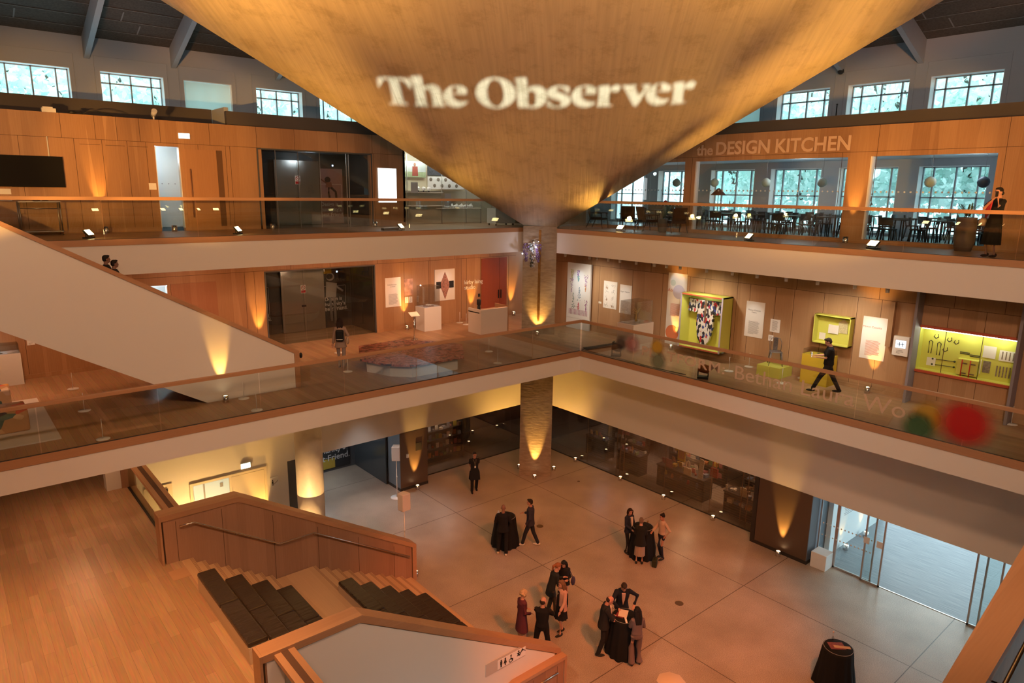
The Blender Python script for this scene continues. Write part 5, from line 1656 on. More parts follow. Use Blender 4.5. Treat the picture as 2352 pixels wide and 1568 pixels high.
def goods(x0, x1, y0, y1, z, n, where, kinds, seed, face='x', lean=True):
    rnd = random.Random(seed)
    if face == 'x': L = y1 - y0
    else: L = x1 - x0
    for i in range(n):
        k = kinds[i % len(kinds)]; col = rnd.choice(list(GM))
        u = (i + .5) / n; v = rnd.random()
        if face == 'x': x = x0 + v * (x1 - x0); y = y0 + u * L
        else: y = y0 + v * (y1 - y0); x = x0 + u * L
        w = L / n * .8
        rz = rnd.uniform(-.25, .25) + (0 if face == 'x' else math.pi / 2)
        q = MB()
        if k == 'book': w = min(w, .17); q.cbox((0, 0, .12), (.03, w, .24))
        elif k == 'box': w = min(w, .22); hh = rnd.uniform(.08, .2); q.cbox((0, 0, hh / 2), (.14, w, hh))
        elif k == 'stack': w = min(w, .24); hh = rnd.uniform(.06, .14); q.cbox((0, 0, hh / 2), (.20, w, hh))
        elif k == 'mug': q.lathe([(.04, 0), (.045, .09), (.038, .09), (.035, .02)], n=12)
        elif k == 'toy': q.ball((0, 0, .07), (.07, .06, .07), 10, 7); q.ball((0, 0, .16), .05, 10, 7)
        nm = {'book': 'book', 'box': 'gift_box', 'stack': 'book_stack', 'mug': 'mug', 'toy': 'soft_toy'}[k]
        o = q.build(nm, GM[col], loc=(x, y, z)); o.rotation_euler = (0, 0, rz)
        if k == 'book': o.rotation_euler = (0, R(-12) if face == 'x' else 0, rz)
        tag(o, '%s %s on %s' % (col, nm.replace('_', ' '), where), nm.replace('_', ' ').split()[-1], 'goods on ' + where)


display('display_table', 'black shop display table with toys below, behind the grille', 4.35, 5.05, -2.95, -0.55, .95)
goods(4.45, 4.95, -2.85, -0.6, .95, 12, 'the long black shop table', ['stack', 'box', 'mug', 'book'], 3)
goods(4.42, 4.6, -2.75, -0.7, .50, 5, 'the shelf under the long black shop table', ['toy'], 4)
display('display_table', 'black shop display table nearest the entrance pillar', 4.25, 4.95, -5.6, -3.9, .95)
goods(4.32, 4.88, -5.5, -3.95, .95, 14, 'the shop table nearest the entrance', ['stack', 'stack', 'box', 'book', 'box'], 5)
goods(4.32, 4.45, -5.4, -4.05, .50, 5, 'the shelf of the shop table nearest the entrance', ['box', 'stack'], 6)
display('display_table', 'black shop display table piled with scarves, left part of the shop', 4.30, 4.95, .35, 1.65, .95)
goods(4.40, 4.9, .45, 1.6, .95, 10, 'the shop table with scarves', ['box', 'stack', 'toy'], 7)
display('display_table', 'black shop display table near the corner column', 4.6, 5.3, 2.6, 3.9, .95)
goods(4.65, 5.2, 2.7, 3.8, .95, 8, 'the shop table near the corner column', ['box', 'book'], 8)


def shelving(label, axis, a0, a1, plane, rows, seed, where, n=14, top=2.3):
    """wall shelving facing the hall"""
    t = thing('shelving_unit', label, 'shelves')
    q = MB()
    if axis == 'x': q.box(plane, plane + .03, a0, a1, 0, top)
    else: q.box(a0, a1, plane, plane + .03, 0, top)
    q.build('back_panel', M['shopdark'], t)
    for k in range(rows):
        z = .35 + k * (top - .5) / rows
        q = MB()
        if axis == 'x': q.box(plane - .34, plane, a0, a1, z - .03, z)
        else: q.box(a0, a1, plane - .34, plane, z - .03, z)
        q.build('shelf', M['shopdark'], t)
    for e in (a0, a1):
        q = MB()
        if axis == 'x': q.box(plane - .34, plane, e - .02, e + .02, 0, top)
        else: q.box(e - .02, e + .02, plane - .34, plane, 0, top)
        q.build('side_panel', M['shopdark'], t)
    for k in range(rows):
        z = .35 + k * (top - .5) / rows
        nm = ['lowest', 'second', 'third', 'fourth', 'fifth'][k]
        if axis == 'x': goods(plane - .26, plane - .14, a0 + .08, a1 - .08, z, n, 'the %s shelf of %s' % (nm, where), ['book', 'box', 'book', 'stack', 'mug'], seed + k)
        else: goods(a0 + .08, a1 - .08, plane - .26, plane - .14, z, n, 'the %s shelf of %s' % (nm, where), ['book', 'box', 'stack', 'book', 'mug'], seed + k, face='y')


shelving('black wall shelves full of small goods behind the long shop table', 'x', -2.6, .2, 6.6, 4, 20, 'the middle shop shelves', 11)
shelving('black wall shelves at the back of the shop near the entrance', 'x', -5.9, -3.6, 6.6, 4, 30, 'the shop shelves near the entrance', 9)
shelving('black shelves with books and boxes in the shop window left of the corner column', 'y', -2.9, -.35, 7.4, 4, 40, 'the shelves in the left shop window', 12, top=2.2)
shelving('black shelves at the left end of the shop, right of the corner column', 'x', 1.9, 4.0, 7.0, 3, 50, 'the left end shop shelves', 7)


def tshirt(loc, rz, col, mcol, label, print_=True):
    t = thing('t_shirt', label, 't-shirt', loc, rz)
    P = [(-.18, 0), (.18, 0), (.19, .42), (.30, .36), (.36, .48), (.20, .62), (.08, .64), (0, .60), (-.08, .64), (-.20, .62), (-.36, .48), (-.30, .36), (-.19, .42)]
    q = MB(); q.prism(P, 'x', -.02, .02); q.build('cloth', col, t)
    if print_:
        q = MB(); rnd = random.Random(3)
        for i in range(4):
            for j in range(4): q.cbox((-.024, -.10 + i * .065, .16 + j * .085), (.004, .045, .06))
        q.build('print', mcol, t)
    return t


tshirt((4.42, -1.75, 1.42), 0, GM['yellow'], GM['pink'], 'cream t-shirt with a pink block print hanging above the long shop table')


def bag(loc, rz, col, label, w=.34, h=.38):
    t = thing('tote_bag', label, 'bag', loc, rz)
    q = MB(); q.prism([(-w / 2, 0), (w / 2, 0), (w / 2 * .95, h), (-w / 2 * .95, h)], 'x', -.03, .03); q.build('bag', col, t)
    for s in (-.02, .02):
        q = MB(); q.tube([(s, -.09, h), (s, -.07, h + .25), (s, 0, h + .32), (s, .07, h + .25), (s, .09, h)], .01, 6); q.build('strap', col, t)
    return t


bag((4.40, -3.35, 1.25), 0, GM['red'], 'red tote bag hanging between the two nearest shop tables')
bag((5.2, 1.9, 1.35), .3, GM['pink'], 'pink cloth bag hanging left of the scarf table', .30, .5)
bag((5.2, 2.25, 1.30), .1, GM['pink'], 'second pink cloth bag hanging left of the scarf table', .28, .5)
bag((4.34, -2.15, .97), 0, GM['cream'], 'cream tote bag with black lettering standing on the long shop table', .36, .30)
q = MB(); q.prism([(-.11, 0), (.13, -.05), (.06, .85), (-.14, .80)], 'x', -.01, .01); t = q.build('printed_scarf', GM['white'], loc=(4.36, -2.75, 1.0)); tag(t, 'white scarf with dark print hanging at the end of the long shop table', 'scarf')
q = MB(); q.prism([(-.16, 0), (.16, 0), (.16, .42), (-.16, .42)], 'x', -.015, .015); t = q.build('framed_print', GM['pink'], loc=(4.40, -1.20, .96)); t.rotation_euler = (0, R(-12), 0); tag(t, 'framed pink and cream print leaning on the long shop table', 'print')
q = MB(); q.prism([(-.14, 0), (.14, 0), (.14, .38), (-.14, .38)], 'x', -.015, .015); t = q.build('framed_print', GM['cream'], loc=(4.33, -4.75, .96)); t.rotation_euler = (0, R(-12), 0); tag(t, 'framed print in a white mount on the shop table nearest the entrance', 'print')
for (x, y), w, c in (((5.4, -1.6), 46, (1, .62, .35)), ((5.4, -4.8), 46, (1, .62, .35)), ((5.6, 1.5), 30, (1, .68, .5)), ((5.6, 3.6), 12, COOL), ((-1.6, 6.85), 14, (1, .85, .75))):
    lamp('shop_light', 'POINT', (x, y, 2.7), w * 3.2, c, radius=.12)
for (x, y), lb in (((5.4, -1.6), 'above the long table'), ((5.4, -4.8), 'above the table nearest the entrance'), ((5.6, 1.5), 'above the scarf table')):
    t = thing('ceiling_spotlight', 'black shop ceiling spotlight ' + lb, 'lamp', (x, y, 2.82), 0, 'shop ceiling spotlights')
    q = MB(); q.lathe([(.05, 0), (.06, .08)], n=12); q.build('body', M['black'], t)

# ---- lift lobby on the ground floor
q = MB(); q.box(-9.6, -4.6, 9.4, 9.55, 0, 2.7); q.box(-9.35 - .15, -9.35, 5.8, 9.4, 0, 2.7); structure('wall_lobby_ground', q, M['dgrey'])
q = MB(); q.box(-9.6, -3.3, 5.8, 9.5, 2.55, 2.7); structure('ceiling_lobby_ground', q, M['whitep'])
q = MB(); q.box(-4.72, -4.66, 6.6, 9.4, 0, 2.55); structure('wall_lobby_ground_right', q, mat('lobby_dark_glass', (.05, .055, .06), .12))
q = MB(); q.box(-9.35, -9.0, 5.62, 5.95, 0, 2.52); structure('trim_lobby_jamb', q, M['dgrey'])


def poster(label, x0, x1, z0, z1, y, fig, text_z, big):
    t = thing('poster', label, 'poster')
    q = MB(); q.box(x0, x1, y - .02, y, z0, z1); q.build('sheet', {'skate': mat('poster_dusk', (.26, .16, .16), .6), 'astro': mat('poster_black', (.018, .018, .02), .5), 'shirt': mat('poster_black', (.02, .02, .022), .5), 'ball': mat('poster_black', (.02, .02, .022), .5)}[fig], t)
    fx = lambda u: x0 + u * (x1 - x0); fz = lambda v: z0 + v * (z1 - z0); w = x1 - x0; yy = y - .024
    wt = mat('poster_print', (.55, .52, .50), .6)
    q = MB()
    a0, a1, b0, b1 = fx(-.0) , fx(.94), fz(big[0]), fz(big[1])
    for r_ in ((a0, a1, b0, b0 + .012), (a0, a1, b1 - .012, b1), (a1 - .012, a1, b0, b1)): q.box(r_[0], r_[1], yy, yy + .003, r_[2], r_[3])
    q.build('border', wt, t)
    s = w * .205
    for i, ln in enumerate(('Design is', "humanity's", 'best Friend.')):
        put_text('lettering', ln, s, wt, (fx(.03), yy, fz(text_z) - i * s * .98), (1, 0, 0), (0, 0, 1), t, depth=.001, bold=.004)
    if fig == 'skate':
        q = MB(); q.ball((fx(.36), yy, fz(.80)), (.13, .006, .12), 14, 8); q.build('figure_hair', M['black'], t)
        q = MB(); q.tube([(fx(-.0), yy, fz(.83)), (fx(.3), yy, fz(.74))], .03, 6); q.prism([(fx(.26), fz(.66)), (fx(.56), fz(.66)), (fx(.50), fz(.76)), (fx(.30), fz(.76))], 'y', yy - .003, yy + .003)
        q.build('figure_arm', mat('print_brown', (.16, .07, .06), .6), t)
        q = MB(); q.tube([(fx(.40), yy, fz(.66)), (fx(.38), yy, fz(.56)), (fx(.42), yy, fz(.46))], .045, 6); q.tube([(fx(.48), yy, fz(.66)), (fx(.68), yy, fz(.58)), (fx(.70), yy, fz(.46))], .05, 6); q.build('figure_legs', M['black'], t)
    elif fig == 'astro':
        wm = mat('print_suit', (.34, .33, .33), .6)
        q = MB(); q.ball((fx(.30), yy, fz(.88)), (.19, .006, .17), 16, 10); q.build('helmet', wm, t)
        q = MB(); q.ball((fx(.27), yy - .006, fz(.885)), (.15, .004, .12), 16, 10); q.build('visor', M['black'], t)
        q = MB(); q.prism([(fx(.08), fz(.52)), (fx(.52), fz(.52)), (fx(.58), fz(.76)), (fx(.12), fz(.80))], 'y', yy - .003, yy + .002); q.tube([(fx(.55), yy, fz(.70)), (fx(.82), yy, fz(.62))], .05, 6); q.build('suit', wm, t)
        q = MB(); q.tube([(fx(.26), yy, fz(.52)), (fx(.30), yy, fz(.10))], .06, 6); q.tube([(fx(.44), yy, fz(.52)), (fx(.46), yy, fz(.06))], .06, 6); q.build('suit_legs', mat('print_suit_dim', (.16, .155, .155), .6), t)
    elif fig == 'shirt':
        q = MB(); q.box(fx(.05), fx(.62), yy, yy + .003, fz(.02), fz(.22)); q.build('figure_coat', mat('print_yellow', (.45, .30, .04), .6), t)
    else:
        q = MB(); q.ball((fx(.1), yy, fz(.80)), (.16, .006, .22), 14, 8); q.build('figure_face', mat('print_skin', (.42, .24, .12), .6), t)
    return t


poster('black poster about design by the ground floor lifts, yellow coat below the words', -6.9, -5.0, 0.1, 2.35, 9.38, 'shirt', .52, (.24, .60))

# ---- lift lobbies on both galleries
for nm, z, zt in (('one', L1, 9.25), ('two', L2, 13.66)):
    q = MB(); q.box(-9.2, -4.3, 9.75, 9.9, z, zt + .1); q.box(-9.15, -9.0, WY1 + .2, 9.8, z, zt + .1); q.box(-4.44, -4.3, WY1 + .2, 9.8, z, zt + .1); structure('wall_lobby_' + nm, q, mat('lobby_wall', (.045, .04, .038), .5))
    q = MB(); q.box(-9.2, -4.3, WY1 + .2, 9.9, zt, zt + .1); structure('ceiling_lobby_' + nm, q, M['dgrey'])
    q = MB(); q.box(-9.2, -4.3, WY1, 9.9, z - .2, z); structure('floor_lobby_' + nm, q, M['floorX'])
    w = 'middle' if nm == 'one' else 'top'
    t = thing('lift_doors', 'pair of brushed steel lift doors on the %s gallery' % w, 'lift doors')
    for a, b_ in ((-7.62, -6.70), (-6.69, -5.76)):
        q = MB(); q.box(a, b_, 9.60, 9.66, z + .02, zt - .3 + (.28 if nm == 'one' else 0)); q.build('door_leaf', M['steel'], t)
    q = MB(); q.box(-6.78, -6.70, 9.55, 9.6, z + 1.05, z + 1.12); q.box(-6.69, -6.61, 9.55, 9.6, z + 1.05, z + 1.12); q.build('handle', M['black'], t)
    t = thing('no_entry_sign', 'white and red do not use lift notice on the %s gallery lift doors' % w, 'sign')
    q = MB(); q.box(-6.80, -6.58, 9.585, 9.595, z + 1.62, z + 1.96); q.build('plate', M['white'], t)
    q = MB(); q.box(-6.785, -6.595, 9.58, 9.585, z + 1.64, z + 1.74); q.build('red_band', cl('sign_red', (.45, .02, .03), .5), t)
    q = MB()
    for k in range(16):
        a = 2 * math.pi * k / 16; q.cbox((-6.69 + .075 * math.cos(a), 9.582, z + 1.85 + .075 * math.sin(a)), (.032, .006, .02))
    q.tube([(-6.74, 9.58, z + 1.90), (-6.64, 9.58, z + 1.80)], .009, 6)
    q.build('prohibition_ring', cl('sign_red', (.45, .02, .03), .5), t)
    # frame of the opening and glass screen
    t = thing('glass_screen', 'frameless glass screen with steel edges closing the %s gallery lift lobby' % w, 'screen')
    js = [-9.0, -8.33, -7.47, -6.62, -5.52, -5.42, -4.46]
    for a, b_ in zip(js[:-1], js[1:]):
        q = MB(); q.box(a + .012, b_ - .012, WY1 + .05, WY1 + .062, z, zt - .04); q.build('glass_pane', M['glass'], t)
    for a in (js if nm == 'two' else ()):
        q = MB(); q.box(a - .012, a + .012, WY1 + .04, WY1 + .07, z, zt - .04); q.build('edge_strip', M['steel'], t)
    q = MB(); q.box(-9.0, -4.44, WY1 - .01, WY1 + .1, zt - .05, zt - .0); q.build('head_rail', M['dgrey'], t)
    for a, b_ in ((-9.02, -8.97), (-4.47, -4.42)):
        q = MB(); q.box(a, b_, WY1 - .02, WY1 + .1, z, zt); q.build('jamb', M['dgrey'], t)
    t = thing('lift_indicator', 'small lit lift indicator in the %s gallery lobby' % w, 'indicator')
    for x in (-8.55, -5.1):
        q = MB(); q.box(x - .10, x + .10, 9.70, 9.75, zt - .5, zt - .38); q.build('housing', M['black'], t)
        q = MB(); q.box(x - .03, x + .03, 9.69, 9.70, zt - .47, zt - .41); q.build('display', mat('indicator_blue', (.3, .5, .9), .5, emit=6, ecol=(.5, .7, 1)), t)
poster('dusky poster of a leaping figure with long legs, right of the top gallery lifts', -5.72, -4.62 - .05, L2 + .05, L2 + 2.28, 9.73, 'skate', .32, (.22, .72))
poster('black poster with a face in profile, left of the top gallery lifts', -8.95, -8.05, L2 + .05, L2 + 2.3, 9.73, 'ball', .40, (.30, .85))
poster('black poster of an astronaut, right of the middle gallery lifts', -5.74, -4.66, L1 + .05, L1 + 2.5, 9.73, 'astro', .46, (.33, .72))
poster('black poster with city lights, left of the middle gallery lifts', -8.95, -8.05, L1 + .05, L1 + 2.3, 9.73, 'ball', .40, (.30, .85))
lamp('side_room_light', 'POINT', (5.2, 6.0, 9.2), 60, COOL, radius=.2)
lamp('lobby_strip', 'POINT', (-6.5, 8.8, L2 + 2.6), 14, COOL, radius=.1)
lamp('lobby_strip', 'POINT', (-7.3, 8.9, L1 + 2.6), 5, WARM, radius=.1)
q = MB(); q.box(-5.7, -5.35, 9.70, 9.74, 8.75, 9.2); tag(q.build('yellow_panel', cl('yellow_panel', (.60, .38, .03))), 'small glossy yellow panel above the astronaut poster', 'panel')

# ---- entrance: sliding glass doors and the vestibule
q = MB(); q.box(3.5, 40, -60, 12, -.32, -.02); 
m, nt, b = newmat('grey_paving')
g = nt.nodes.new('ShaderNodeNewGeometry'); mp = nt.nodes.new('ShaderNodeMapping'); mp.inputs['Scale'].default_value = (40, 1.2, 1)
nz = nt.nodes.new('ShaderNodeTexNoise'); nz.inputs['Scale'].default_value = 1; rr = nt.nodes.new('ShaderNodeValToRGB')
rr.color_ramp.elements[0].position = .35; rr.color_ramp.elements[0].color = (.15, .18, .21, 1); rr.color_ramp.elements[1].position = .65; rr.color_ramp.elements[1].color = (.26, .29, .32, 1)
nt.links.new(g.outputs['Position'], mp.inputs[0]); nt.links.new(mp.outputs[0], nz.inputs[0]); nt.links.new(nz.outputs[0], rr.inputs[0]); nt.links.new(rr.outputs[0], b.inputs['Base Color']); b.inputs['Roughness'].default_value = .45
M['paving'] = m
q = MB(); q.box(8.9, 60, -60, 40, -.32, -.03); q.box(4.3, 8.9, -60, -7.9, -.30, .006); q.box(3.62, 4.3, -27, -8.0, -.30, .006); structure('ground_outside', q, m)
t = thing('sliding_doors', 'steel framed sliding glass entrance doors standing open', 'door')


def leaf(y0, y1, x, nm='door_leaf'):
    q = MB(); a, b_ = min(y0, y1), max(y0, y1)
    q.box(x, x + .05, a, a + .05, 0, 2.5); q.box(x, x + .05, b_ - .05, b_, 0, 2.5); q.box(x, x + .05, a, b_, 0, .06)
    o = q.build(nm, M['alum'], t)
    q = MB(); q.box(x + .02, x + .03, a + .05, b_ - .05, .06, 2.5); q.build('glass', M['glassw'], o)
    q = MB()
    for z in (1.05, 1.5):
        k = a + .12
        while k < b_ - .1: q.lathe([(.001, 0), (.022, 0), (.022, .004), (.001, .004)], (0, 0, 0), 10); k += 1e9
    return o


M['alum'] = mat('aluminium_frame', (.50, .47, .46), .35, .7)
leaf(-8.02, -8.62, 3.62, 'side_light'); leaf(-8.62, -9.85, 3.62, 'side_light'); leaf(-9.55, -10.15, 3.54); leaf(-12.62, -13.3, 3.54); leaf(-12.85, -15.0, 3.62, 'side_light')
q = MB(); q.box(3.60, 3.64, -16, -8.0, .006, .014); q.build('floor_track', M['chrome'], t)
q = MB(); q.box(3.50, 3.70, -16, -8.0, 2.44, 2.5); q.build('head_track', M['alum'], t)
q = MB()
for z, yy0, yy1 in ((1.02, -8.1, -9.8), (1.45, -8.1, -9.8)):
    n = 14
    for k in range(n): q.ball((3.615, yy0 + (yy1 - yy0) * (k + .5) / n, z), (.004, .028, .028), 10, 6)
q.build('manifestation_dots', M['white'], t)
for y in (-9.62, -10.02):
    q = MB(); q.box(3.525, 3.535, y - .09, y + .09, 1.33, 1.55); q.build('door_notice', M['whitep'], t)
q = MB(); q.cbox((0, 0, .275), (.52, .52, .55)); o = q.build('white_cube', M['white'], loc=(3.36, -8.33 - .02, 0), bevel=.01); o.rotation_euler = (0, 0, R(0)); tag(o, 'white cube plinth on the floor beside the entrance doors', 'cube')
# white text wall outside the doors, two uplighters below it
q = MB(); q.box(4.3, 8.9, -8.15, -7.98, 0, 3.0); structure('wall_vestibule', q, mat('vestibule_white', (.82, .86, .88), .6))
q = MB()
for k in range(11):
    q.box(5.2 + (k % 3) * .05, 6.6 - (k * 37 % 5) * .12, -8.156, -8.15, 1.9 - k * .07, 1.915 - k * .07)
for k in range(5): q.box(6.9, 7.9 - (k * 31 % 4) * .15, -8.156, -8.15, 2.2 - k * .09, 2.22 - k * .09)
t2 = q.build('wall_text', M['grey']); tag(t2, 'block of small grey text on the white wall outside the entrance', 'text'); t2['kind'] = 'stuff'
for i, (px, py) in enumerate(((1942, 1262), (1988, 1232))):
    p = onz(px, py, 0.0); uplighter((p.x, p.y, .006), 'uplighter outside the entrance glass, %s' % ('nearer' if i == 0 else 'farther'), None, 0, grp='uplighters outside the entrance')
    lamp('uplight', 'SPOT', (p.x, p.y, .23), 25, GOLD, (p.x, -8.1, 1.4), 60, .8, .03)
# top slab closing the shop from above
q = MB(); q.box(3.3, 9.9, -8.1, 10, 3.2, 3.3); structure('ceiling_shop_top', q, M['whitep'])

# ---- things on the ground floor
def speaker(x, y, label, rz, h=1.62):
    t = thing('loudspeaker', label, 'speaker', (x, y, 0), rz)
    q = MB(); q.lathe([(.26, 0), (.26, .012), (.02, .02)], n=28); q.build('base', M['white'], t)
    q = MB(); q.tube([(0, 0, .01), (0, 0, h)], .018, 8); q.build('pole', M['white'], t)
    q = MB(); q.tube([(0, 0, h * .52), (0, 0, h * .57)], .028, 8); q.build('clamp', M['whitep'], t)
    q = MB(); q.prism([(-.17, -.15), (.17, -.15), (.13, .17), (-.13, .17)], 'z', h, h + .60); q.build('cabinet', mat('speaker_white', (.74, .66, .62), .55), t, bevel=.02)
    q = MB(); q.box(-.15, .15, -.157, -.150, h + .03, h + .57); q.build('grille', mat('speaker_grille', (.60, .55, .52), .8), t)
    return t


speaker(-5.02, 5.22, 'white loudspeaker on a round-based pole by the lift lobby', R(-38))
speaker(-7.75 + .55, 1.05, 'white loudspeaker on a pole just behind the bleacher stair wall', R(100), 1.7)
for (px, py), r, lb in (((1240, 1208), .13, 'in front of the walking person'), ((1560, 1385), .13, 'right of the group leaning over papers'), ((1329, 1105), .06, 'near the shop glass')):
    p = onz(px, py, 0); q = MB(); q.lathe([(r, 0.0005), (r, .004)], n=28); tag(q.build('floor_box_lid', mat('floor_brass', (.16, .10, .06), .4, .6), loc=(p.x, p.y, 0)), 'round metal floor cover ' + lb, 'floor cover')
# doors and signs on the yellow wall
t = thing('door_leaf', 'cream flush door with a round knob on the yellow lit wall', 'door')
CREAM = mat('cream_door', (.72, .64, .50), .5)
q = MB(); q.box(-11.35, -10.22, 5.57, 5.60, 0, 2.45); q.build('leaf', CREAM, t)
q = MB(); q.box(-11.43, -11.352, 5.555, 5.60, 0, 2.469); q.box(-10.218, -10.14, 5.555, 5.60, 0, 2.469); q.box(-12.72, -10.14, 5.555, 5.60, 2.47, 2.55); q.box(-12.72, -12.64, 5.555, 5.6, 0, 2.469); q.build('frame', CREAM, t)
q = MB(); q.ball((-11.05, 5.55, 1.45), .04); q.build('knob', M['black'], t)
t = thing('vision_panel', 'bright glazed side panel left of the cream door, glowing for the room behind', 'window')
q = MB(); q.box(-12.60, -11.45, 5.575, 5.60, .1, 2.45); q.build('pane', mat('corridor_view_glow', (.42, .52, .50), .3, emit=.35, ecol=(.62, .78, .74)), t)  # opaque pane glows by itself in place of a lit room
q = MB(); q.box(-12.3, -12.25, 5.56, 5.575, .1, 2.45); q.box(-11.75, -11.65, 5.56, 5.575, 2.2, 2.35); q.build('mullion', M['grey'], t)
t = thing('hatch_door', 'small cream hatch with a dark slot handle near the landing', 'hatch')
q = MB(); q.box(-14.1, -13.25, 5.575, 5.60, .6, 2.75); q.build('leaf', CREAM, t)
q = MB(); q.cbox((-13.62, 5.56, 2.55), (.46, .03, .09)); q.build('slot', M['black'], t)
t = thing('exit_sign', 'lit green and white exit sign above the cream door', 'sign')
M['exit'] = mat('exit_glow', (.8, 1, .9), .5, emit=3.0, ecol=(.75, 1.0, .90))
q = MB(); q.box(-11.03, -10.69, 5.53, 5.58, 2.66, 2.86); q.build('housing', M['white'], t)
q = MB(); q.box(-11.02, -10.70, 5.524, 5.53, 2.67, 2.85); q.build('face', M['exit'], t)
t = thing('stairs_sign', 'small white stair pictogram sign right of the cream door', 'sign')
q = MB(); q.box(-10.02, -9.72, 5.57, 5.60, 1.72, 2.05); q.build('plate', M['whitep'], t)
q = MB(); q.cbox((-9.94, 5.565, 1.95), (.04, .006, .04)); q.cbox((-9.94, 5.565, 1.87), (.05, .006, .09)); q.cbox((-9.96, 5.565, 1.79), (.018, .006, .08)); q.cbox((-9.92, 5.565, 1.79), (.018, .006, .08)); q.tube([(-9.88, 5.565, 1.79), (-9.84, 5.565, 1.84), (-9.80, 5.565, 1.85), (-9.75, 5.565, 1.92)], .006, 6); q.build('pictogram', M['black'], t)

# ================================================================ MIDDLE GALLERY EXHIBITION
PW = mat('panel_white', (.80, .78, .74), .6)
INK = mat('print_ink', (.20, .18, .17), .7)
REDINK = mat('print_red_ink', (.55, .18, .12), .7)


def lines(q, axis, face, a0, a1, z0, z1, n, seed=1):
    rnd = random.Random(seed)
    for k in range(n):
        z = z1 - (k + .5) * (z1 - z0) / n; L = (a1 - a0) * rnd.uniform(.82, 1) if k < n - 1 else (a1 - a0) * .5
        h = (z1 - z0) / n * .28
        if axis == 'x': q.box(face - .004, face, a1 - L, a1, z - h / 2, z + h / 2)
        else: q.box(a0, a0 + L, face - .004, face, z - h / 2, z + h / 2)


def text_panel(label, axis, face, a0, a1, z0, z1, title, body=(.08, .45), tsz=.08, ink=None, n=14, name='text_panel', cat='panel'):
    t = thing(name, label, cat)
    q = MB()
    if axis == 'x': q.box(face - .015, face, a0, a1, z0, z1)
    else: q.box(a0, a1, face - .015, face, z0, z1)
    q.build('sheet', PW, t)
    H = z1 - z0; Wd = a1 - a0; f2 = face - .016
    if title:
        for i, ln in enumerate(title):
            wd = len(ln) * tsz * .55
            if axis == 'x': put_text('lettering', ln, tsz, ink or INK, (f2, (a0 + a1) / 2 + wd / 2, z1 - H * .26 - i * tsz), (0, -1, 0), (0, 0, 1), t, depth=.001)
            else: put_text('lettering', ln, tsz, ink or INK, ((a0 + a1) / 2 - wd / 2, f2, z1 - H * .26 - i * tsz), (1, 0, 0), (0, 0, 1), t, depth=.001)
    if n:
        q = MB(); lines(q, axis, f2, a0 + Wd * .2, a1 - Wd * .2, z0 + H * body[0], z0 + H * body[1], n); o = q.build('small_print', ink or INK, t); o['kind'] = 'stuff'
    return t


def spot(loc, target, watts, cone=30, color=(1, .95, .86), blend=.6):
    lamp('exhibition_spot', 'SPOT', loc, watts, color, target, cone, blend, .03)


X = WX1
text_panel('white panel of earring drawings right of the wisteria banner', 'x', X, 1.10, 1.84, 7.52, 8.66, None, n=0)
q = MB(); rnd = random.Random(5)
for i in range(4):
    for j in range(2):
        cy_, cz = 1.66 - j * .37, 8.50 - i * .28
        for k in range(5):
            a = rnd.uniform(0, 6.28); q.tube([(X - .018, cy_, cz), (X - .018, cy_ + .08 * math.cos(a), cz + .09 * math.sin(a)), (X - .018, cy_ + .12 * math.cos(a + .5), cz + .10 * math.sin(a + .5))], .003, 4)
o = q.build('earring_drawings', INK, bpy.data.objects['text_panel']); o['kind'] = 'stuff'
q = MB()
for (y, z) in ((1.28, 7.62), (1.36, 7.62), (1.70, 8.38), (1.62, 8.37), (1.66, 7.88)): q.ball((X - .018, y, z), (.004, .022, .05), 8, 6)
q.build('coloured_drops', mat('drops', (.35, .22, .12), .6, var=.6, bscale=8), bpy.data.objects['text_panel'])
text_panel('white text panel headed Hyper Nature beside the earring drawings', 'x', X, .32, .94, 7.42, 8.60, ['Hyper Nature'], tsz=.085, n=16)
text_panel('tiny white caption left of the earring drawings', 'x', X, 1.95, 2.10, 7.66, 7.74, None, n=2, name='caption_label', cat='label')
text_panel('tall white banner headed Adornment with coloured dots', 'x', X, -2.32, -1.46, 6.56, 9.32, ['Adornment'], body=(.40, .58), tsz=.17, ink=REDINK, n=16, name='banner', cat='banner')
bnr = bpy.data.objects['banner']


def soft_dot(parent, y, z, r, col, face=X - .018):
    q = MB(); q.prism([(y + r * math.cos(2 * math.pi * k / 28), z + r * math.sin(2 * math.pi * k / 28)) for k in range(28)], 'x', face - .002, face)
    q.build('printed_dot', mat('printed_dot', col, .7), parent)


soft_dot(bnr, -1.98, 8.62, .27, (.52, .50, .62)); soft_dot(bnr, -1.70, 8.95, .12, (.55, .62, .55), X - .020); soft_dot(bnr, -1.78, 7.02, .30, (.70, .22, .10)); soft_dot(bnr, -2.06, 7.17, .13, (.38, .42, .33), X - .020)
text_panel('small white caption between the tall banner and the kimono case', 'x', X, -2.60, -2.48, 7.7, 7.92, None, n=4, name='caption_label', cat='label')
text_panel('large white text panel right of the kimono case', 'x', X, -5.55, -4.85, 7.42, 8.66, ['Meisen Kimono', 'Fabric'], tsz=.075, n=16)
text_panel('square white caption right of the large text panel', 'x', X, -6.15, -5.80, 7.72, 8.16, None, body=(.1, .9), n=12, name='caption_label', cat='label')
text_panel('small rounded white caption under the square caption', 'x', X, -5.95, -5.77, 7.40, 7.60, None, body=(.3, .85), n=4, name='caption_label', cat='label')
text_panel('large washed-out white text panel beside the lit screen', 'x', X, -9.55, -8.82, 7.40, 8.70, ['Mirror Cassetta'], tsz=.085, ink=REDINK, n=14)

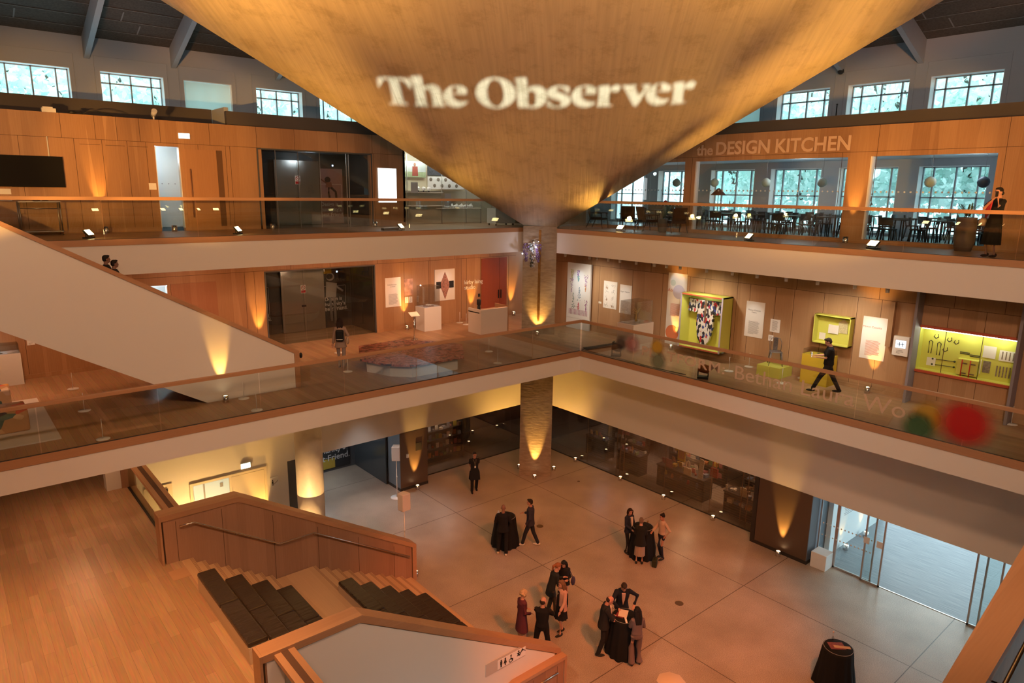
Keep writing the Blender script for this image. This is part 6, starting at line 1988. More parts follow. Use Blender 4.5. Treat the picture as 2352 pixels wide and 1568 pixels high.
# wisteria banner standing on the floor
t = thing('wisteria_banner', 'tall white standing panel printed with hanging wisteria flowers', 'banner')
q = MB(); q.box(3.02, 3.10, 2.46, 3.86, L1, 9.27); q.build('panel', mat('banner_white', (.72, .76, .80), .6), t)
q = MB(); q.box(3.012, 3.02, 2.46, 3.86, L1 + .46, L1 + .465); q.build('joint', M['grey'], t)
rnd = random.Random(11)


def cluster(y, z, w, h, col, flip=False):
    q = MB()
    for k in range(46):
        v = rnd.random(); hw = w * ((1 - v) if not flip else v) * .9 + .012
        q.ball((3.016, y + rnd.uniform(-hw, hw), z - h * v), (.003, .018, .018), 6, 4)
    o = q.build('flower_print', mat('flower_print', col, .7), t); o['kind'] = 'stuff'


cluster(3.58, 8.62, .12, .62, (.30, .18, .42)); cluster(3.56, 8.98, .10, .40, (.45, .52, .25)); cluster(3.20, 8.98, .10, .26, (.26, .16, .50)); cluster(3.17, 8.76, .09, .26, (.15, .40, .48))
cluster(2.72, 8.82, .15, .55, (.36, .24, .50)); cluster(2.74, 8.40, .06, .30, (.52, .28, .16)); cluster(3.10, 8.26, .12, .60, (.16, .28, .42), True); cluster(3.46, 7.98, .14, .75, (.10, .22, .24), True)
cluster(3.13, 7.56, .07, .30, (.50, .08, .14), True); cluster(2.68, 7.72, .10, .48, (.28, .10, .30))
q = MB()
for k in range(14): q.box(3.012, 3.02, 3.70 - k * .082 - .036, 3.70 - k * .082, 7.02, 7.26)
q.build('colour_swatches', mat('swatches', (.40, .26, .36), .7, var=.7, bscale=9), t)
put_text('lettering', 'petals cluster', .07, INK, (3.015, 3.45, 7.36), (0, -1, 0), (0, 0, 1), t, depth=.001)


def plinth(label, x0, x1, y0, y1, z0, z1, m, name='plinth'):
    q = MB(); q.box(x0, x1, y0, y1, z0, z1); o = q.build(name, m, bevel=.004); return tag(o, label, 'plinth')


def vitrine(label, x0, x1, y0, y1, z0, z1, parent=None):
    t = thing('display_case', label, 'case')
    w = .008
    for a in ((x0, x0 + w, y0, y1), (x1 - w, x1, y0, y1), (x0 + w, x1 - w, y0, y0 + w), (x0 + w, x1 - w, y1 - w, y1)):
        q = MB(); q.box(*a, z0, z1); q.build('acrylic_side', M['acrylic'], t)
    q = MB(); q.box(x0, x1, y0, y1, z1, z1 + w); q.build('acrylic_top', M['acrylic'], t)
    return t


plinth('beige plinth carrying the case with the golden tree', 1.55, 2.75, -1.22, -.42, L1, 7.40, mat('plinth_beige', (.60, .50, .43), .6))
vitrine('clear acrylic case over the golden tree on the beige plinth', 1.62, 2.70, -1.17, -.47, 7.40, 8.25)
t = thing('tree_sculpture', 'small golden tree with bare branches inside the acrylic case', 'sculpture', (2.2, -.80, 7.40))
q = MB(); q.lathe([(.16, 0), (.16, .03)], n=24); q.build('base', mat('marble', (.5, .45, .42), .3), t)
q = MB(); q.tube([(0, 0, .02), (.01, .02, .15), (-.01, .0, .30), (.02, .01, .42)], [.065, .05, .03, .02], 8)
rnd = random.Random(2)
for k in range(16):
    a = rnd.uniform(0, 6.28); e = rnd.uniform(.1, 1.0); b0 = Vector((0, 0, rnd.uniform(.30, .44))); v = Vector((math.cos(a), math.sin(a), e)).normalized()
    q.tube([b0, b0 + v * .10, b0 + v * .17 + Vector((0, 0, .03)), b0 + v * .21], [.012, .008, .005, .003], 5)
q.build('branches', mat('gold_tree', (.62, .42, .14), .4, .3), t)
q = MB(); q.cbox((1.78, -.62, 7.415), (.12, .34, .012)); tag(q.build('caption_label', PW), 'caption plate lying on the beige plinth', 'label')

# kimono case
t = thing('kimono_case', 'deep lime green wall case holding a patterned kimono', 'case')
y0, y1, z0, z1 = -4.31, -2.52, 6.72, 8.72
d0 = X - .62
q = MB(); q.box(X - .03, X, y0, y1, z0, z1); q.build('back', M['lime'], t)
for a in ((d0, X, y0, y0 + .04, z0, z1), (d0, X, y1 - .04, y1, z0, z1), (d0, X, y0, y1, z1 - .04, z1), (d0, X, y0, y1, z0, z0 + .04)):
    q = MB(); q.box(*a); q.build('side', M['lime'], t)
for a in ((d0 - .012, d0, y0, y0 + .06, z0, z1), (d0 - .012, d0, y1 - .06, y1, z0, z1)):
    q = MB(); q.box(*a); q.build('edge_trim', mat('trim_lilac', (.45, .42, .52), .5), t)
q = MB(); q.box(d0 - .012, d0, y0 + .06, y1 - .06, z1 - .05, z1); q.box(d0 - .012, d0, y0 + .06, y1 - .06, z0, z0 + .05); q.build('edge_band', mat('trim_red', (.50, .10, .05), .5), t)
m, nt, b = newmat('kimono_pattern')
g = nt.nodes.new('ShaderNodeNewGeometry'); mp = nt.nodes.new('ShaderNodeMapping'); mp.inputs['Scale'].default_value = (1, 7, 4); mp.inputs['Rotation'].default_value = (.5, 0, 0)
v = nt.nodes.new('ShaderNodeTexVoronoi'); v.inputs['Scale'].default_value = 2.2; rr = nt.nodes.new('ShaderNodeValToRGB'); rr.color_ramp.interpolation = 'CONSTANT'
for p_, c in ((0, (.62, .60, .58)), (.36, (.02, .02, .03)), (.55, (.45, .03, .04)), (.66, (.04, .06, .22)), (.76, (.60, .56, .50)), (.9, (.05, .04, .04))):
    e = rr.color_ramp.elements[0] if p_ == 0 else rr.color_ramp.elements.new(p_); e.position = p_; e.color = (*c, 1)
s_ = nt.nodes.new('ShaderNodeSeparateColor')
nt.links.new(g.outputs['Position'], mp.inputs[0]); nt.links.new(mp.outputs[0], v.inputs[0]); nt.links.new(v.outputs['Color'], s_.inputs[0]); nt.links.new(s_.outputs[0], rr.inputs[0]); nt.links.new(rr.outputs[0], b.inputs['Base Color'])
M['kimono'] = m
t = thing('kimono', 'red, white and blue patterned kimono hanging in the lime green case', 'kimono')
KY = -3.40
P = [(-.70, 8.50), (.70, 8.50), (.74, 8.05), (.40, 8.02), (.33, 8.10), (.34, 7.55), (.22, 7.05), (.06, 6.84), (-.10, 6.84), (-.28, 7.10), (-.36, 7.60), (-.33, 8.10), (-.40, 8.02), (-.74, 8.05)]
q = MB()
NP = len(P)
q.prism([(KY - a, b2) for a, b2 in P], 'x', X - .30, X - .20); q.build('cloth', M['kimono'], t)
q = MB(); q.prism([(KY - .05, 8.5), (KY + .05, 8.5), (KY + .02, 7.7), (KY - .02, 7.7)], 'x', X - .315, X - .30); q.build('collar', mat('collar_brown', (.16, .10, .06), .7), t)
q = MB(); q.tube([(X - .25, KY - .78, 8.50), (X - .25, KY + .78, 8.50)], .018, 8); q.build('rod', M['black'], t)
spot((X - 1.0, -3.4, 9.6), (X - .2, -3.4, 7.6), 40, 50)
lamp('case_light', 'POINT', (X - .45, -3.4, 8.62), 5, (1, 1, .8), radius=.03)

# small square lime case with doilies
t = thing('wall_case', 'small square lime green wall case holding lace samples', 'case')
y0, y1, z0, z1 = -8.57, -7.42, 7.68, 8.60
d0 = X - .28
q = MB(); q.box(X - .02, X, y0, y1, z0, z1); q.build('back', M['lime'], t)
for a in ((d0, X, y0, y0 + .03, z0, z1), (d0, X, y1 - .03, y1, z0, z1), (d0, X, y0, y1, z1 - .03, z1), (d0, X, y0, y1, z0, z0 + .03)):
    q = MB(); q.box(*a); q.build('side', M['lime'], t)
q = MB(); q.box(X - .05, X - .03, -8.12, -7.80, 8.0, 8.28); tag(q.build('lace_sample', PW), 'white square lace sample in the small lime case', 'sample')
q = MB(); q.prism([(-8.40, 8.05), (-8.10, 8.05), (-8.10, 8.40), (-8.25, 8.5), (-8.38, 8.40)], 'x', X - .035, X - .025); tag(q.build('lace_sample', mat('lace', (.55, .50, .30), .8, var=.5, bscale=40)), 'openwork cream lace sample in the small lime case', 'sample')
q = MB(); q.box(X - .032, X - .022, -7.72, -7.52, 7.76, 7.98); tag(q.build('caption_label', PW), 'small caption inside the small lime case', 'label')

# chair on a lime plinth
plinth('low lime green plinth under the metal chair', 2.25, 3.05, -6.80, -5.98, L1, 6.75, M['lime'])


def metal_chair(loc, rz):
    t = thing('metal_chair', 'patterned black and silver metal cafe chair on the lime plinth', 'chair', loc, rz)
    mm = mat('perforated_metal', (.20, .19, .19), .35, .8, var=.9, bscale=60)
    q = MB(); q.prism([(-.19, -.17), (.19, -.20), (.19, .20), (-.19, .17)], 'z', .435, .46); q.build('seat', mm, t, bevel=.01)
    for sx, sy in ((-1, -1), (-1, 1), (1, -1), (1, 1)):
        q = MB(); q.tube([(sx * .17, sy * .16, .44), (sx * .24, sy * .21, .0)], [.024, .014], 8); q.build('leg', mm, t)
    q = MB(); q.tube([(-.19, -.17, .44), (-.25, -.19, .72), (-.27, -.13, .84), (-.27, 0, .87), (-.27, .13, .84), (-.25, .19, .72), (-.19, .17, .44)], .012, 8); q.build('back_frame', mm, t)
    q = MB(); q.prism([(-.07, .44), (.07, .44), (.07, .86), (-.07, .86)], 'x', -.262, -.252); q.build('back_splat', mm, t)
    return t


metal_chair((2.66, -6.38, 6.75), R(215))
spot((X - 1.2, -6.3, 9.6), (2.9, -6.4, 7.2), 60, 34)
# lime display case the man passes
plinth('tall lime yellow plinth beside the walking person', 2.52, 3.10, -8.22, -7.35, L1, 7.34, M['yellow'])
vitrine('shallow acrylic case of jewellery on the tall lime yellow plinth', 2.54, 3.08, -8.20, -7.37, 7.34, 7.50)
rnd = random.Random(4)
for k in range(6):
    q = MB(); q.lathe([(.03, 0), (.05, .015), (.02, .02)], n=10); o = q.build('brooch', mat('brooch', (rnd.uniform(.1, .6), rnd.uniform(.1, .4), rnd.uniform(.1, .5)), .4), loc=(2.70 + (k % 2) * .2, -8.05 + k * .12, 7.341)); tag(o, 'small brooch lying in the shallow jewellery case', 'brooch', 'brooches in the jewellery case')
spot((X - 1.0, -7.8, 9.6), (2.9, -7.8, 7.4), 40, 24, (.9, 1, .8))
# wall boxes and screen
t = thing('screen_box', 'white wall box with a small lit screen showing a blue drawing', 'screen')
q = MB(); q.box(X - .12, X, -10.22, -9.78, 7.68, 8.26); q.build('box', PW, t, bevel=.01)
q = MB(); q.box(X - .126, X - .12, -10.14, -9.86, 7.92, 8.14); q.build('screen', mat('screen_glow', (.6, .8, 1), .3, emit=1.6, ecol=(.62, .82, 1)), t)
q = MB(); q.cbox((X - .128, -10.0, 8.03), (.003, .2, .02)); q.cbox((X - .128, -9.97, 8.03), (.003, .02, .14)); q.cbox((X - .128, -10.05, 8.03), (.003, .02, .14)); q.build('drawing', M['grey'], t)
q = MB(); lines(q, 'x', X - .121, -10.1, -9.9, 7.74, 7.86, 3); q.build('caption', INK, t)
for i, (a, b2) in enumerate(((-9.72, -9.58), (-10.30, -10.38))):
    q = MB(); q.box(X - .16, X, min(a, b2), max(a, b2), 7.9 if i == 0 else L1 + .15, 9.24); structure('trim_wall_rib', q, M['panel2'])
# fins and niche
M['fin'] = mat('fin_lilac_grey', (.26, .25, .30), .5)
for y in (-10.40, -12.90):
    q = MB(); q.box(X - .45, X, y - .035, y + .035, L1, 9.82); structure('trim_fin', q, M['fin'])
t = thing('niche_case', 'long lit lime green wall niche full of small metal pieces and cards', 'case')
nx0, nx1 = X - .02, X + .28
q = MB(); q.box(nx1 - .02, nx1, NY0, NY1, NZ0, NZ1); q.build('back', M['lime'], t)
for a in ((nx0, nx1, NY0, NY0 + .02, NZ0, NZ1), (nx0, nx1, NY1 - .02, NY1, NZ0, NZ1), (nx0, nx1, NY0, NY1, NZ0, NZ0 + .02)):
    q = MB(); q.box(*a); q.build('side', M['lime'], t)
q = MB(); q.box(nx0 - .01, nx1, NY0, NY1, NZ1 - .02, NZ1); q.build('lid', M['lime'], t)
q = MB(); q.box(nx0 - .05, nx0, NY0 - .02, NY1 + .02, NZ0 - .06, NZ0 + .01); q.box(nx0 - .05, nx0, NY0 - .02, NY1 + .02, NZ1 - .01, NZ1 + .06); q.build('edge_band', mat('trim_red', (.50, .10, .05), .5), t)
q = MB(); q.box(nx0 + .02, nx0 + .06, NY0 + .05, NY1 - .05, NZ1 - .045, NZ1 - .02); q.build('light_strip', mat('strip_glow', (1, 1, .85), .5, emit=9, ecol=(1, 1, .80)), t)
nb = nx1 - .025
BM = mat('dark_metal_pieces', (.05, .06, .05), .4, .6)


def piece(y, z, kind, lb):
    q = MB()
    if kind == 'hook': q.tube([(nb, y - .05, z + .06), (nb, y - .06, z - .02), (nb, y, z - .07), (nb, y + .06, z - .02), (nb, y + .03, z + .04)], .012, 6)
    elif kind == 'loop': q.tube([(nb, y - .04, z - .18), (nb, y - .05, z + .16), (nb, y, z + .2), (nb, y + .04, z + .16), (nb, y + .03, z - .18)], .012, 6)
    elif kind == 'bar': q.tube([(nb, y - .28, z + .01), (nb, y + .28, z - .01)], .009, 6); q.ball((nb, y - .28, z + .01), .03, 8, 6); q.ball((nb, y + .28, z - .01), .03, 8, 6)
    elif kind == 'grip': q.tube([(nb, y - .12, z), (nb, y + .12, z)], .012, 6); q.tube([(nb, y - .12, z - .04), (nb, y + .12, z - .04)], .012, 6)
    tag(q.build('metal_piece', BM), lb, 'metal piece', 'metal pieces in the lime niche')


pc = [(-10.78, 8.36, 'hook', 'small hooked metal piece at the top left of the lime niche'), (-11.12, 8.32, 'hook', 'second hooked metal piece along the top of the lime niche'), (-11.30, 8.28, 'hook', 'third hooked metal piece along the top of the lime niche'),
      (-10.66, 8.02, 'loop', 'left long metal loop of the lime niche'), (-10.88, 8.0, 'loop', 'right long metal loop of the lime niche'), (-11.05, 8.02, 'hook', 'small hooked metal piece right of the loops'),
      (-11.05, 7.70, 'bar', 'upper thin bar with round ends in the lime niche'), (-11.05, 7.54, 'bar', 'lower thin bar with round ends in the lime niche'), (-11.55, 8.02, 'grip', 'double grip handle in the middle of the lime niche'), (-11.80, 7.98, 'grip', 'second double grip handle in the middle of the lime niche')]
for p in pc: piece(*p)
t = thing('red_handles', 'pair of red rods with steel clasps on a small lime shelf', 'handles')
q = MB(); q.box(nx0 + .08, nb, -11.95, -11.45, 7.42, 7.86); q.build('shelf_block', M['lime'], t)
for y in (-11.58, -11.78):
    q = MB(); q.tube([(nx0 + .05, y, 7.38), (nx0 + .05, y, 7.86)], .014, 8); q.build('rod', cl('red_rod', (.50, .03, .02), .4), t)
    q = MB(); q.cbox((nx0 + .05, y - .06, 7.48), (.02, .14, .03)); q.cbox((nx0 + .05, y - .06, 7.76), (.02, .14, .03)); q.build('clasp', M['chrome'], t)
BWP = mat('photo_print', (.22, .18, .14), .5, var=.9, bscale=22)
for (a, b2, c, d, m_, lb) in ((-12.28, -11.98, 8.02 - .05, 8.30, PW, 'pale drawing sheet in the middle of the lime niche'), (-12.20, -12.02, 7.55, 7.88, BWP, 'brown photograph of a stool in the lime niche'), (-12.76, -12.36, 7.95, 8.24, PW, 'white card with dark stamped samples at the right of the lime niche'), (-10.85, -10.62, 7.48, 7.72, PW, 'text card at the left of the lime niche'), (-11.98, -11.96 + .0, 7.5, 7.9, PW, 'thin text card beside the brown photograph')):
    q = MB(); q.box(nb - .01, nb, a, b2, c, d); tag(q.build('card', m_), lb, 'card')
for k in range(6):
    y = -12.34 - k * .075; q = MB(); q.box(nb - .012, nb - .002, y - .03, y, 7.50, 7.80); tag(q.build('sample_strip', BWP), 'narrow patterned sample strip at the bottom right of the lime niche', 'strip', 'patterned strips in the lime niche')
for k in range(4):
    y = -12.42 - k * .085; q = MB(); q.box(nb - .014, nb - .010, y - .03, y, 7.99, 8.21); tag(q.build('stamped_sample', BWP), 'dark stamped sample mounted on the white card in the lime niche', 'sample', 'stamped samples on the white card')
for k, y in enumerate((-10.9, -11.65, -12.4)):
    lamp('niche_light', 'POINT', (nx0 + .05, y, NZ1 - .08), 4.0, (1, 1, .78), radius=.03)
# ceiling spots along the right wing
for i, y in enumerate((2.9, 1.5, 1.1, .5, -.1, -.9, -1.75, -2.3, -2.9, -4.0, -5.0, -5.9, -6.9, -7.9, -9.0, -9.9)):
    t = thing('track_spotlight', 'small white ceiling spotlight above the right wing exhibition', 'lamp', (1.9, y, 9.70), R(20 * (i % 3)), 'white ceiling spotlights over the right wing')
    q = MB(); q.tube([(0, 0, .12), (0, 0, .05)], .015, 6); q.build('stem', M['white'], t)
    q = MB(); q.lathe([(.05, -.06), (.055, .05)], n=12); q.build('can', M['white'], t)
for y in (-13, 4):
    pass
for y, z, w, c in ((1.47, 8.1, 38, 22), (.62, 8.1, 38, 20), (-5.2, 8.1, 45, 24), (-5.95, 7.9, 28, 18), (-9.2, 8.2, 70, 26), (3.1, 8.3, 60, 34), (-1.9, 9.0, 40, 30)):
    spot((1.75, y, 9.62), (X, y, z), w, c, (.95, 1, .95) if y > -3 else (1, .96, .88))
lamp('gallery_wash', 'SPOT', (2.6, -2.0, 9.1), 25, AMBER, (X, -2.1, 9.9), 120, 1, .05)
lamp('gallery_wash', 'SPOT', (2.6, -9.1, 9.1), 25, AMBER, (X, -9.1, 9.9), 120, 1, .05)
for y in (2.0, -3.5, -8.5):
    lamp('gallery_fill', 'SPOT', (1.6, y, 9.7), 260, (1, .86, .66), (3.0, y, 6.4), 130, 1, .2)  # fill spots added without fittings to brighten the right wing
# left wing of the middle gallery
for x in (-17.0, -11.5, -7.0, -3.5, .2):
    lamp('gallery_fill', 'SPOT', (x, 4.6, 9.7), 330, (1, .46, .22), (x, 7.2, 7.0), 140, 1, .2)  # warm fill added without fittings to lift the left wing
Y = WY1
text_panel('white text panel headed Kaleidoscope-o-rama left of the plinth', 'y', Y, -3.97, -3.22, 7.42, 8.66, ['Kaleidoscope', '-o-rama'], tsz=.08, n=16)
t = thing('marbled_print', 'small pink and black marbled print beside the kaleidoscope text', 'print')
q = MB(); q.box(-3.05, -2.62, Y - .015, Y, 7.85, 8.55); q.build('sheet', mat('marbled', (.45, .25, .18), .5, var=.9, bscale=5), t)
for i, x in enumerate((-3.02, -2.82)): text_panel('tiny caption under the marbled print, %s' % ('left' if i == 0 else 'right'), 'y', Y, x, x + .16, 7.52, 7.78, None, body=(.1, .9), n=6, name='caption_label', cat='label')
t = thing('star_print', 'square white print of a kaleidoscopic diamond in a black cross box', 'print')
q = MB(); q.box(-1.50, -.42, Y - .03, Y, 7.46, 8.86); q.build('board', PW, t)
q = MB(); q.prism([(-1.22 + .0, 8.16), (-.96, 8.74), (-.70, 8.16), (-.96, 7.52)], 'y', Y - .05, Y - .03); q.build('diamond', mat('kaleido', (.34, .16, .12), .4, var=.95, bscale=14), t)
q = MB(); q.box(-1.42, -1.19, Y - .06, Y - .03, 8.02, 8.32); q.box(-.73, -.50, Y - .06, Y - .03, 8.02, 8.32); q.build('cross_arm', M['black'], t)
plinth('white plinth with an acrylic case in front of the marbled print', -2.72, -1.86, 6.55, 7.25, L1, 7.42, mat('plinth_white', (.74, .76, .80), .6))
vitrine('clear acrylic case on the white plinth', -2.68, -1.90, 6.60, 7.21, 7.42, 8.30)
t = thing('paper_model', 'small white flower-like model on a disc inside the acrylic case', 'sculpture', (-2.28, 6.9, 7.42))
q = MB(); q.lathe([(.24, 0), (.24, .01)], n=24); q.build('disc', mat('disc', (.3, .2, .18), .5), t)
q = MB()
for k in range(8): a = k * .785; q.ball((.09 * math.cos(a), .09 * math.sin(a), .045), (.05, .05, .03), 8, 5)
q.build('petals', M['white'], t)
lamp('case_light', 'POINT', (-2.28, 6.9, 8.24), 4, COOL, radius=.03)
spot((-2.4, 5.6, 9.6), (-3.1, Y, 8.1), 60, 34); spot((-1.0, 5.6, 9.6), (-1.0, Y, 8.3), 40, 26)
st_ = thing('wall_lettering', 'pale studio name in two lines of raised letters left of the red door', 'lettering')
put_text('lettering', 'kirby laing', .26, PW, (.10, Y - .03, 8.10), (1, 0, 0), (0, 0, 1), st_, depth=.012)
put_text('lettering', 'studio', .26, PW, (.10, Y - .03, 7.86), (1, 0, 0), (0, 0, 1), st_, depth=.012)
t = thing('red_door', 'tall red-brown timber double door at the end of the left wing', 'door')
RD = wood('red_door_wood', (.26, .055, .025), (.36, .09, .04))
for a, b2 in ((1.10, 2.18), (2.20, 2.62)):
    q = MB(); q.box(a, b2, Y - .03, Y, L1, 9.22); q.build('leaf', RD, t)
q = MB(); q.box(2.10, 2.13, Y - .08, Y - .03, 7.3, 7.7); q.box(2.24, 2.27, Y - .08, Y - .03, 7.3, 7.7); q.build('handle', M['black'], t)
q = MB(); q.box(.92, 1.02, Y - .03, Y, 7.46, 7.60); q2 = q.build('card_reader', M['black']); tag(q2, 'small black card reader left of the red door', 'card reader')
# reception desk
t = thing('reception_desk', 'large white reception counter beside the corner column', 'desk')
DM = mat('desk_white', (.70, .64, .58), .6)
q = MB(); q.box(-1.2, .28, 4.62, 4.74, L1, 7.44); q.build('front_panel', DM, t)
q = MB(); q.box(-1.2, .28, 4.74, 5.5, 7.28, 7.32); q.build('worktop', M['floorX'], t)
q = MB(); q.box(-1.2, -1.12, 4.74, 5.5, L1, 7.44); q.build('side_panel', DM, t)
q = MB(); q.box(.24, .28, 4.6, 5.5, L1, 7.5); q.build('end_cap', M['panel'], t)
t = thing('dispenser', 'black bottle-shaped dispenser on the white reception counter', 'dispenser', (-1.02, 5.0, 7.44 - .12))
q = MB(); q.lathe([(.07, 0), (.07, .22), (.05, .24), (.09, .30), (.09, .50), (.05, .52)], n=16); q.build('body', M['black'], t)
# hexagon art platform
t = thing('art_platform', 'low white hexagonal platform topped with red marbled pattern', 'platform')
pts = [(-7.2, 3.9), (-5.4, 3.95), (-4.75, 3.1), (-4.10, 1.95), (-5.2, .35), (-7.2, .40), (-7.75, 1.0), (-8.1, 2.1)]
c0 = Vector((-6.1, 2.1))
m, nt, b = newmat('marbled_red')
g = nt.nodes.new('ShaderNodeNewGeometry'); nz = nt.nodes.new('ShaderNodeTexNoise'); nz.inputs['Scale'].default_value = 3.0; nz.inputs['Detail'].default_value = 3; nz.inputs['Distortion'].default_value = 2.2
rr = nt.nodes.new('ShaderNodeValToRGB')
for p_, c in ((0, (.05, .02, .02)), (.40, (.07, .025, .02)), (.46, (.38, .10, .06)), (.56, (.50, .17, .11)), (.62, (.60, .36, .30)), (.70, (.30, .06, .04))):
    e = rr.color_ramp.elements[0] if p_ == 0 else rr.color_ramp.elements.new(p_); e.position = p_; e.color = (*c, 1)
nt.links.new(g.outputs['Position'], nz.inputs[0]); nt.links.new(nz.outputs[0], rr.inputs[0]); nt.links.new(rr.outputs[0], b.inputs['Base Color']); b.inputs['Roughness'].default_value = .35
q = MB(); q.prism(pts, 'z', 6.80, 6.86); q.build('patterned_top', m, t)
q = MB(); q.prism([tuple(c0 + (Vector(p) - c0) * .88) for p in pts], 'z', L1, 6.80); q.build('base', M['white'], t)
MARB = m
t = thing('caption_stand', 'small lit caption lectern on a steel pole behind the platform', 'lectern', tuple(onz(952, 779, L1)))
q = MB(); q.lathe([(.14, 0), (.14, .012)], n=20); q.build('base', M['chrome'], t)
q = MB(); q.tube([(0, 0, 0), (0, 0, .95)], .03, 8); q.build('pole', M['chrome'], t)
q = MB(); q.add([(-.2, -.12, .95), (.2, -.12, .95), (.2, .12, 1.08), (-.2, .12, 1.08), (-.2, -.12, .97), (.2, -.12, .97), (.2, .12, 1.10), (-.2, .12, 1.10)], [(0, 1, 2, 3), (7, 6, 5, 4), (0, 1, 5, 4), (1, 2, 6, 5), (2, 3, 7, 6), (3, 0, 4, 7)]); q.build('caption', PW, t)
# barrier stanchions
sl = [((168, 893), 'in front of the white showcase at the left edge'), ((194, 943), 'behind the left wing rail, left of the upper stair'), ((237, 1008), 'close to the left wing glass near the colourful bench'), ((560, 915), 'beside the uplighter at the foot of the white upper stair'), ((590, 942), 'close to the glass below the foot of the upper stair'),
      ((778, 810), 'left of the marbled platform'), ((799, 853), 'at the near left corner of the marbled platform'), ((1056, 741), 'in front of the studio lettering'), ((1071, 745), 'left of the white reception counter'), ((1123, 807), 'right of the marbled platform'), ((1143, 834), 'near the glass right of the marbled platform'),
      ((1674, 852), 'in front of the kimono case, nearer the glass'), ((1720, 842), 'between the kimono case and the lime plinth'), ((1795, 880), 'in front of the chair plinth'), ((1843, 869), 'between the chair plinth and the tall lime plinth'), ((2322, 974), 'right of the lit lime niche')]
for (px, py), w in sl:
    p = onz(px, py, L1)
    t = thing('barrier_stanchion', 'thin white barrier post ' + w, 'barrier post', tuple(p), 0, 'thin white barrier posts')
    q = MB(); q.lathe([(.15, 0), (.15, .012), (.02, .02)], n=24); q.build('base', M['white'], t)
    q = MB(); q.tube([(0, 0, .01), (0, 0, .50)], .008, 6); q.build('rod', M['white'], t)
# left edge: showcase and colourful bench on a white base
plinth('white showcase plinth at the left edge of the middle gallery', -18.6, -16.69, 7.0, 7.55, L1, 7.36, M['whitep'])
vitrine('acrylic lid with papers on the white showcase at the left edge', -18.58, -16.71, 7.02, 7.53, 7.36, 7.62)
for k in range(5):
    q = MB(); q.cbox((-18.3 + k * .34, 7.25, 7.372), (.26, .3, .02), .1 * k); tag(q.build('document', BWP if k % 2 else PW), 'small document in the white showcase at the left edge', 'document', 'documents in the left showcase')
lamp('case_light', 'POINT', (-17.4, 7.3, 7.56), 3, COOL, radius=.03)
text_panel('tiny white label on the oak wall behind the upper stair', 'y', Y, -16.45, -16.25, 7.45, 7.62, None, n=2, name='caption_label', cat='label')
q = MB(); q.box(-20.5, -16.56, .90, 4.0, L1 + .0, L1 + .03); tag(q.build('plinth', mat('base_white', (.66, .62, .58), .6)), 'flat white base sheet under the colourful bench', 'plinth')
q = MB(); q.box(-20.5, -16.6, 4.45, 5.0, L1, L1 + .03); tag(q.build('plinth', mat('base_white', (.66, .62, .58), .6)), 'flat white base sheet under the farther colourful block', 'plinth')
m, nt, b = newmat('marquetry')
g = nt.nodes.new('ShaderNodeNewGeometry'); v = nt.nodes.new('ShaderNodeTexVoronoi'); v.inputs['Scale'].default_value = 3.2; mp = nt.nodes.new('ShaderNodeMapping'); mp.inputs['Rotation'].default_value = (.6, .4, .7); mp.inputs['Scale'].default_value = (1, 2.4, 1)
rr = nt.nodes.new('ShaderNodeValToRGB'); rr.color_ramp.interpolation = 'CONSTANT'
for p_, c in ((0, (.42, .24, .12)), (.38, (.55, .36, .20)), (.55, (.50, .10, .06)), (.63, (.07, .12, .10)), (.72, (.55, .28, .06)), (.82, (.04, .03, .05)), (.90, (.60, .44, .30))):
    e = rr.color_ramp.elements[0] if p_ == 0 else rr.color_ramp.elements.new(p_); e.position = p_; e.color = (*c, 1)
s_ = nt.nodes.new('ShaderNodeSeparateColor'); nt.links.new(g.outputs['Position'], mp.inputs[0]); nt.links.new(mp.outputs[0], v.inputs[0]); nt.links.new(v.outputs['Color'], s_.inputs[0]); nt.links.new(s_.outputs[0], rr.inputs[0]); nt.links.new(rr.outputs[0], b.inputs['Base Color'])
q = MB(); q.prism([(1.95, L1 + .03), (3.1, L1 + .03), (3.1, L1 + .42), (2.9, L1 + .55), (2.1, L1 + .55), (1.95, L1 + .42)], 'x', -19.5, -17.05); tag(q.build('marquetry_bench', m, bevel=.04), 'colourful marquetry bench block on a white base, nearer one', 'bench')
q = MB(); q.prism([(4.5, L1 + .03), (5.0, L1 + .03), (5.0, L1 + .5), (4.8, L1 + .6), (4.5, L1 + .5)], 'x', -19.5, -17.2); tag(q.build('marquetry_bench', m, bevel=.04), 'colourful marquetry block farther back by the left edge', 'bench')
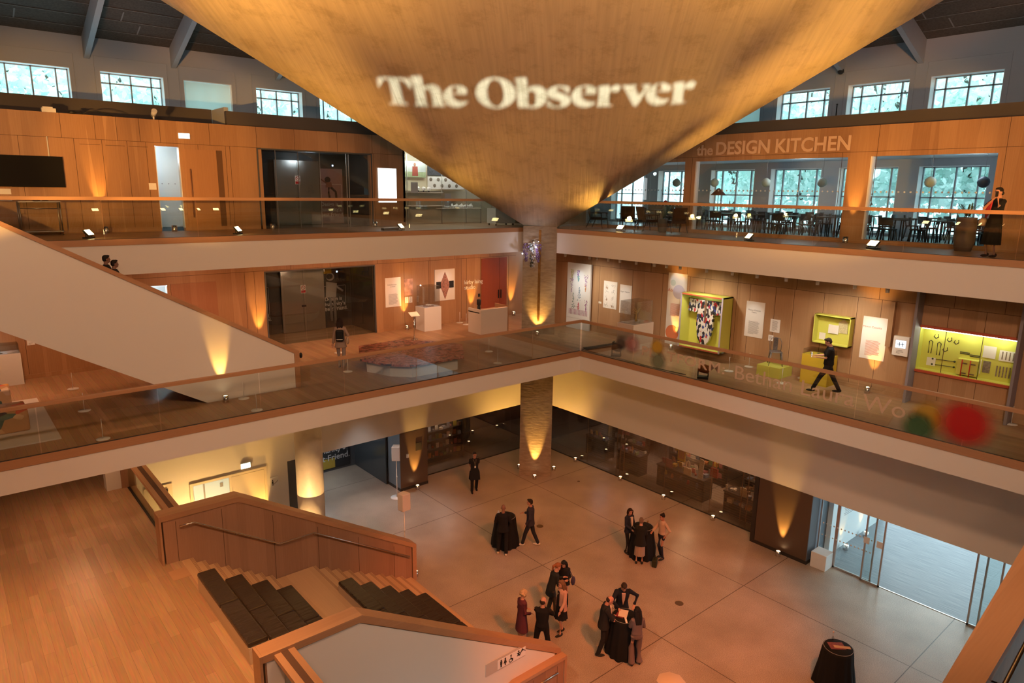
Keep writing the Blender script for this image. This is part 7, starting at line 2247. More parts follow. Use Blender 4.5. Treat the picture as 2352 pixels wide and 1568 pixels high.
# glazed slot on the middle gallery and its door
for z0, z1, lb, zz in ((L1, 8.95, 'middle', 0), (L2 + .0, 13.54, 'top', 1)):
    x0, x1 = ((-13.05, -12.35), (DGX0, DGX1))[zz]
    t = thing('vision_panel', 'bright narrow glazed slot in the oak wall of the %s gallery' % lb, 'window')
    q = MB(); q.box(x0, x1, Y + .06, Y + .07, z0 + .1, z1); q.build('pane', M['glassw'], t)
    q = MB(); q.box(x0, x0 + .02, Y, Y + .2, z0 + .1, z1); q.box(x1 - .02, x1, Y, Y + .2, z0 + .1, z1); q.build('frame', M['whitep'], t)
    q = MB()
    for z in (z0 + 1.05, z0 + 1.55):
        for k in range(3): q.ball((x0 + .15 + k * .2, Y + .055, z), (.02, .004, .02), 8, 6)
    q.build('manifestation_dots', M['grey'], t)
    q = MB(); q.box(x0 - 1.0, x1 + 1.0, 10.4, 10.5, z0, z1 + .3); q.box(x0 - 1.0, x0 - .9, Y + .2, 10.4, z0, z1 + .3); q.box(x1 + .9, x1 + 1.0, Y + .2, 10.4, z0, z1 + .3); structure('wall_stairwell_' + lb, q, M['white'])
    q = MB(); q.box(x0 - 1.0, x1 + 1.0, Y + .2, 10.5, z1 + .3, z1 + .4); structure('ceiling_stairwell_' + lb, q, M['white'])
    lamp('stairwell_light', 'POINT', (x0 + .3, 9.3, z1 - .2), 75, COOL, radius=.2)
q = MB(); q.box(-12.6, -12.4, Y + .0, Y + .06, 8.1, 8.5); 
t = thing('oak_door', 'flush oak door beside the glazed slot on the middle gallery', 'door')
q = MB(); q.box(-12.25, -10.75, Y - .025, Y, L1 + .13, 9.02); q.build('leaf', wood('door_oak', (.28, .12, .06), (.40, .20, .11)), t)
q = MB(); q.lathe([(.05, 0), (.05, .01)], n=16); o = q.build('round_disc', cl('disc_blue', (.05, .08, .18)), t, loc=(-11.5, Y - .026, 7.9)); o.rotation_euler = (R(90), 0, 0)
t = thing('oak_door', 'flush oak door with a long vertical handle beside the top gallery glazed slot', 'door')
q = MB(); q.box(-11.50, -10.42, Y - .02, Y, L2 + .13, 13.5); q.build('leaf', wood('door_oak', (.34, .17, .08), (.48, .27, .14)), t)
q = MB(); q.box(-10.42, -10.22, Y - .004, Y, L2 + .13, 13.5); q.build('shadow_gap', mat('door_gap', (.12, .06, .03), .9), t)
q = MB(); q.tube([(-11.32, Y - .08, L2 + .45), (-11.32, Y - .08, L2 + 2.05)], .018, 8); q.build('handle', wood('handle_oak', (.2, .09, .05), (.28, .13, .07)), t)
# big poster-like things on the top gallery left wall
t = thing('television', 'large black television hung on two steel cables at the left edge', 'television')
q = MB(); q.box(-16.95, -14.96, Y - .14, Y - .08, 12.20, 13.10); q.build('screen', mat('tv_black', (.008, .008, .009), .7, spec=.1), t, bevel=.006)
for x in (-15.28, -16.9):
    q = MB(); q.tube([(x, Y - .04, 13.10), (x, Y - .04, 13.68)], .018, 6); q.build('cable', M['whitep'], t)
for k, (x0, x1, z0, z1, lb) in enumerate(((-12.62, -12.40, 12.16, 12.37, 'white square socket plate left of the glazed slot'), (-16.9, -16.33, 11.98, 12.14, 'white paper notice below the television, upper one'), (-16.9, -16.33, 11.80, 11.93, 'white paper notice below the television, lower one'))):
    q = MB(); q.box(x0, x1, Y - .012, Y, z0, z1); tag(q.build('wall_notice', PW), lb, 'notice')
t = thing('exit_sign', 'lit exit sign high on the oak wall of the top gallery', 'sign')
q = MB(); q.box(-11.60, -11.24, Y - .05, Y, 13.83, 14.01); q.build('housing', M['white'], t)
q = MB(); q.box(-11.59, -11.25, Y - .056, Y - .05, 13.84, 14.0); q.build('face', M['exit'], t)
t = thing('steel_trolley', 'thin steel framed trolley with a projector on it, by the left oak wall', 'trolley', (-15.75, 7.1, L2))
for sx in (-.5, .5):
    for sy in (-.25, .25):
        q = MB(); q.tube([(sx, sy, 0), (sx, sy, .98)], .016, 6); q.build('leg', M['steel'], t)
for z, nm in ((.98, 'top_shelf'), (.12, 'bottom_shelf')):
    q = MB(); q.box(-.52, .52, -.27, .27, z - .02, z); q.build(nm, M['steel'], t)
q = MB(); q.tube([(-.5, -.25, .78), (.5, -.25, .78)], .014, 6); q.build('cross_rail', M['steel'], t)
t = thing('desk_projector', 'small dark projector with a pale lens on the steel trolley', 'projector', (-15.7, 7.0, L2 + .98))
q = MB(); q.cbox((0, 0, .06), (.38, .26, .10)); q.build('case', M['black'], t, bevel=.02)
q = MB(); q.ball((0, -.14, .065), (.05, .02, .04)); q.build('lens', M['white'], t)
t = thing('light_box', 'bright blank white vertical light box beside the lift lobby', 'light box')
q = MB(); q.box(-4.24, -3.36, Y - .10, Y, 11.75, 13.13); q.build('housing', M['white'], t)
q = MB(); q.box(-4.22, -3.38, Y - .105, Y - .10, 11.77, 13.11); q.build('face', mat('lightbox_glow', (1, 1, 1), .5, emit=2.6, ecol=(.96, .98, 1)), t)
# stage items on the wall top: spotlight head, box, coil of cable
p = ony(347, 262, 8.0); t = thing('spotlight_head', 'small pale spotlight clamped on top of the oak wall', 'lamp', (p.x, 7.72, 14.38))
q = MB(); q.tube([(0, 0, 0), (0, 0, .14)], .03, 6); q.build('clamp', M['whitep'], t)
q = MB(); rot = Matrix.Rotation(R(60), 3, 'X'); q.lathe([(.07, -.14), (.085, .14)], n=14); q.v = [tuple(rot @ Vector(v_) + Vector((0, -.05, .2))) for v_ in q.v]; q.build('can', M['whitep'], t)
p = ony(110, 247, 7.75); q = MB(); q.cbox((0, 0, .06), (.36, .16, .12)); q.cbox((-.02, 0, .14), (.26, .12, .04)); tag(q.build('cardboard_box', PW, loc=(p.x, 7.72, 14.38)), 'small white box lying on top of the oak wall', 'box')
p = ony(225, 260, 7.75); q = MB(); q.tube([(-.45, 0, 0), (-.3, 0, .09), (0, 0, .12), (.3, 0, .06), (.42, 0, 0)], .018, 6); tag(q.build('cable_loop', M['black'], loc=(p.x, 7.72, 14.39)), 'black cable loop on top of the oak wall', 'cable')
p = ony(165, 254, 7.75); t = thing('headset', 'black clamp and cable bundle on top of the oak wall', 'clamp', (p.x, 7.72, 14.38))
q = MB(); q.ball((0, 0, .05), (.10, .05, .05)); q.tube([(.05, 0, .06), (.2, 0, .09), (.28, 0, .02)], .02, 6); q.build('clamp', M['black'], t)
# display shelves in the recess of the top gallery
t = thing('display_rack', 'tall steel display rack with white shelves in the pale recess', 'rack')
for x in (-2.75, -2.35, -.55, .8, 1.65, 2.3):
    q = MB(); q.tube([(x, 8.35, L2), (x, 8.35, 13.75)], .02, 6); q.build('post', M['steel'], t)
for x0, x1, z in ((-2.4, -.5, 12.20), (-2.4, -.5, 11.62), (-.6, 1.65, 11.50)):
    q = MB(); q.box(x0, x1, 8.30, 8.75, z - .03, z); q.build('shelf', M['white'], t)
q = MB(); q.box(-2.40, 1.0, 8.75, 8.80, 12.25, 13.2); q.build('back_board', mat('rack_board', (.62, .56, .40), .6), t)
t = thing('portrait_photo', 'landscape photograph of a person in red holding something, in the recess', 'photograph')
q = MB(); q.box(-2.30, -1.18, 8.68, 8.74, 12.82, 13.50); q.build('sheet', mat('photo_sky', (.50, .56, .55), .5, var=.2, bscale=3), t)
q = MB(); q.box(-2.30, -1.18, 8.675, 8.68, 12.82, 13.05); q.build('field', mat('photo_field', (.34, .42, .24), .6, var=.4, bscale=12), t)
q = MB(); q.prism([(-1.88, 12.88), (-1.58, 12.88), (-1.60, 13.28), (-1.86, 13.28)], 'y', 8.668, 8.674); q.build('figure_torso', cl('photo_red', (.30, .08, .06)), t)
q = MB(); q.ball((-1.74, 8.67, 13.36), (.06, .006, .08)); q.build('figure_head', cl('photo_skin', (.30, .17, .12)), t)
t = thing('badge_board', 'white board with two rows of round red and black badges', 'board')
q = MB(); q.box(-1.05, .9, 8.70, 8.74, 12.33, 12.88); q.build('board', PW, t)
for k in range(9):
    q = MB(); q.ball((-.9 + k * .2, 8.695, 12.75 if k % 2 == 0 else 12.48), (.08, .006, .08), 12, 8); q.build('badge', BWP, t)
q = MB(); q.box(-1.05, .5, 8.70, 8.74, 12.92, 13.5); tag(q.build('factory_photo', mat('photo_dark', (.06, .06, .07), .4, var=.9, bscale=12)), 'dark factory photograph above the badge board', 'photograph')
for k in range(3):
    t = thing('helmet_model', 'small white rounded model on the upper white shelf, %s' % ['left', 'middle', 'right'][k], 'model', (-1.70 + k * .28, 8.5, 12.20), 0, 'white models on the upper shelf')
    q = MB(); q.tube([(0, 0, 0), (0, 0, .06)], .03, 6); q.build('stand', M['black'], t)
    q = MB(); q.ball((0, 0, .14), (.10, .10, .085)); q.build('shell', M['white'], t)
for k in range(6):
    q = MB(); q.ball((0, 0, .07), (.13, .12, .08), 10, 6); q.ball((.05, .02, .14), (.06, .06, .06), 8, 6); tag(q.build('plaster_model', PW, loc=(-.2 + k * .27, 8.5, 11.50)), 'lumpy white plaster model on the low shelf of the recess', 'model', 'plaster models on the low shelf')
for (x, z0, z1, c, lb) in ((-2.2, 12.15, 12.6, 'grey', 'grey text sheet hanging at the left of the recess'), (-.45, 11.6, 12.15, 'grey', 'grey text sheet hanging in the middle of the recess'), (1.0, 12.35, 12.72, 'red', 'small red card right of the badge board'), (1.75, 12.05, 12.3, 'red', 'second small red card low in the recess')):
    q = MB(); q.box(x, x + (.35 if c == 'grey' else .16), 8.28, 8.285, z0, z1); tag(q.build('hanging_sheet', mat('sheet_grey', (.40, .42, .45), .6) if c == 'grey' else cl('sheet_red', (.55, .10, .09))), lb, 'sheet')
for x in (-2.0, -.3, 1.2): lamp('recess_light', 'POINT', (x, 8.2, 13.7), 26, (.95, 1, .9), radius=.15)
q = MB(); q.box(-2.6, 1.8, 8.1, 8.3, 13.86, 13.92); tag(q.build('strip_light', mat('strip_glow', (1, 1, .85), .5, emit=9, ecol=(1, 1, .9))), 'white strip light at the top of the pale recess', 'lamp')
t = thing('white_trolley', 'white wheeled display box with a row of white ring models', 'trolley', (1.0, 6.05, L2))
q = MB(); q.box(-.55, .55, -.3, .3, .10, .74); q.build('box', PW, t)
for sx in (-.48, .48):
    for sy in (-.24, .24):
        q = MB(); q.ball((sx, sy, .05), (.03, .05, .05)); q.build('castor', M['black'], t)
for k in range(5):
    q = MB(); q.tube([(.10 * math.cos(a * .7) * .8, 0, .10 + .10 * math.sin(a * .7)) for a in range(10)], .022, 6); tag(q.build('ring_model', PW, loc=(.62 + k * .16, 6.05, L2 + .745)), 'white ring-shaped model standing on the white wheeled box', 'model', 'ring models on the wheeled box')
t = thing('flat_floor_lamp', 'dark unlit batten lamp on the top gallery floor by the rail', 'lamp', (-5.35, 4.72, L2))
q = MB(); q.cbox((0, 0, .045), (.62, .22, .09)); q.build('housing', M['black'], t, bevel=.01)
q = MB(); q.cbox((0, -.02, .092), (.56, .16, .006)); q.build('grille', M['steel'], t)
# stage lamps on the middle gallery right wing, behind the glass
for (px, py), lb, c in (((1415, 818), 'black stage lamp head on the floor near the gallery corner', M['black']), ((1602, 872), 'copper and black stage lamp on the floor behind the lettering', mat('copper_lamp', (.30, .10, .03), .35, .6))):
    p = onz(px, py, L1); t = thing('stage_lamp', lb, 'lamp', (max(p.x, .35), p.y, L1), R(120))
    q = MB(); q.cbox((0, 0, .04), (.34, .26, .07)); q.build('base', M['black'], t)
    q = MB(); q.tube([(-.16, 0, .06), (-.16, 0, .34)], .018, 6); q.tube([(.16, 0, .06), (.16, 0, .34)], .018, 6); q.build('yoke', M['black'], t)
    q = MB(); rot = Matrix.Rotation(R(75), 3, 'Y'); q.lathe([(.12, -.20), (.15, -.05), (.15, .12), (.11, .16)], n=18); q.v = [tuple(rot @ Vector(v_) + Vector((0, 0, .34))) for v_ in q.v]; q.build('head', c, t)
    q = MB(); q.cbox((.12, 0, .45), (.05, .22, .2)); q.build('barn_door', M['black'], t)
q = MB(); q.add([(.25, -.12, L1 + .02), (2.2, -.35, L1 + .02), (2.3, .05, L1 + .02), (.35, .22, L1 + .02)] + [(.25, -.12, L1 + .05), (2.2, -.35, L1 + .05), (2.3, .05, L1 + .05), (.35, .22, L1 + .05)], [(0, 1, 2, 3), (4, 5, 6, 7), (0, 1, 5, 4), (1, 2, 6, 5), (2, 3, 7, 6), (3, 0, 4, 7)]); tag(q.build('cable_ramp', M['blackm']), 'long black rubber ramp on the floor at the gallery corner', 'ramp')
q = MB(); q.tube([(.2, .1, L1 + .02), (.16, -.9, L1 + .015), (.2, -2.0, L1 + .015), (.16, -3.2, L1 + .015), (.25, -4.6, L1 + .015)], .016, 6); tag(q.build('cable', M['black']), 'black cable running along the glass of the right wing', 'cable')
# fittings of the column: the copper strip and the wisteria lamp
fn = Vector((-.68, -.74, 0)).normalized(); fc = (CA + CB) / 2 + fn * .02
t = thing('wisteria_lamp', 'glass wisteria chandelier with purple and silver blossoms hung on the column', 'lamp')
tv = (CB - CA).normalized(); cc = Vector((fc.x, fc.y, 10.05)) - tv * .28 + fn * .1
rnd = random.Random(21)
q = MB()
for k in range(7):
    a = cc + tv * rnd.uniform(-.3, .35) + fn * rnd.uniform(0, .2) + Vector((0, 0, rnd.uniform(-.1, .25)))
    q.tube([cc + Vector((0, 0, .3)), cc.lerp(a, .6) + Vector((0, 0, .12)), a], .012, 6)
q.build('arms', M['chrome'], t)
for j, (cn, col, off, cnt) in enumerate((('purple_blossoms', (.16, .09, .22), .22, 90), ('purple_blossoms', (.12, .07, .16), -.28, 70), ('dark_blossoms', (.05, .06, .05), -.05, 60), ('silver_blossoms', (.55, .58, .62), .02, 30))):
    q = MB()
    for k in range(cnt):
        v_ = rnd.random(); w_ = .15 * (1 - v_ * .7)
        p = cc + tv * (off + rnd.uniform(-w_, w_)) + fn * rnd.uniform(-.05, .15) + Vector((0, 0, .15 - v_ * (.75 if j < 2 else .95)))
        q.ball(p, (.022, .022, .03), 6, 4)
    o = q.build(cn, mat(cn, col, .25, .3 if j == 3 else 0), t); o['kind'] = 'stuff'
for k in range(2):
    q = MB(); q.ball(cc + tv * (-.42, .12)[k] + fn * .2 + Vector((0, 0, (-.25, .02)[k])), .028); q.build('bulb', mat('bulb_glow', (.8, .8, 1), .5, emit=10, ecol=(.75, .75, 1)), t)
lamp('wisteria_glow', 'POINT', cc + fn * .3, 10, (.9, .88, 1), radius=.05)
q = MB(); s0 = Vector((fc.x, fc.y, 0)) + tv * .0
for z0, z1 in ((6.95, 10.75),): q.cbox((s0.x, s0.y, (z0 + z1) / 2), (.10, .012, z1 - z0), math.atan2(tv.y, tv.x))
tag(q.build('copper_strip', mat('copper_strip', (.30, .17, .06), .3, .8, var=.5, bscale=6)), 'narrow tarnished copper strip running up the face of the column', 'strip')

# ================================================================ RESTAURANT ON THE TOP GALLERY
CW = mat('chair_black_wood', (.020, .018, .020), .5); TW = mat('table_dark_wood', (.05, .04, .035), .35)


def dining_chair():
    t = thing('dining_chair', 'black wooden dining chair', 'chair', (0, 0, 0), 0, 'black dining chairs in the restaurant')
    q = MB(); q.box(-.21, .21, -.21, .21, .43, .47); q.build('seat', CW, t, bevel=.015)
    for sx, sy in ((-1, -1), (-1, 1), (1, -1), (1, 1)):
        q = MB(); q.tube([(sx * .17, sy * .17, .44), (sx * .23, sy * .22, 0)], [.022, .015], 6); q.build('leg', CW, t)
    q = MB(); q.tube([(-.19, -.17, .44), (-.22, -.18, .62)], .014, 6); q.tube([(-.19, .17, .44), (-.22, .18, .62)], .014, 6); q.build('back_posts', CW, t)
    q = MB()
    for k in range(6):
        a0 = -.22 + k * .0733; c = lambda y: -.23 - .05 * (1 - (y / .22) ** 2)
        q.add([(c(a0), a0, .58), (c(a0 + .0733), a0 + .0733, .58), (c(a0 + .0733) - .03, a0 + .0733, .82), (c(a0) - .03, a0, .82), (c(a0) + .02, a0, .58), (c(a0 + .0733) + .02, a0 + .0733, .58), (c(a0 + .0733) - .01, a0 + .0733, .82), (c(a0) - .01, a0, .82)], [(0, 1, 2, 3), (7, 6, 5, 4), (3, 2, 6, 7), (0, 1, 5, 4), (0, 3, 7, 4), (1, 2, 6, 5)])
    q.build('backrest', CW, t)
    return t


def dining_table():
    t = thing('dining_table', 'dark wooden restaurant table', 'table', (0, 0, 0), 0, 'dark restaurant tables')
    q = MB(); q.box(-.36, .36, -.36, .36, .72, .75); q.build('tabletop', TW, t)
    for sx, sy in ((-1, -1), (-1, 1), (1, -1), (1, 1)):
        q = MB(); q.tube([(sx * .30, sy * .30, .72), (sx * .32, sy * .32, 0)], .022, 6); q.build('leg', CW, t)
    return t


ch0, tb0 = dining_chair(), dining_table()
first_c, first_t = [True], [True]
rn = ['front', 'middle', 'back']
cols_ = [1.9, .3, -2.4, -3.7, -5.0, -6.4, -8.6, -9.9, -11.0]
where_y = {1.9: 'near the shell', .3: 'beside the armchairs', -2.4: 'under the letters the', -3.7: 'under the letters DES', -5.0: 'under the letters IGN', -6.4: 'under the letters KITCHEN', -8.6: 'by the lit oak pier', -9.9: 'in the right window', -11.0: 'beside the planter'}
for ri, x in enumerate((5.35, 6.9, 8.4)):
    for ci, y in enumerate(cols_):
        if ri == 0 and y > 0: continue
        tb = tb0 if first_t[0] else copy_tree(tb0); first_t[0] = False
        yy = y + (.25 if ri == 1 else 0); tb.location = (x, yy, L2); tb.rotation_euler = (0, 0, R(4 * ((ci + ri) % 3)))
        tb['label'] = 'dark restaurant table in the %s row %s' % (rn[ri], where_y[y])
        for si, (dx, dy, rz) in enumerate(((0, -.66, 90), (0, .66, -90), (-.66, 0, 0))):
            if si == 2 and (ri != 0 or ci % 2): continue
            c = ch0 if first_c[0] else copy_tree(ch0); first_c[0] = False
            c.location = (x + dx, yy + dy, L2); c.rotation_euler = (0, 0, R(rz + 9 * ((ci * 7 + si * 5 + ri) % 5 - 2)))
            c['label'] = 'black dining chair %s of the %s row table %s' % (['right', 'left', 'in front'][si], rn[ri], where_y[y])


def armchair(loc, rz, label):
    t = thing('armchair', label, 'armchair', loc, rz)
    LM = mat('armchair_leather', (.035, .015, .012), .4)
    q = MB(); q.box(-.30, .30, -.28, .28, .34, .46); q.build('seat', LM, t, bevel=.03)
    q = MB(); q.prism([(-.30, .42), (-.22, .42), (-.34, .95), (-.44, .95)], 'y', -.28, .28); q.build('backrest', LM, t, bevel=.03)
    for s in (-1, 1):
        q = MB(); q.tube([(-.34, s * .32, .64), (.28, s * .32, .62)], .025, 6); q.build('armrest', CW, t)
        q = MB(); q.tube([(.24, s * .31, .62), (.32, s * .32, 0)], .02, 6); q.build('leg', CW, t)
        q = MB(); q.tube([(-.22, s * .31, .42), (-.42, s * .32, 0)], .02, 6); q.build('leg', CW, t)
    return t


armchair((3.55, -1.35, L2), R(60), 'dark leather armchair in front of the oak pier left of the lettering')
armchair((3.45, 2.55, L2), R(-70), 'dark armchair nearest the column on the top gallery')
armchair((3.55, .95, L2), R(30), 'dark armchair in the middle of the lounge group')
armchair((3.5, -.05, L2), R(-20), 'dark armchair at the right of the lounge group')
t = thing('coffee_table', 'low dark coffee table among the lounge armchairs', 'table', (3.1, .5, L2))
q = MB(); q.box(-.3, .3, -.5, .5, .40, .43); q.build('tabletop', TW, t)
for sx, sy in ((-1, -1), (-1, 1), (1, -1), (1, 1)):
    q = MB(); q.tube([(sx * .26, sy * .45, .4), (sx * .28, sy * .47, 0)], .016, 6); q.build('leg', CW, t)


def leafy(parent, c, n, ln, seed, mm):
    rnd = random.Random(seed); q = MB()
    for k in range(n):
        a = rnd.uniform(0, 6.28); tl = rnd.uniform(.2, .7); d = Vector((math.cos(a) * tl, math.sin(a) * tl, 1)).normalized()
        q.tube([c, c + d * ln * .5, c + d * ln + Vector((math.cos(a), math.sin(a), 0)) * ln * .2], .006, 4)
        for j in range(7):
            p = c + d * ln * (.25 + .11 * j)
            for s in (-1, 1):
                e = Vector((-d.y, d.x, .2)).normalized() * s * .07
                q.add([p, p + e * .6 + Vector((0, 0, .035)), p + e, p + e * .6 - Vector((0, 0, .02))], [(0, 1, 2, 3)])
    q.build('foliage', mm, parent)


LEAF = mat('plant_leaf', (.03, .07, .03), .5)
t = thing('potted_plant', 'tall round brown planter with spiky green stems behind the person on the phone', 'plant', (3.55, -11.08, L2))
q = MB(); q.lathe([(.20, 0), (.26, .3), (.24, .88), (.26, .92), (.22, .92), (.20, .86)], n=24); q.build('pot', mat('planter_brown', (.16, .12, .10), .6), t)
leafy(t, Vector((0, 0, .88)), 7, .42, 3, LEAF)
t = thing('potted_plant', 'small plant with a dark red flower in the lounge by the oak pier', 'plant', (3.3, -.95, L2))
q = MB(); q.lathe([(.14, 0), (.18, .5), (.16, .52)], n=20); q.build('pot', M['dgrey'], t)
leafy(t, Vector((0, 0, .5)), 6, .55, 5, LEAF)
q = MB(); q.ball((0.02, -.05, 1.15), (.07, .07, .06)); q.build('flower', cl('flower_red', (.20, .03, .03)), t)
for i, (y, x) in enumerate(((-3.2, 6.6), (-5.4, 6.6), (-7.0, 6.6), (-9.1, 6.2), (-10.45, 6.6), (-11.35, 6.2), (-.9, 6.6), (1.0, 6.6))):
    nm = ['left of the first dark pier', 'over the middle of the lettered window', 'at the right end of the lettered window', 'at the left of the right-hand window', 'in front of the dark pier of the right-hand window', 'at the right end of the right-hand window', 'left of the oak pier', 'near the shell edge'][i]
    t = thing('pendant_lamp', 'pale ribbed globe pendant ' + nm, 'lamp', (x, y, 13.62), 0, 'globe pendants in the restaurant')
    q = MB(); q.tube([(0, 0, 0), (0, 0, -.72)], .006, 5); q.build('cord', M['grey'], t)
    q = MB(); q.lathe([(.001, -1.06), (.08, -1.04), (.15, -.98), (.175, -.89), (.15, -.80), (.08, -.74), (.02, -.71)], n=20, cap=False); q.build('shade', mat('globe', (.42, .52, .50) if i != 4 else (.06, .09, .14), .6), t)
t = thing('floor_lamp', 'floor lamp with a dark conical shade behind the left edge of the lettered window', 'lamp', (4.9, -2.25, L2))
q = MB(); q.lathe([(.16, 0), (.16, .02)], n=20); q.build('base', M['black'], t)
q = MB(); q.tube([(0, 0, 0), (0, 0, 1.55)], .012, 6); q.build('pole', M['black'], t)
q = MB(); q.lathe([(.30, 1.42), (.28, 1.44), (.04, 1.68)], n=20); q.build('lamp_shade', cl('shade_brown', (.14, .06, .05)), t)
# glazing of the restaurant front
for (a, b2), w in (((-11.42, -8.08), 'the right-hand window of the restaurant, behind the person on the phone'), ((-7.38, -1.70), 'the restaurant window under the large lettering'), ((-1.22, 3.9), 'the restaurant window next to the shell')):
    t = thing('restaurant_window', 'frameless glass wall with a row of dots, ' + w, 'window')
    n = 2 if b2 - a < 4 else 3; st = (b2 - a) / n
    for k in range(n):
        q = MB(); q.box(RX + .10, RX + .112, a + k * st + .008, a + (k + 1) * st - .008, L2 + .13, 13.46); q.build('glass_pane', M['glassw'], t)
    for z in (12.40, L2 + 1.02):
        q = MB(); nn = int((b2 - a) / .17)
        for k in range(nn): q.ball((RX + .096, a + .08 + k * .17, z), (.003, .030, .030), 8, 5)
        o = q.build('manifestation_dots', mat('dots_grey', (.62, .66, .68), .6), t); o['kind'] = 'stuff'
    q = MB(); q.box(RX, RX + .2, b2 - .05, b2, L2 + .13, 13.46); q.build('frame', M['whitep'], t)
t = thing('wall_lettering', 'large raised letters the DESIGN KITCHEN above the restaurant window', 'lettering')
LT = mat('sign_letters', (.66, .46, .32), .6)
put_fit('lettering', 'the', LT, (RX - .02, -1.72, 13.68), (0, -1, 0), (0, 0, 1), .70, .36, t, depth=.012, bold=.022)
put_fit('lettering', 'DESIGN', LT, (RX - .02, -2.56, 13.68), (0, -1, 0), (0, 0, 1), 2.12, .44, t, depth=.012, bold=.022)
put_fit('lettering', 'KITCHEN', LT, (RX - .02, -4.90, 13.68), (0, -1, 0), (0, 0, 1), 2.52, .44, t, depth=.012, bold=.022)
# kitchen counter seen beside the shell
q = MB(); q.box(8.0, 8.6, .6, 3.6, L2, L2 + 1.1); tag(q.build('bar_counter', mat('bar_wood', (.22, .18, .12), .5)), 'dark bar counter at the back of the restaurant near the shell', 'counter')
lamp('restaurant_light', 'POINT', (6.8, -4.5, 13.3), 60, COOL, radius=.3); lamp('restaurant_light', 'POINT', (6.8, -10, 13.3), 50, COOL, radius=.3)
# security cameras and cable on the grey wall
q = MB(); q.ball((0, 0, 0), (.09, .12, .12)); q.box(0, .14, -.04, .04, .02, .10); tag(q.build('security_camera', M['black'], loc=(FXX - .12, -4.35, 16.95)), 'black camera on the grey wall between two high windows', 'camera')
q = MB(); q.tube([(FXX - .02, -4.3, 14.8), (FXX - .02, -4.3, 15.7)], .02, 6); q.ball((FXX - .02, -4.3, 15.74), .035); tag(q.build('wall_conduit', M['black']), 'thin dark conduit on the grey wall below the camera', 'conduit')

# ================================================================ TREES OUTSIDE
m, nt, b = newmat('leaf')
nt.nodes.clear(); out = nt.nodes.new('ShaderNodeOutputMaterial'); mxs = nt.nodes.new('ShaderNodeMixShader'); mxs.inputs[0].default_value = .45
t_ = nt.nodes.new('ShaderNodeBsdfTranslucent'); t_.inputs[0].default_value = (.82, .98, .93, 1); d_ = nt.nodes.new('ShaderNodeBsdfDiffuse'); d_.inputs[0].default_value = (.78, .96, .92, 1)
nt.links.new(d_.outputs[0], mxs.inputs[1]); nt.links.new(t_.outputs[0], mxs.inputs[2]); nt.links.new(mxs.outputs[0], out.inputs[0])
M['leaf'] = m
M['bark'] = mat('bark', (.14, .12, .10), .9)
rnd = random.Random(9)
q = MB(); nl = 5200
for k in range(nl):
    u = rnd.uniform(-1, 1); a = rnd.uniform(0, 6.28); r_ = rnd.uniform(.35, 1) ** .5
    bl = 1 + .18 * math.sin(5 * a + 3 * u) + .12 * math.sin(9 * u)
    c = Vector((math.cos(a) * math.sqrt(1 - u * u) * 3.4, math.sin(a) * math.sqrt(1 - u * u) * 3.4, u * 4.0)) * r_ * bl
    s = rnd.uniform(.09, .20); e1 = Vector((rnd.uniform(-1, 1), rnd.uniform(-1, 1), rnd.uniform(-1, 1))).normalized() * s; e2 = e1.cross(Vector((rnd.uniform(-1, 1), rnd.uniform(-1, 1), rnd.uniform(-1, 1)))).normalized() * s * .8
    q.add([c - e1, c + e2, c + e1, c - e2], [(0, 1, 2, 3)])
crown = q.build('crown', M['leaf'])
q = MB(); q.tube([(0, 0, -12.5), (.1, 0, -6), (0, .1, 0), (.2, 0, 2.5)], [.32, .25, .16, .06], 8)
for k in range(6): a = k * 1.05; q.tube([(0, 0, -2 + k * .5), (1.2 * math.cos(a), 1.2 * math.sin(a), -.5 + k * .5), (2.3 * math.cos(a), 2.3 * math.sin(a), .8 + k * .4)], [.10, .07, .03], 6)
trunk = q.build('trunk', M['bark'])
tr0 = thing('tree', 'leafy tree outside', 'tree'); crown.parent = tr0; trunk.parent = tr0
spots = [(15.5, -22, 'x'), (15, -17.5, 'x'), (16, -13.2, 'x'), (15, -9.2, 'x'), (16.2, -5.4, 'x'), (15, -1.5, 'x'), (16, 2.8, 'x'), (15.5, 7, 'x'), (-24, 19, 'y'), (-19.6, 18.4, 'y'), (-15.4, 19.2, 'y'), (-11.4, 18.2, 'y'), (-7.2, 19, 'y'), (-3.0, 18.4, 'y'), (1.6, 19, 'y'), (6.2, 18.6, 'y')]
for i, (x, y, s) in enumerate(spots):
    t = tr0 if i == 0 else copy_tree(tr0)
    x, y = (x + 5, y) if s == 'x' else (x, y + 5)
    t.scale = (1.25, 1.25, 1.25)
    t.location = (x, y, 12.5 * 1.25 - .03 + 0 * (i % 3)); t.rotation_euler = (0, 0, i * 1.3)
    t['group'] = 'trees outside the right windows' if s == 'x' else 'trees outside the left windows'
    t['label'] = 'pale green leafy tree outside the %s high windows, number %s from the %s' % (('right', ['one', 'two', 'three', 'four', 'five', 'six', 'seven', 'eight'][7 - i], 'shell') if s == 'x' else ('left', ['one', 'two', 'three', 'four', 'five', 'six', 'seven', 'eight'][i - 8], 'left edge'))

# ================================================================ PROJECTOR THROWING THE WORDS ON THE SHELL
# stencil plate cut with the letter outlines; a small lamp behind it throws them on the concrete
def A(*p): return [(840 + x * .17007, 150 + y * .17007) for x, y in p]


def Bq(*p): return [(1220 + x * .17007, 150 + y * .17007) for x, y in p]


def ell(f, cx, cy_, rx, ry, rot=0, n=36, a0=0, a1=360):
    o = []
    for k in range(n):
        a = R(a0 + (a1 - a0) * k / n); x = rx * math.cos(a); y = ry * math.sin(a); c, s = math.cos(R(rot)), math.sin(R(rot))
        o.append((cx + x * c - y * s, cy_ + x * s + y * c))
    return f(*o)


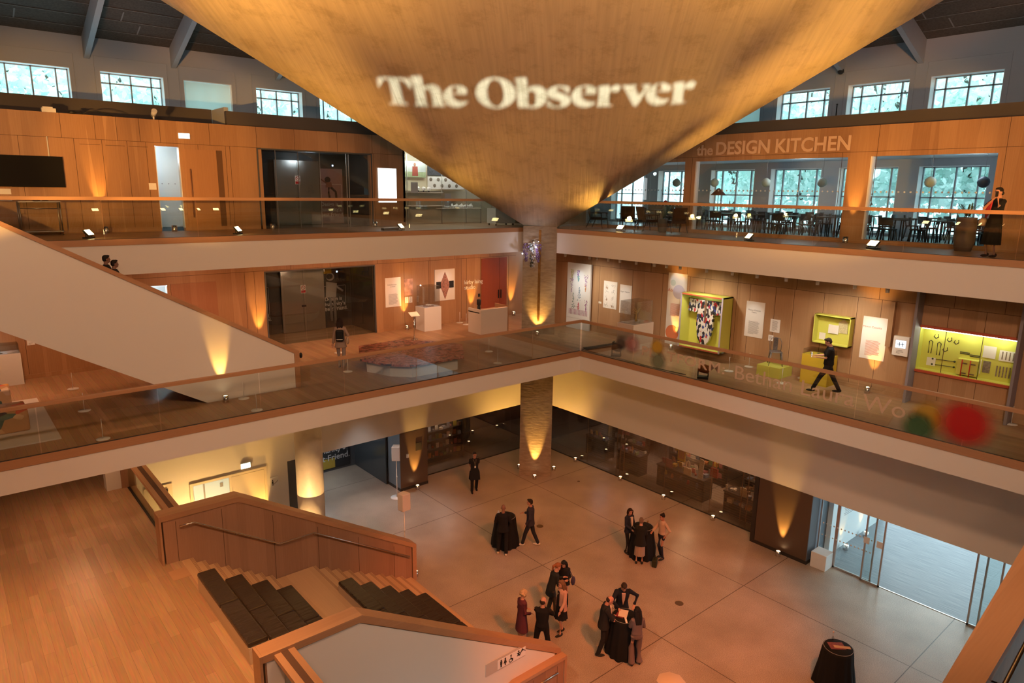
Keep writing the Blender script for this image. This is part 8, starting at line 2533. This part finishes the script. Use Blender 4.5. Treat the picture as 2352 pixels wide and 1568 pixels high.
GL = [
    # T
    (A((148, 155), (625, 178), (622, 318), (585, 300), (540, 240), (490, 200), (445, 190), (450, 230), (505, 470), (520, 508), (575, 520), (570, 540), (310, 520), (315, 505), (362, 500), (365, 470), (320, 240), (300, 190), (262, 185), (235, 210), (205, 260), (185, 305), (165, 285), (152, 220)), []),
    # h
    (A((585, 158), (640, 148), (752, 143), (778, 295), (830, 268), (885, 260), (950, 275), (1000, 315), (1022, 370), (1045, 500), (1052, 528), (1088, 540), (1082, 555), (890, 548), (892, 535), (915, 525), (890, 400), (870, 345), (835, 318), (790, 318), (820, 500), (828, 525), (855, 538), (848, 552), (658, 540), (662, 527), (690, 522), (640, 240), (622, 185), (592, 170)), []),
    # e
    (A((1160, 385), (1367, 392), (1372, 350), (1350, 305), (1290, 278), (1200, 272), (1120, 295), (1062, 350), (1042, 420), (1060, 480), (1110, 535), (1190, 563), (1270, 562), (1330, 540), (1372, 505), (1392, 485), (1340, 492), (1260, 492), (1200, 465), (1172, 425)), [A((1160, 372), (1158, 340), (1168, 305), (1195, 288), (1225, 300), (1240, 335), (1240, 372))]),
    # O
    (ell(A, 1755, 372, 274, 206, 6), [ell(A, 1752, 374, 113, 186, -6)]),
    # b
    (A((2000, 190), (2075, 172), (2177, 166), (2182, 322), (2235, 285), (2300, 278), (2352, 285), (2440, 320), (2445, 420), (2430, 500), (2352, 555), (2260, 576), (2180, 572), (2110, 564), (2055, 572), (2038, 210), (2015, 200)), [A((2190, 350), (2190, 520), (2205, 545), (2240, 556), (2280, 540), (2298, 480), (2300, 400), (2275, 350), (2235, 340))]),
    # s
    (Bq((515, 382), (515, 295), (455, 282), (360, 276), (280, 292), (230, 330), (214, 375), (230, 420), (290, 450), (370, 468), (410, 500), (408, 540), (360, 558), (305, 550), (260, 515), (218, 465), (215, 545), (260, 566), (350, 577), (440, 568), (510, 530), (535, 480), (520, 430), (460, 395), (385, 372), (340, 345), (335, 315), (370, 295), (420, 305), (465, 345)), []),
    # e
    (Bq((665, 388), (877, 388), (882, 345), (860, 300), (800, 275), (715, 272), (620, 300), (560, 355), (542, 420), (560, 490), (620, 545), (700, 568), (775, 562), (835, 535), (880, 490), (830, 498), (760, 492), (700, 460), (672, 420)), [Bq((668, 376), (675, 330), (690, 300), (715, 288), (740, 300), (752, 335), (752, 376))]),
    # r
    (Bq((880, 302), (960, 275), (1058, 268), (1058, 330), (1090, 290), (1150, 264), (1200, 275), (1205, 310), (1180, 350), (1150, 362), (1100, 348), (1060, 345), (1048, 530), (1098, 540), (1095, 552), (878, 556), (880, 543), (905, 535), (918, 320), (895, 310)), []),
    # v
    (Bq((1212, 275), (1430, 262), (1425, 275), (1395, 285), (1455, 425), (1540, 290), (1490, 275), (1490, 262), (1640, 255), (1600, 275), (1430, 545), (1400, 552), (1370, 530), (1255, 300)), []),
    # e
    (Bq((1675, 355), (1890, 350), (1892, 300), (1860, 258), (1790, 238), (1700, 248), (1615, 290), (1560, 350), (1545, 420), (1570, 485), (1630, 530), (1710, 542), (1790, 525), (1840, 490), (1875, 448), (1830, 458), (1770, 460), (1710, 435), (1680, 395)), [Bq((1678, 342), (1688, 300), (1710, 262), (1740, 252), (1762, 275), (1765, 342))]),
    # r
    (Bq((1910, 250), (1990, 228), (2075, 222), (2070, 285), (2110, 235), (2170, 210), (2215, 225), (2220, 262), (2190, 310), (2155, 325), (2110, 308), (2065, 302), (2040, 492), (2092, 490), (2085, 505), (1872, 525), (1875, 510), (1905, 500), (1930, 275), (1912, 262)), []),
]
GL[4] = (A((2000, 190), (2075, 172), (2177, 166), (2182, 322), (2235, 285), (2300, 278), (2352, 287), (2400, 310), (2436, 350), (2448, 410), (2440, 470), (2405, 530), (2340, 565), (2260, 576), (2180, 572), (2110, 564), (2055, 572), (2038, 210), (2015, 200)), GL[4][1])
PJ = CAMP + RT * 1.6 - FW * 0.9 + Vector((0, 0, 1.7))
tgt = on_shell(1230, 215)
pz = (tgt - PJ).normalized(); pxv = pz.cross(Vector((0, 0, 1))).normalized(); pyv = pxv.cross(pz)
DP = 0.36


def to_plate(pt):
    p = on_shell(*pt) - PJ; k = DP / p.dot(pz); p = p * k
    return (p.dot(pxv), p.dot(pyv), 0)


def chaikin(P):
    """round the corners a little"""
    o = []
    for i in range(len(P)):
        a, b2 = P[i], P[(i + 1) % len(P)]
        o.append((a[0] * .82 + b2[0] * .18, a[1] * .82 + b2[1] * .18)); o.append((a[0] * .18 + b2[0] * .82, a[1] * .18 + b2[1] * .82))
    return o


cu = bpy.data.curves.new('stencil', 'CURVE'); cu.dimensions = '2D'; cu.fill_mode = 'BOTH'; cu.extrude = .0004


def spl(P3):
    s = cu.splines.new('POLY'); s.points.add(len(P3) - 1)
    for i, p in enumerate(P3): s.points[i].co = (p[0], p[1], 0, 1)
    s.use_cyclic_u = True


HWP, HHP = .20, .10
spl([(-HWP, -HHP, 0), (HWP, -HHP, 0), (HWP, HHP, 0), (-HWP, HHP, 0)])
for outer, holes in GL:
    spl([to_plate(p) for p in chaikin(outer)])
    for h in holes: spl([to_plate(p) for p in chaikin(h)])
so = bpy.data.objects.new('stencil_tmp', cu); COL.objects.link(so)
sme = bpy.data.meshes.new_from_object(so.evaluated_get(bpy.context.evaluated_depsgraph_get()))
bpy.data.objects.remove(so)
pj = thing('stage_projector', 'black stage projector throwing the newspaper name on the shell', 'projector')
MX = Matrix((pxv, pyv, pz)).transposed().to_4x4(); MX.translation = PJ
st = bpy.data.objects.new('stencil', sme); sme.materials.clear(); sme.materials.append(M['blackm']); COL.objects.link(st); st.parent = pj
st.matrix_world = MX @ Matrix.Translation((0, 0, DP))
q = MB(); w = .01
for a in ((-HWP - w, -HWP, -HHP - w, HHP + w), (HWP, HWP + w, -HHP - w, HHP + w), (-HWP, HWP, -HHP - w, -HHP), (-HWP, HWP, HHP, HHP + w)): q.box(*a, -.15, DP + .01)
q.box(-HWP, HWP, -HHP, HHP, -.16, -.15)
hs = q.build('housing', M['black'], pj); hs.matrix_world = MX
q = MB(); q.tube([PJ + Vector((0, 0, -.1)), Vector((PJ.x, PJ.y, L2 + .02))], .03, 8); q.build('stand_pole', M['black'], pj)
q = MB(); q.lathe([(.3, 0), (.3, .02)], (PJ.x, PJ.y, L2), 20); q.build('stand_base', M['black'], pj)
l = lamp('projector_lamp', 'SPOT', PJ, 42000 * 1.6, (.80, 1.0, .93), tgt, 40, 0.0, .0012)
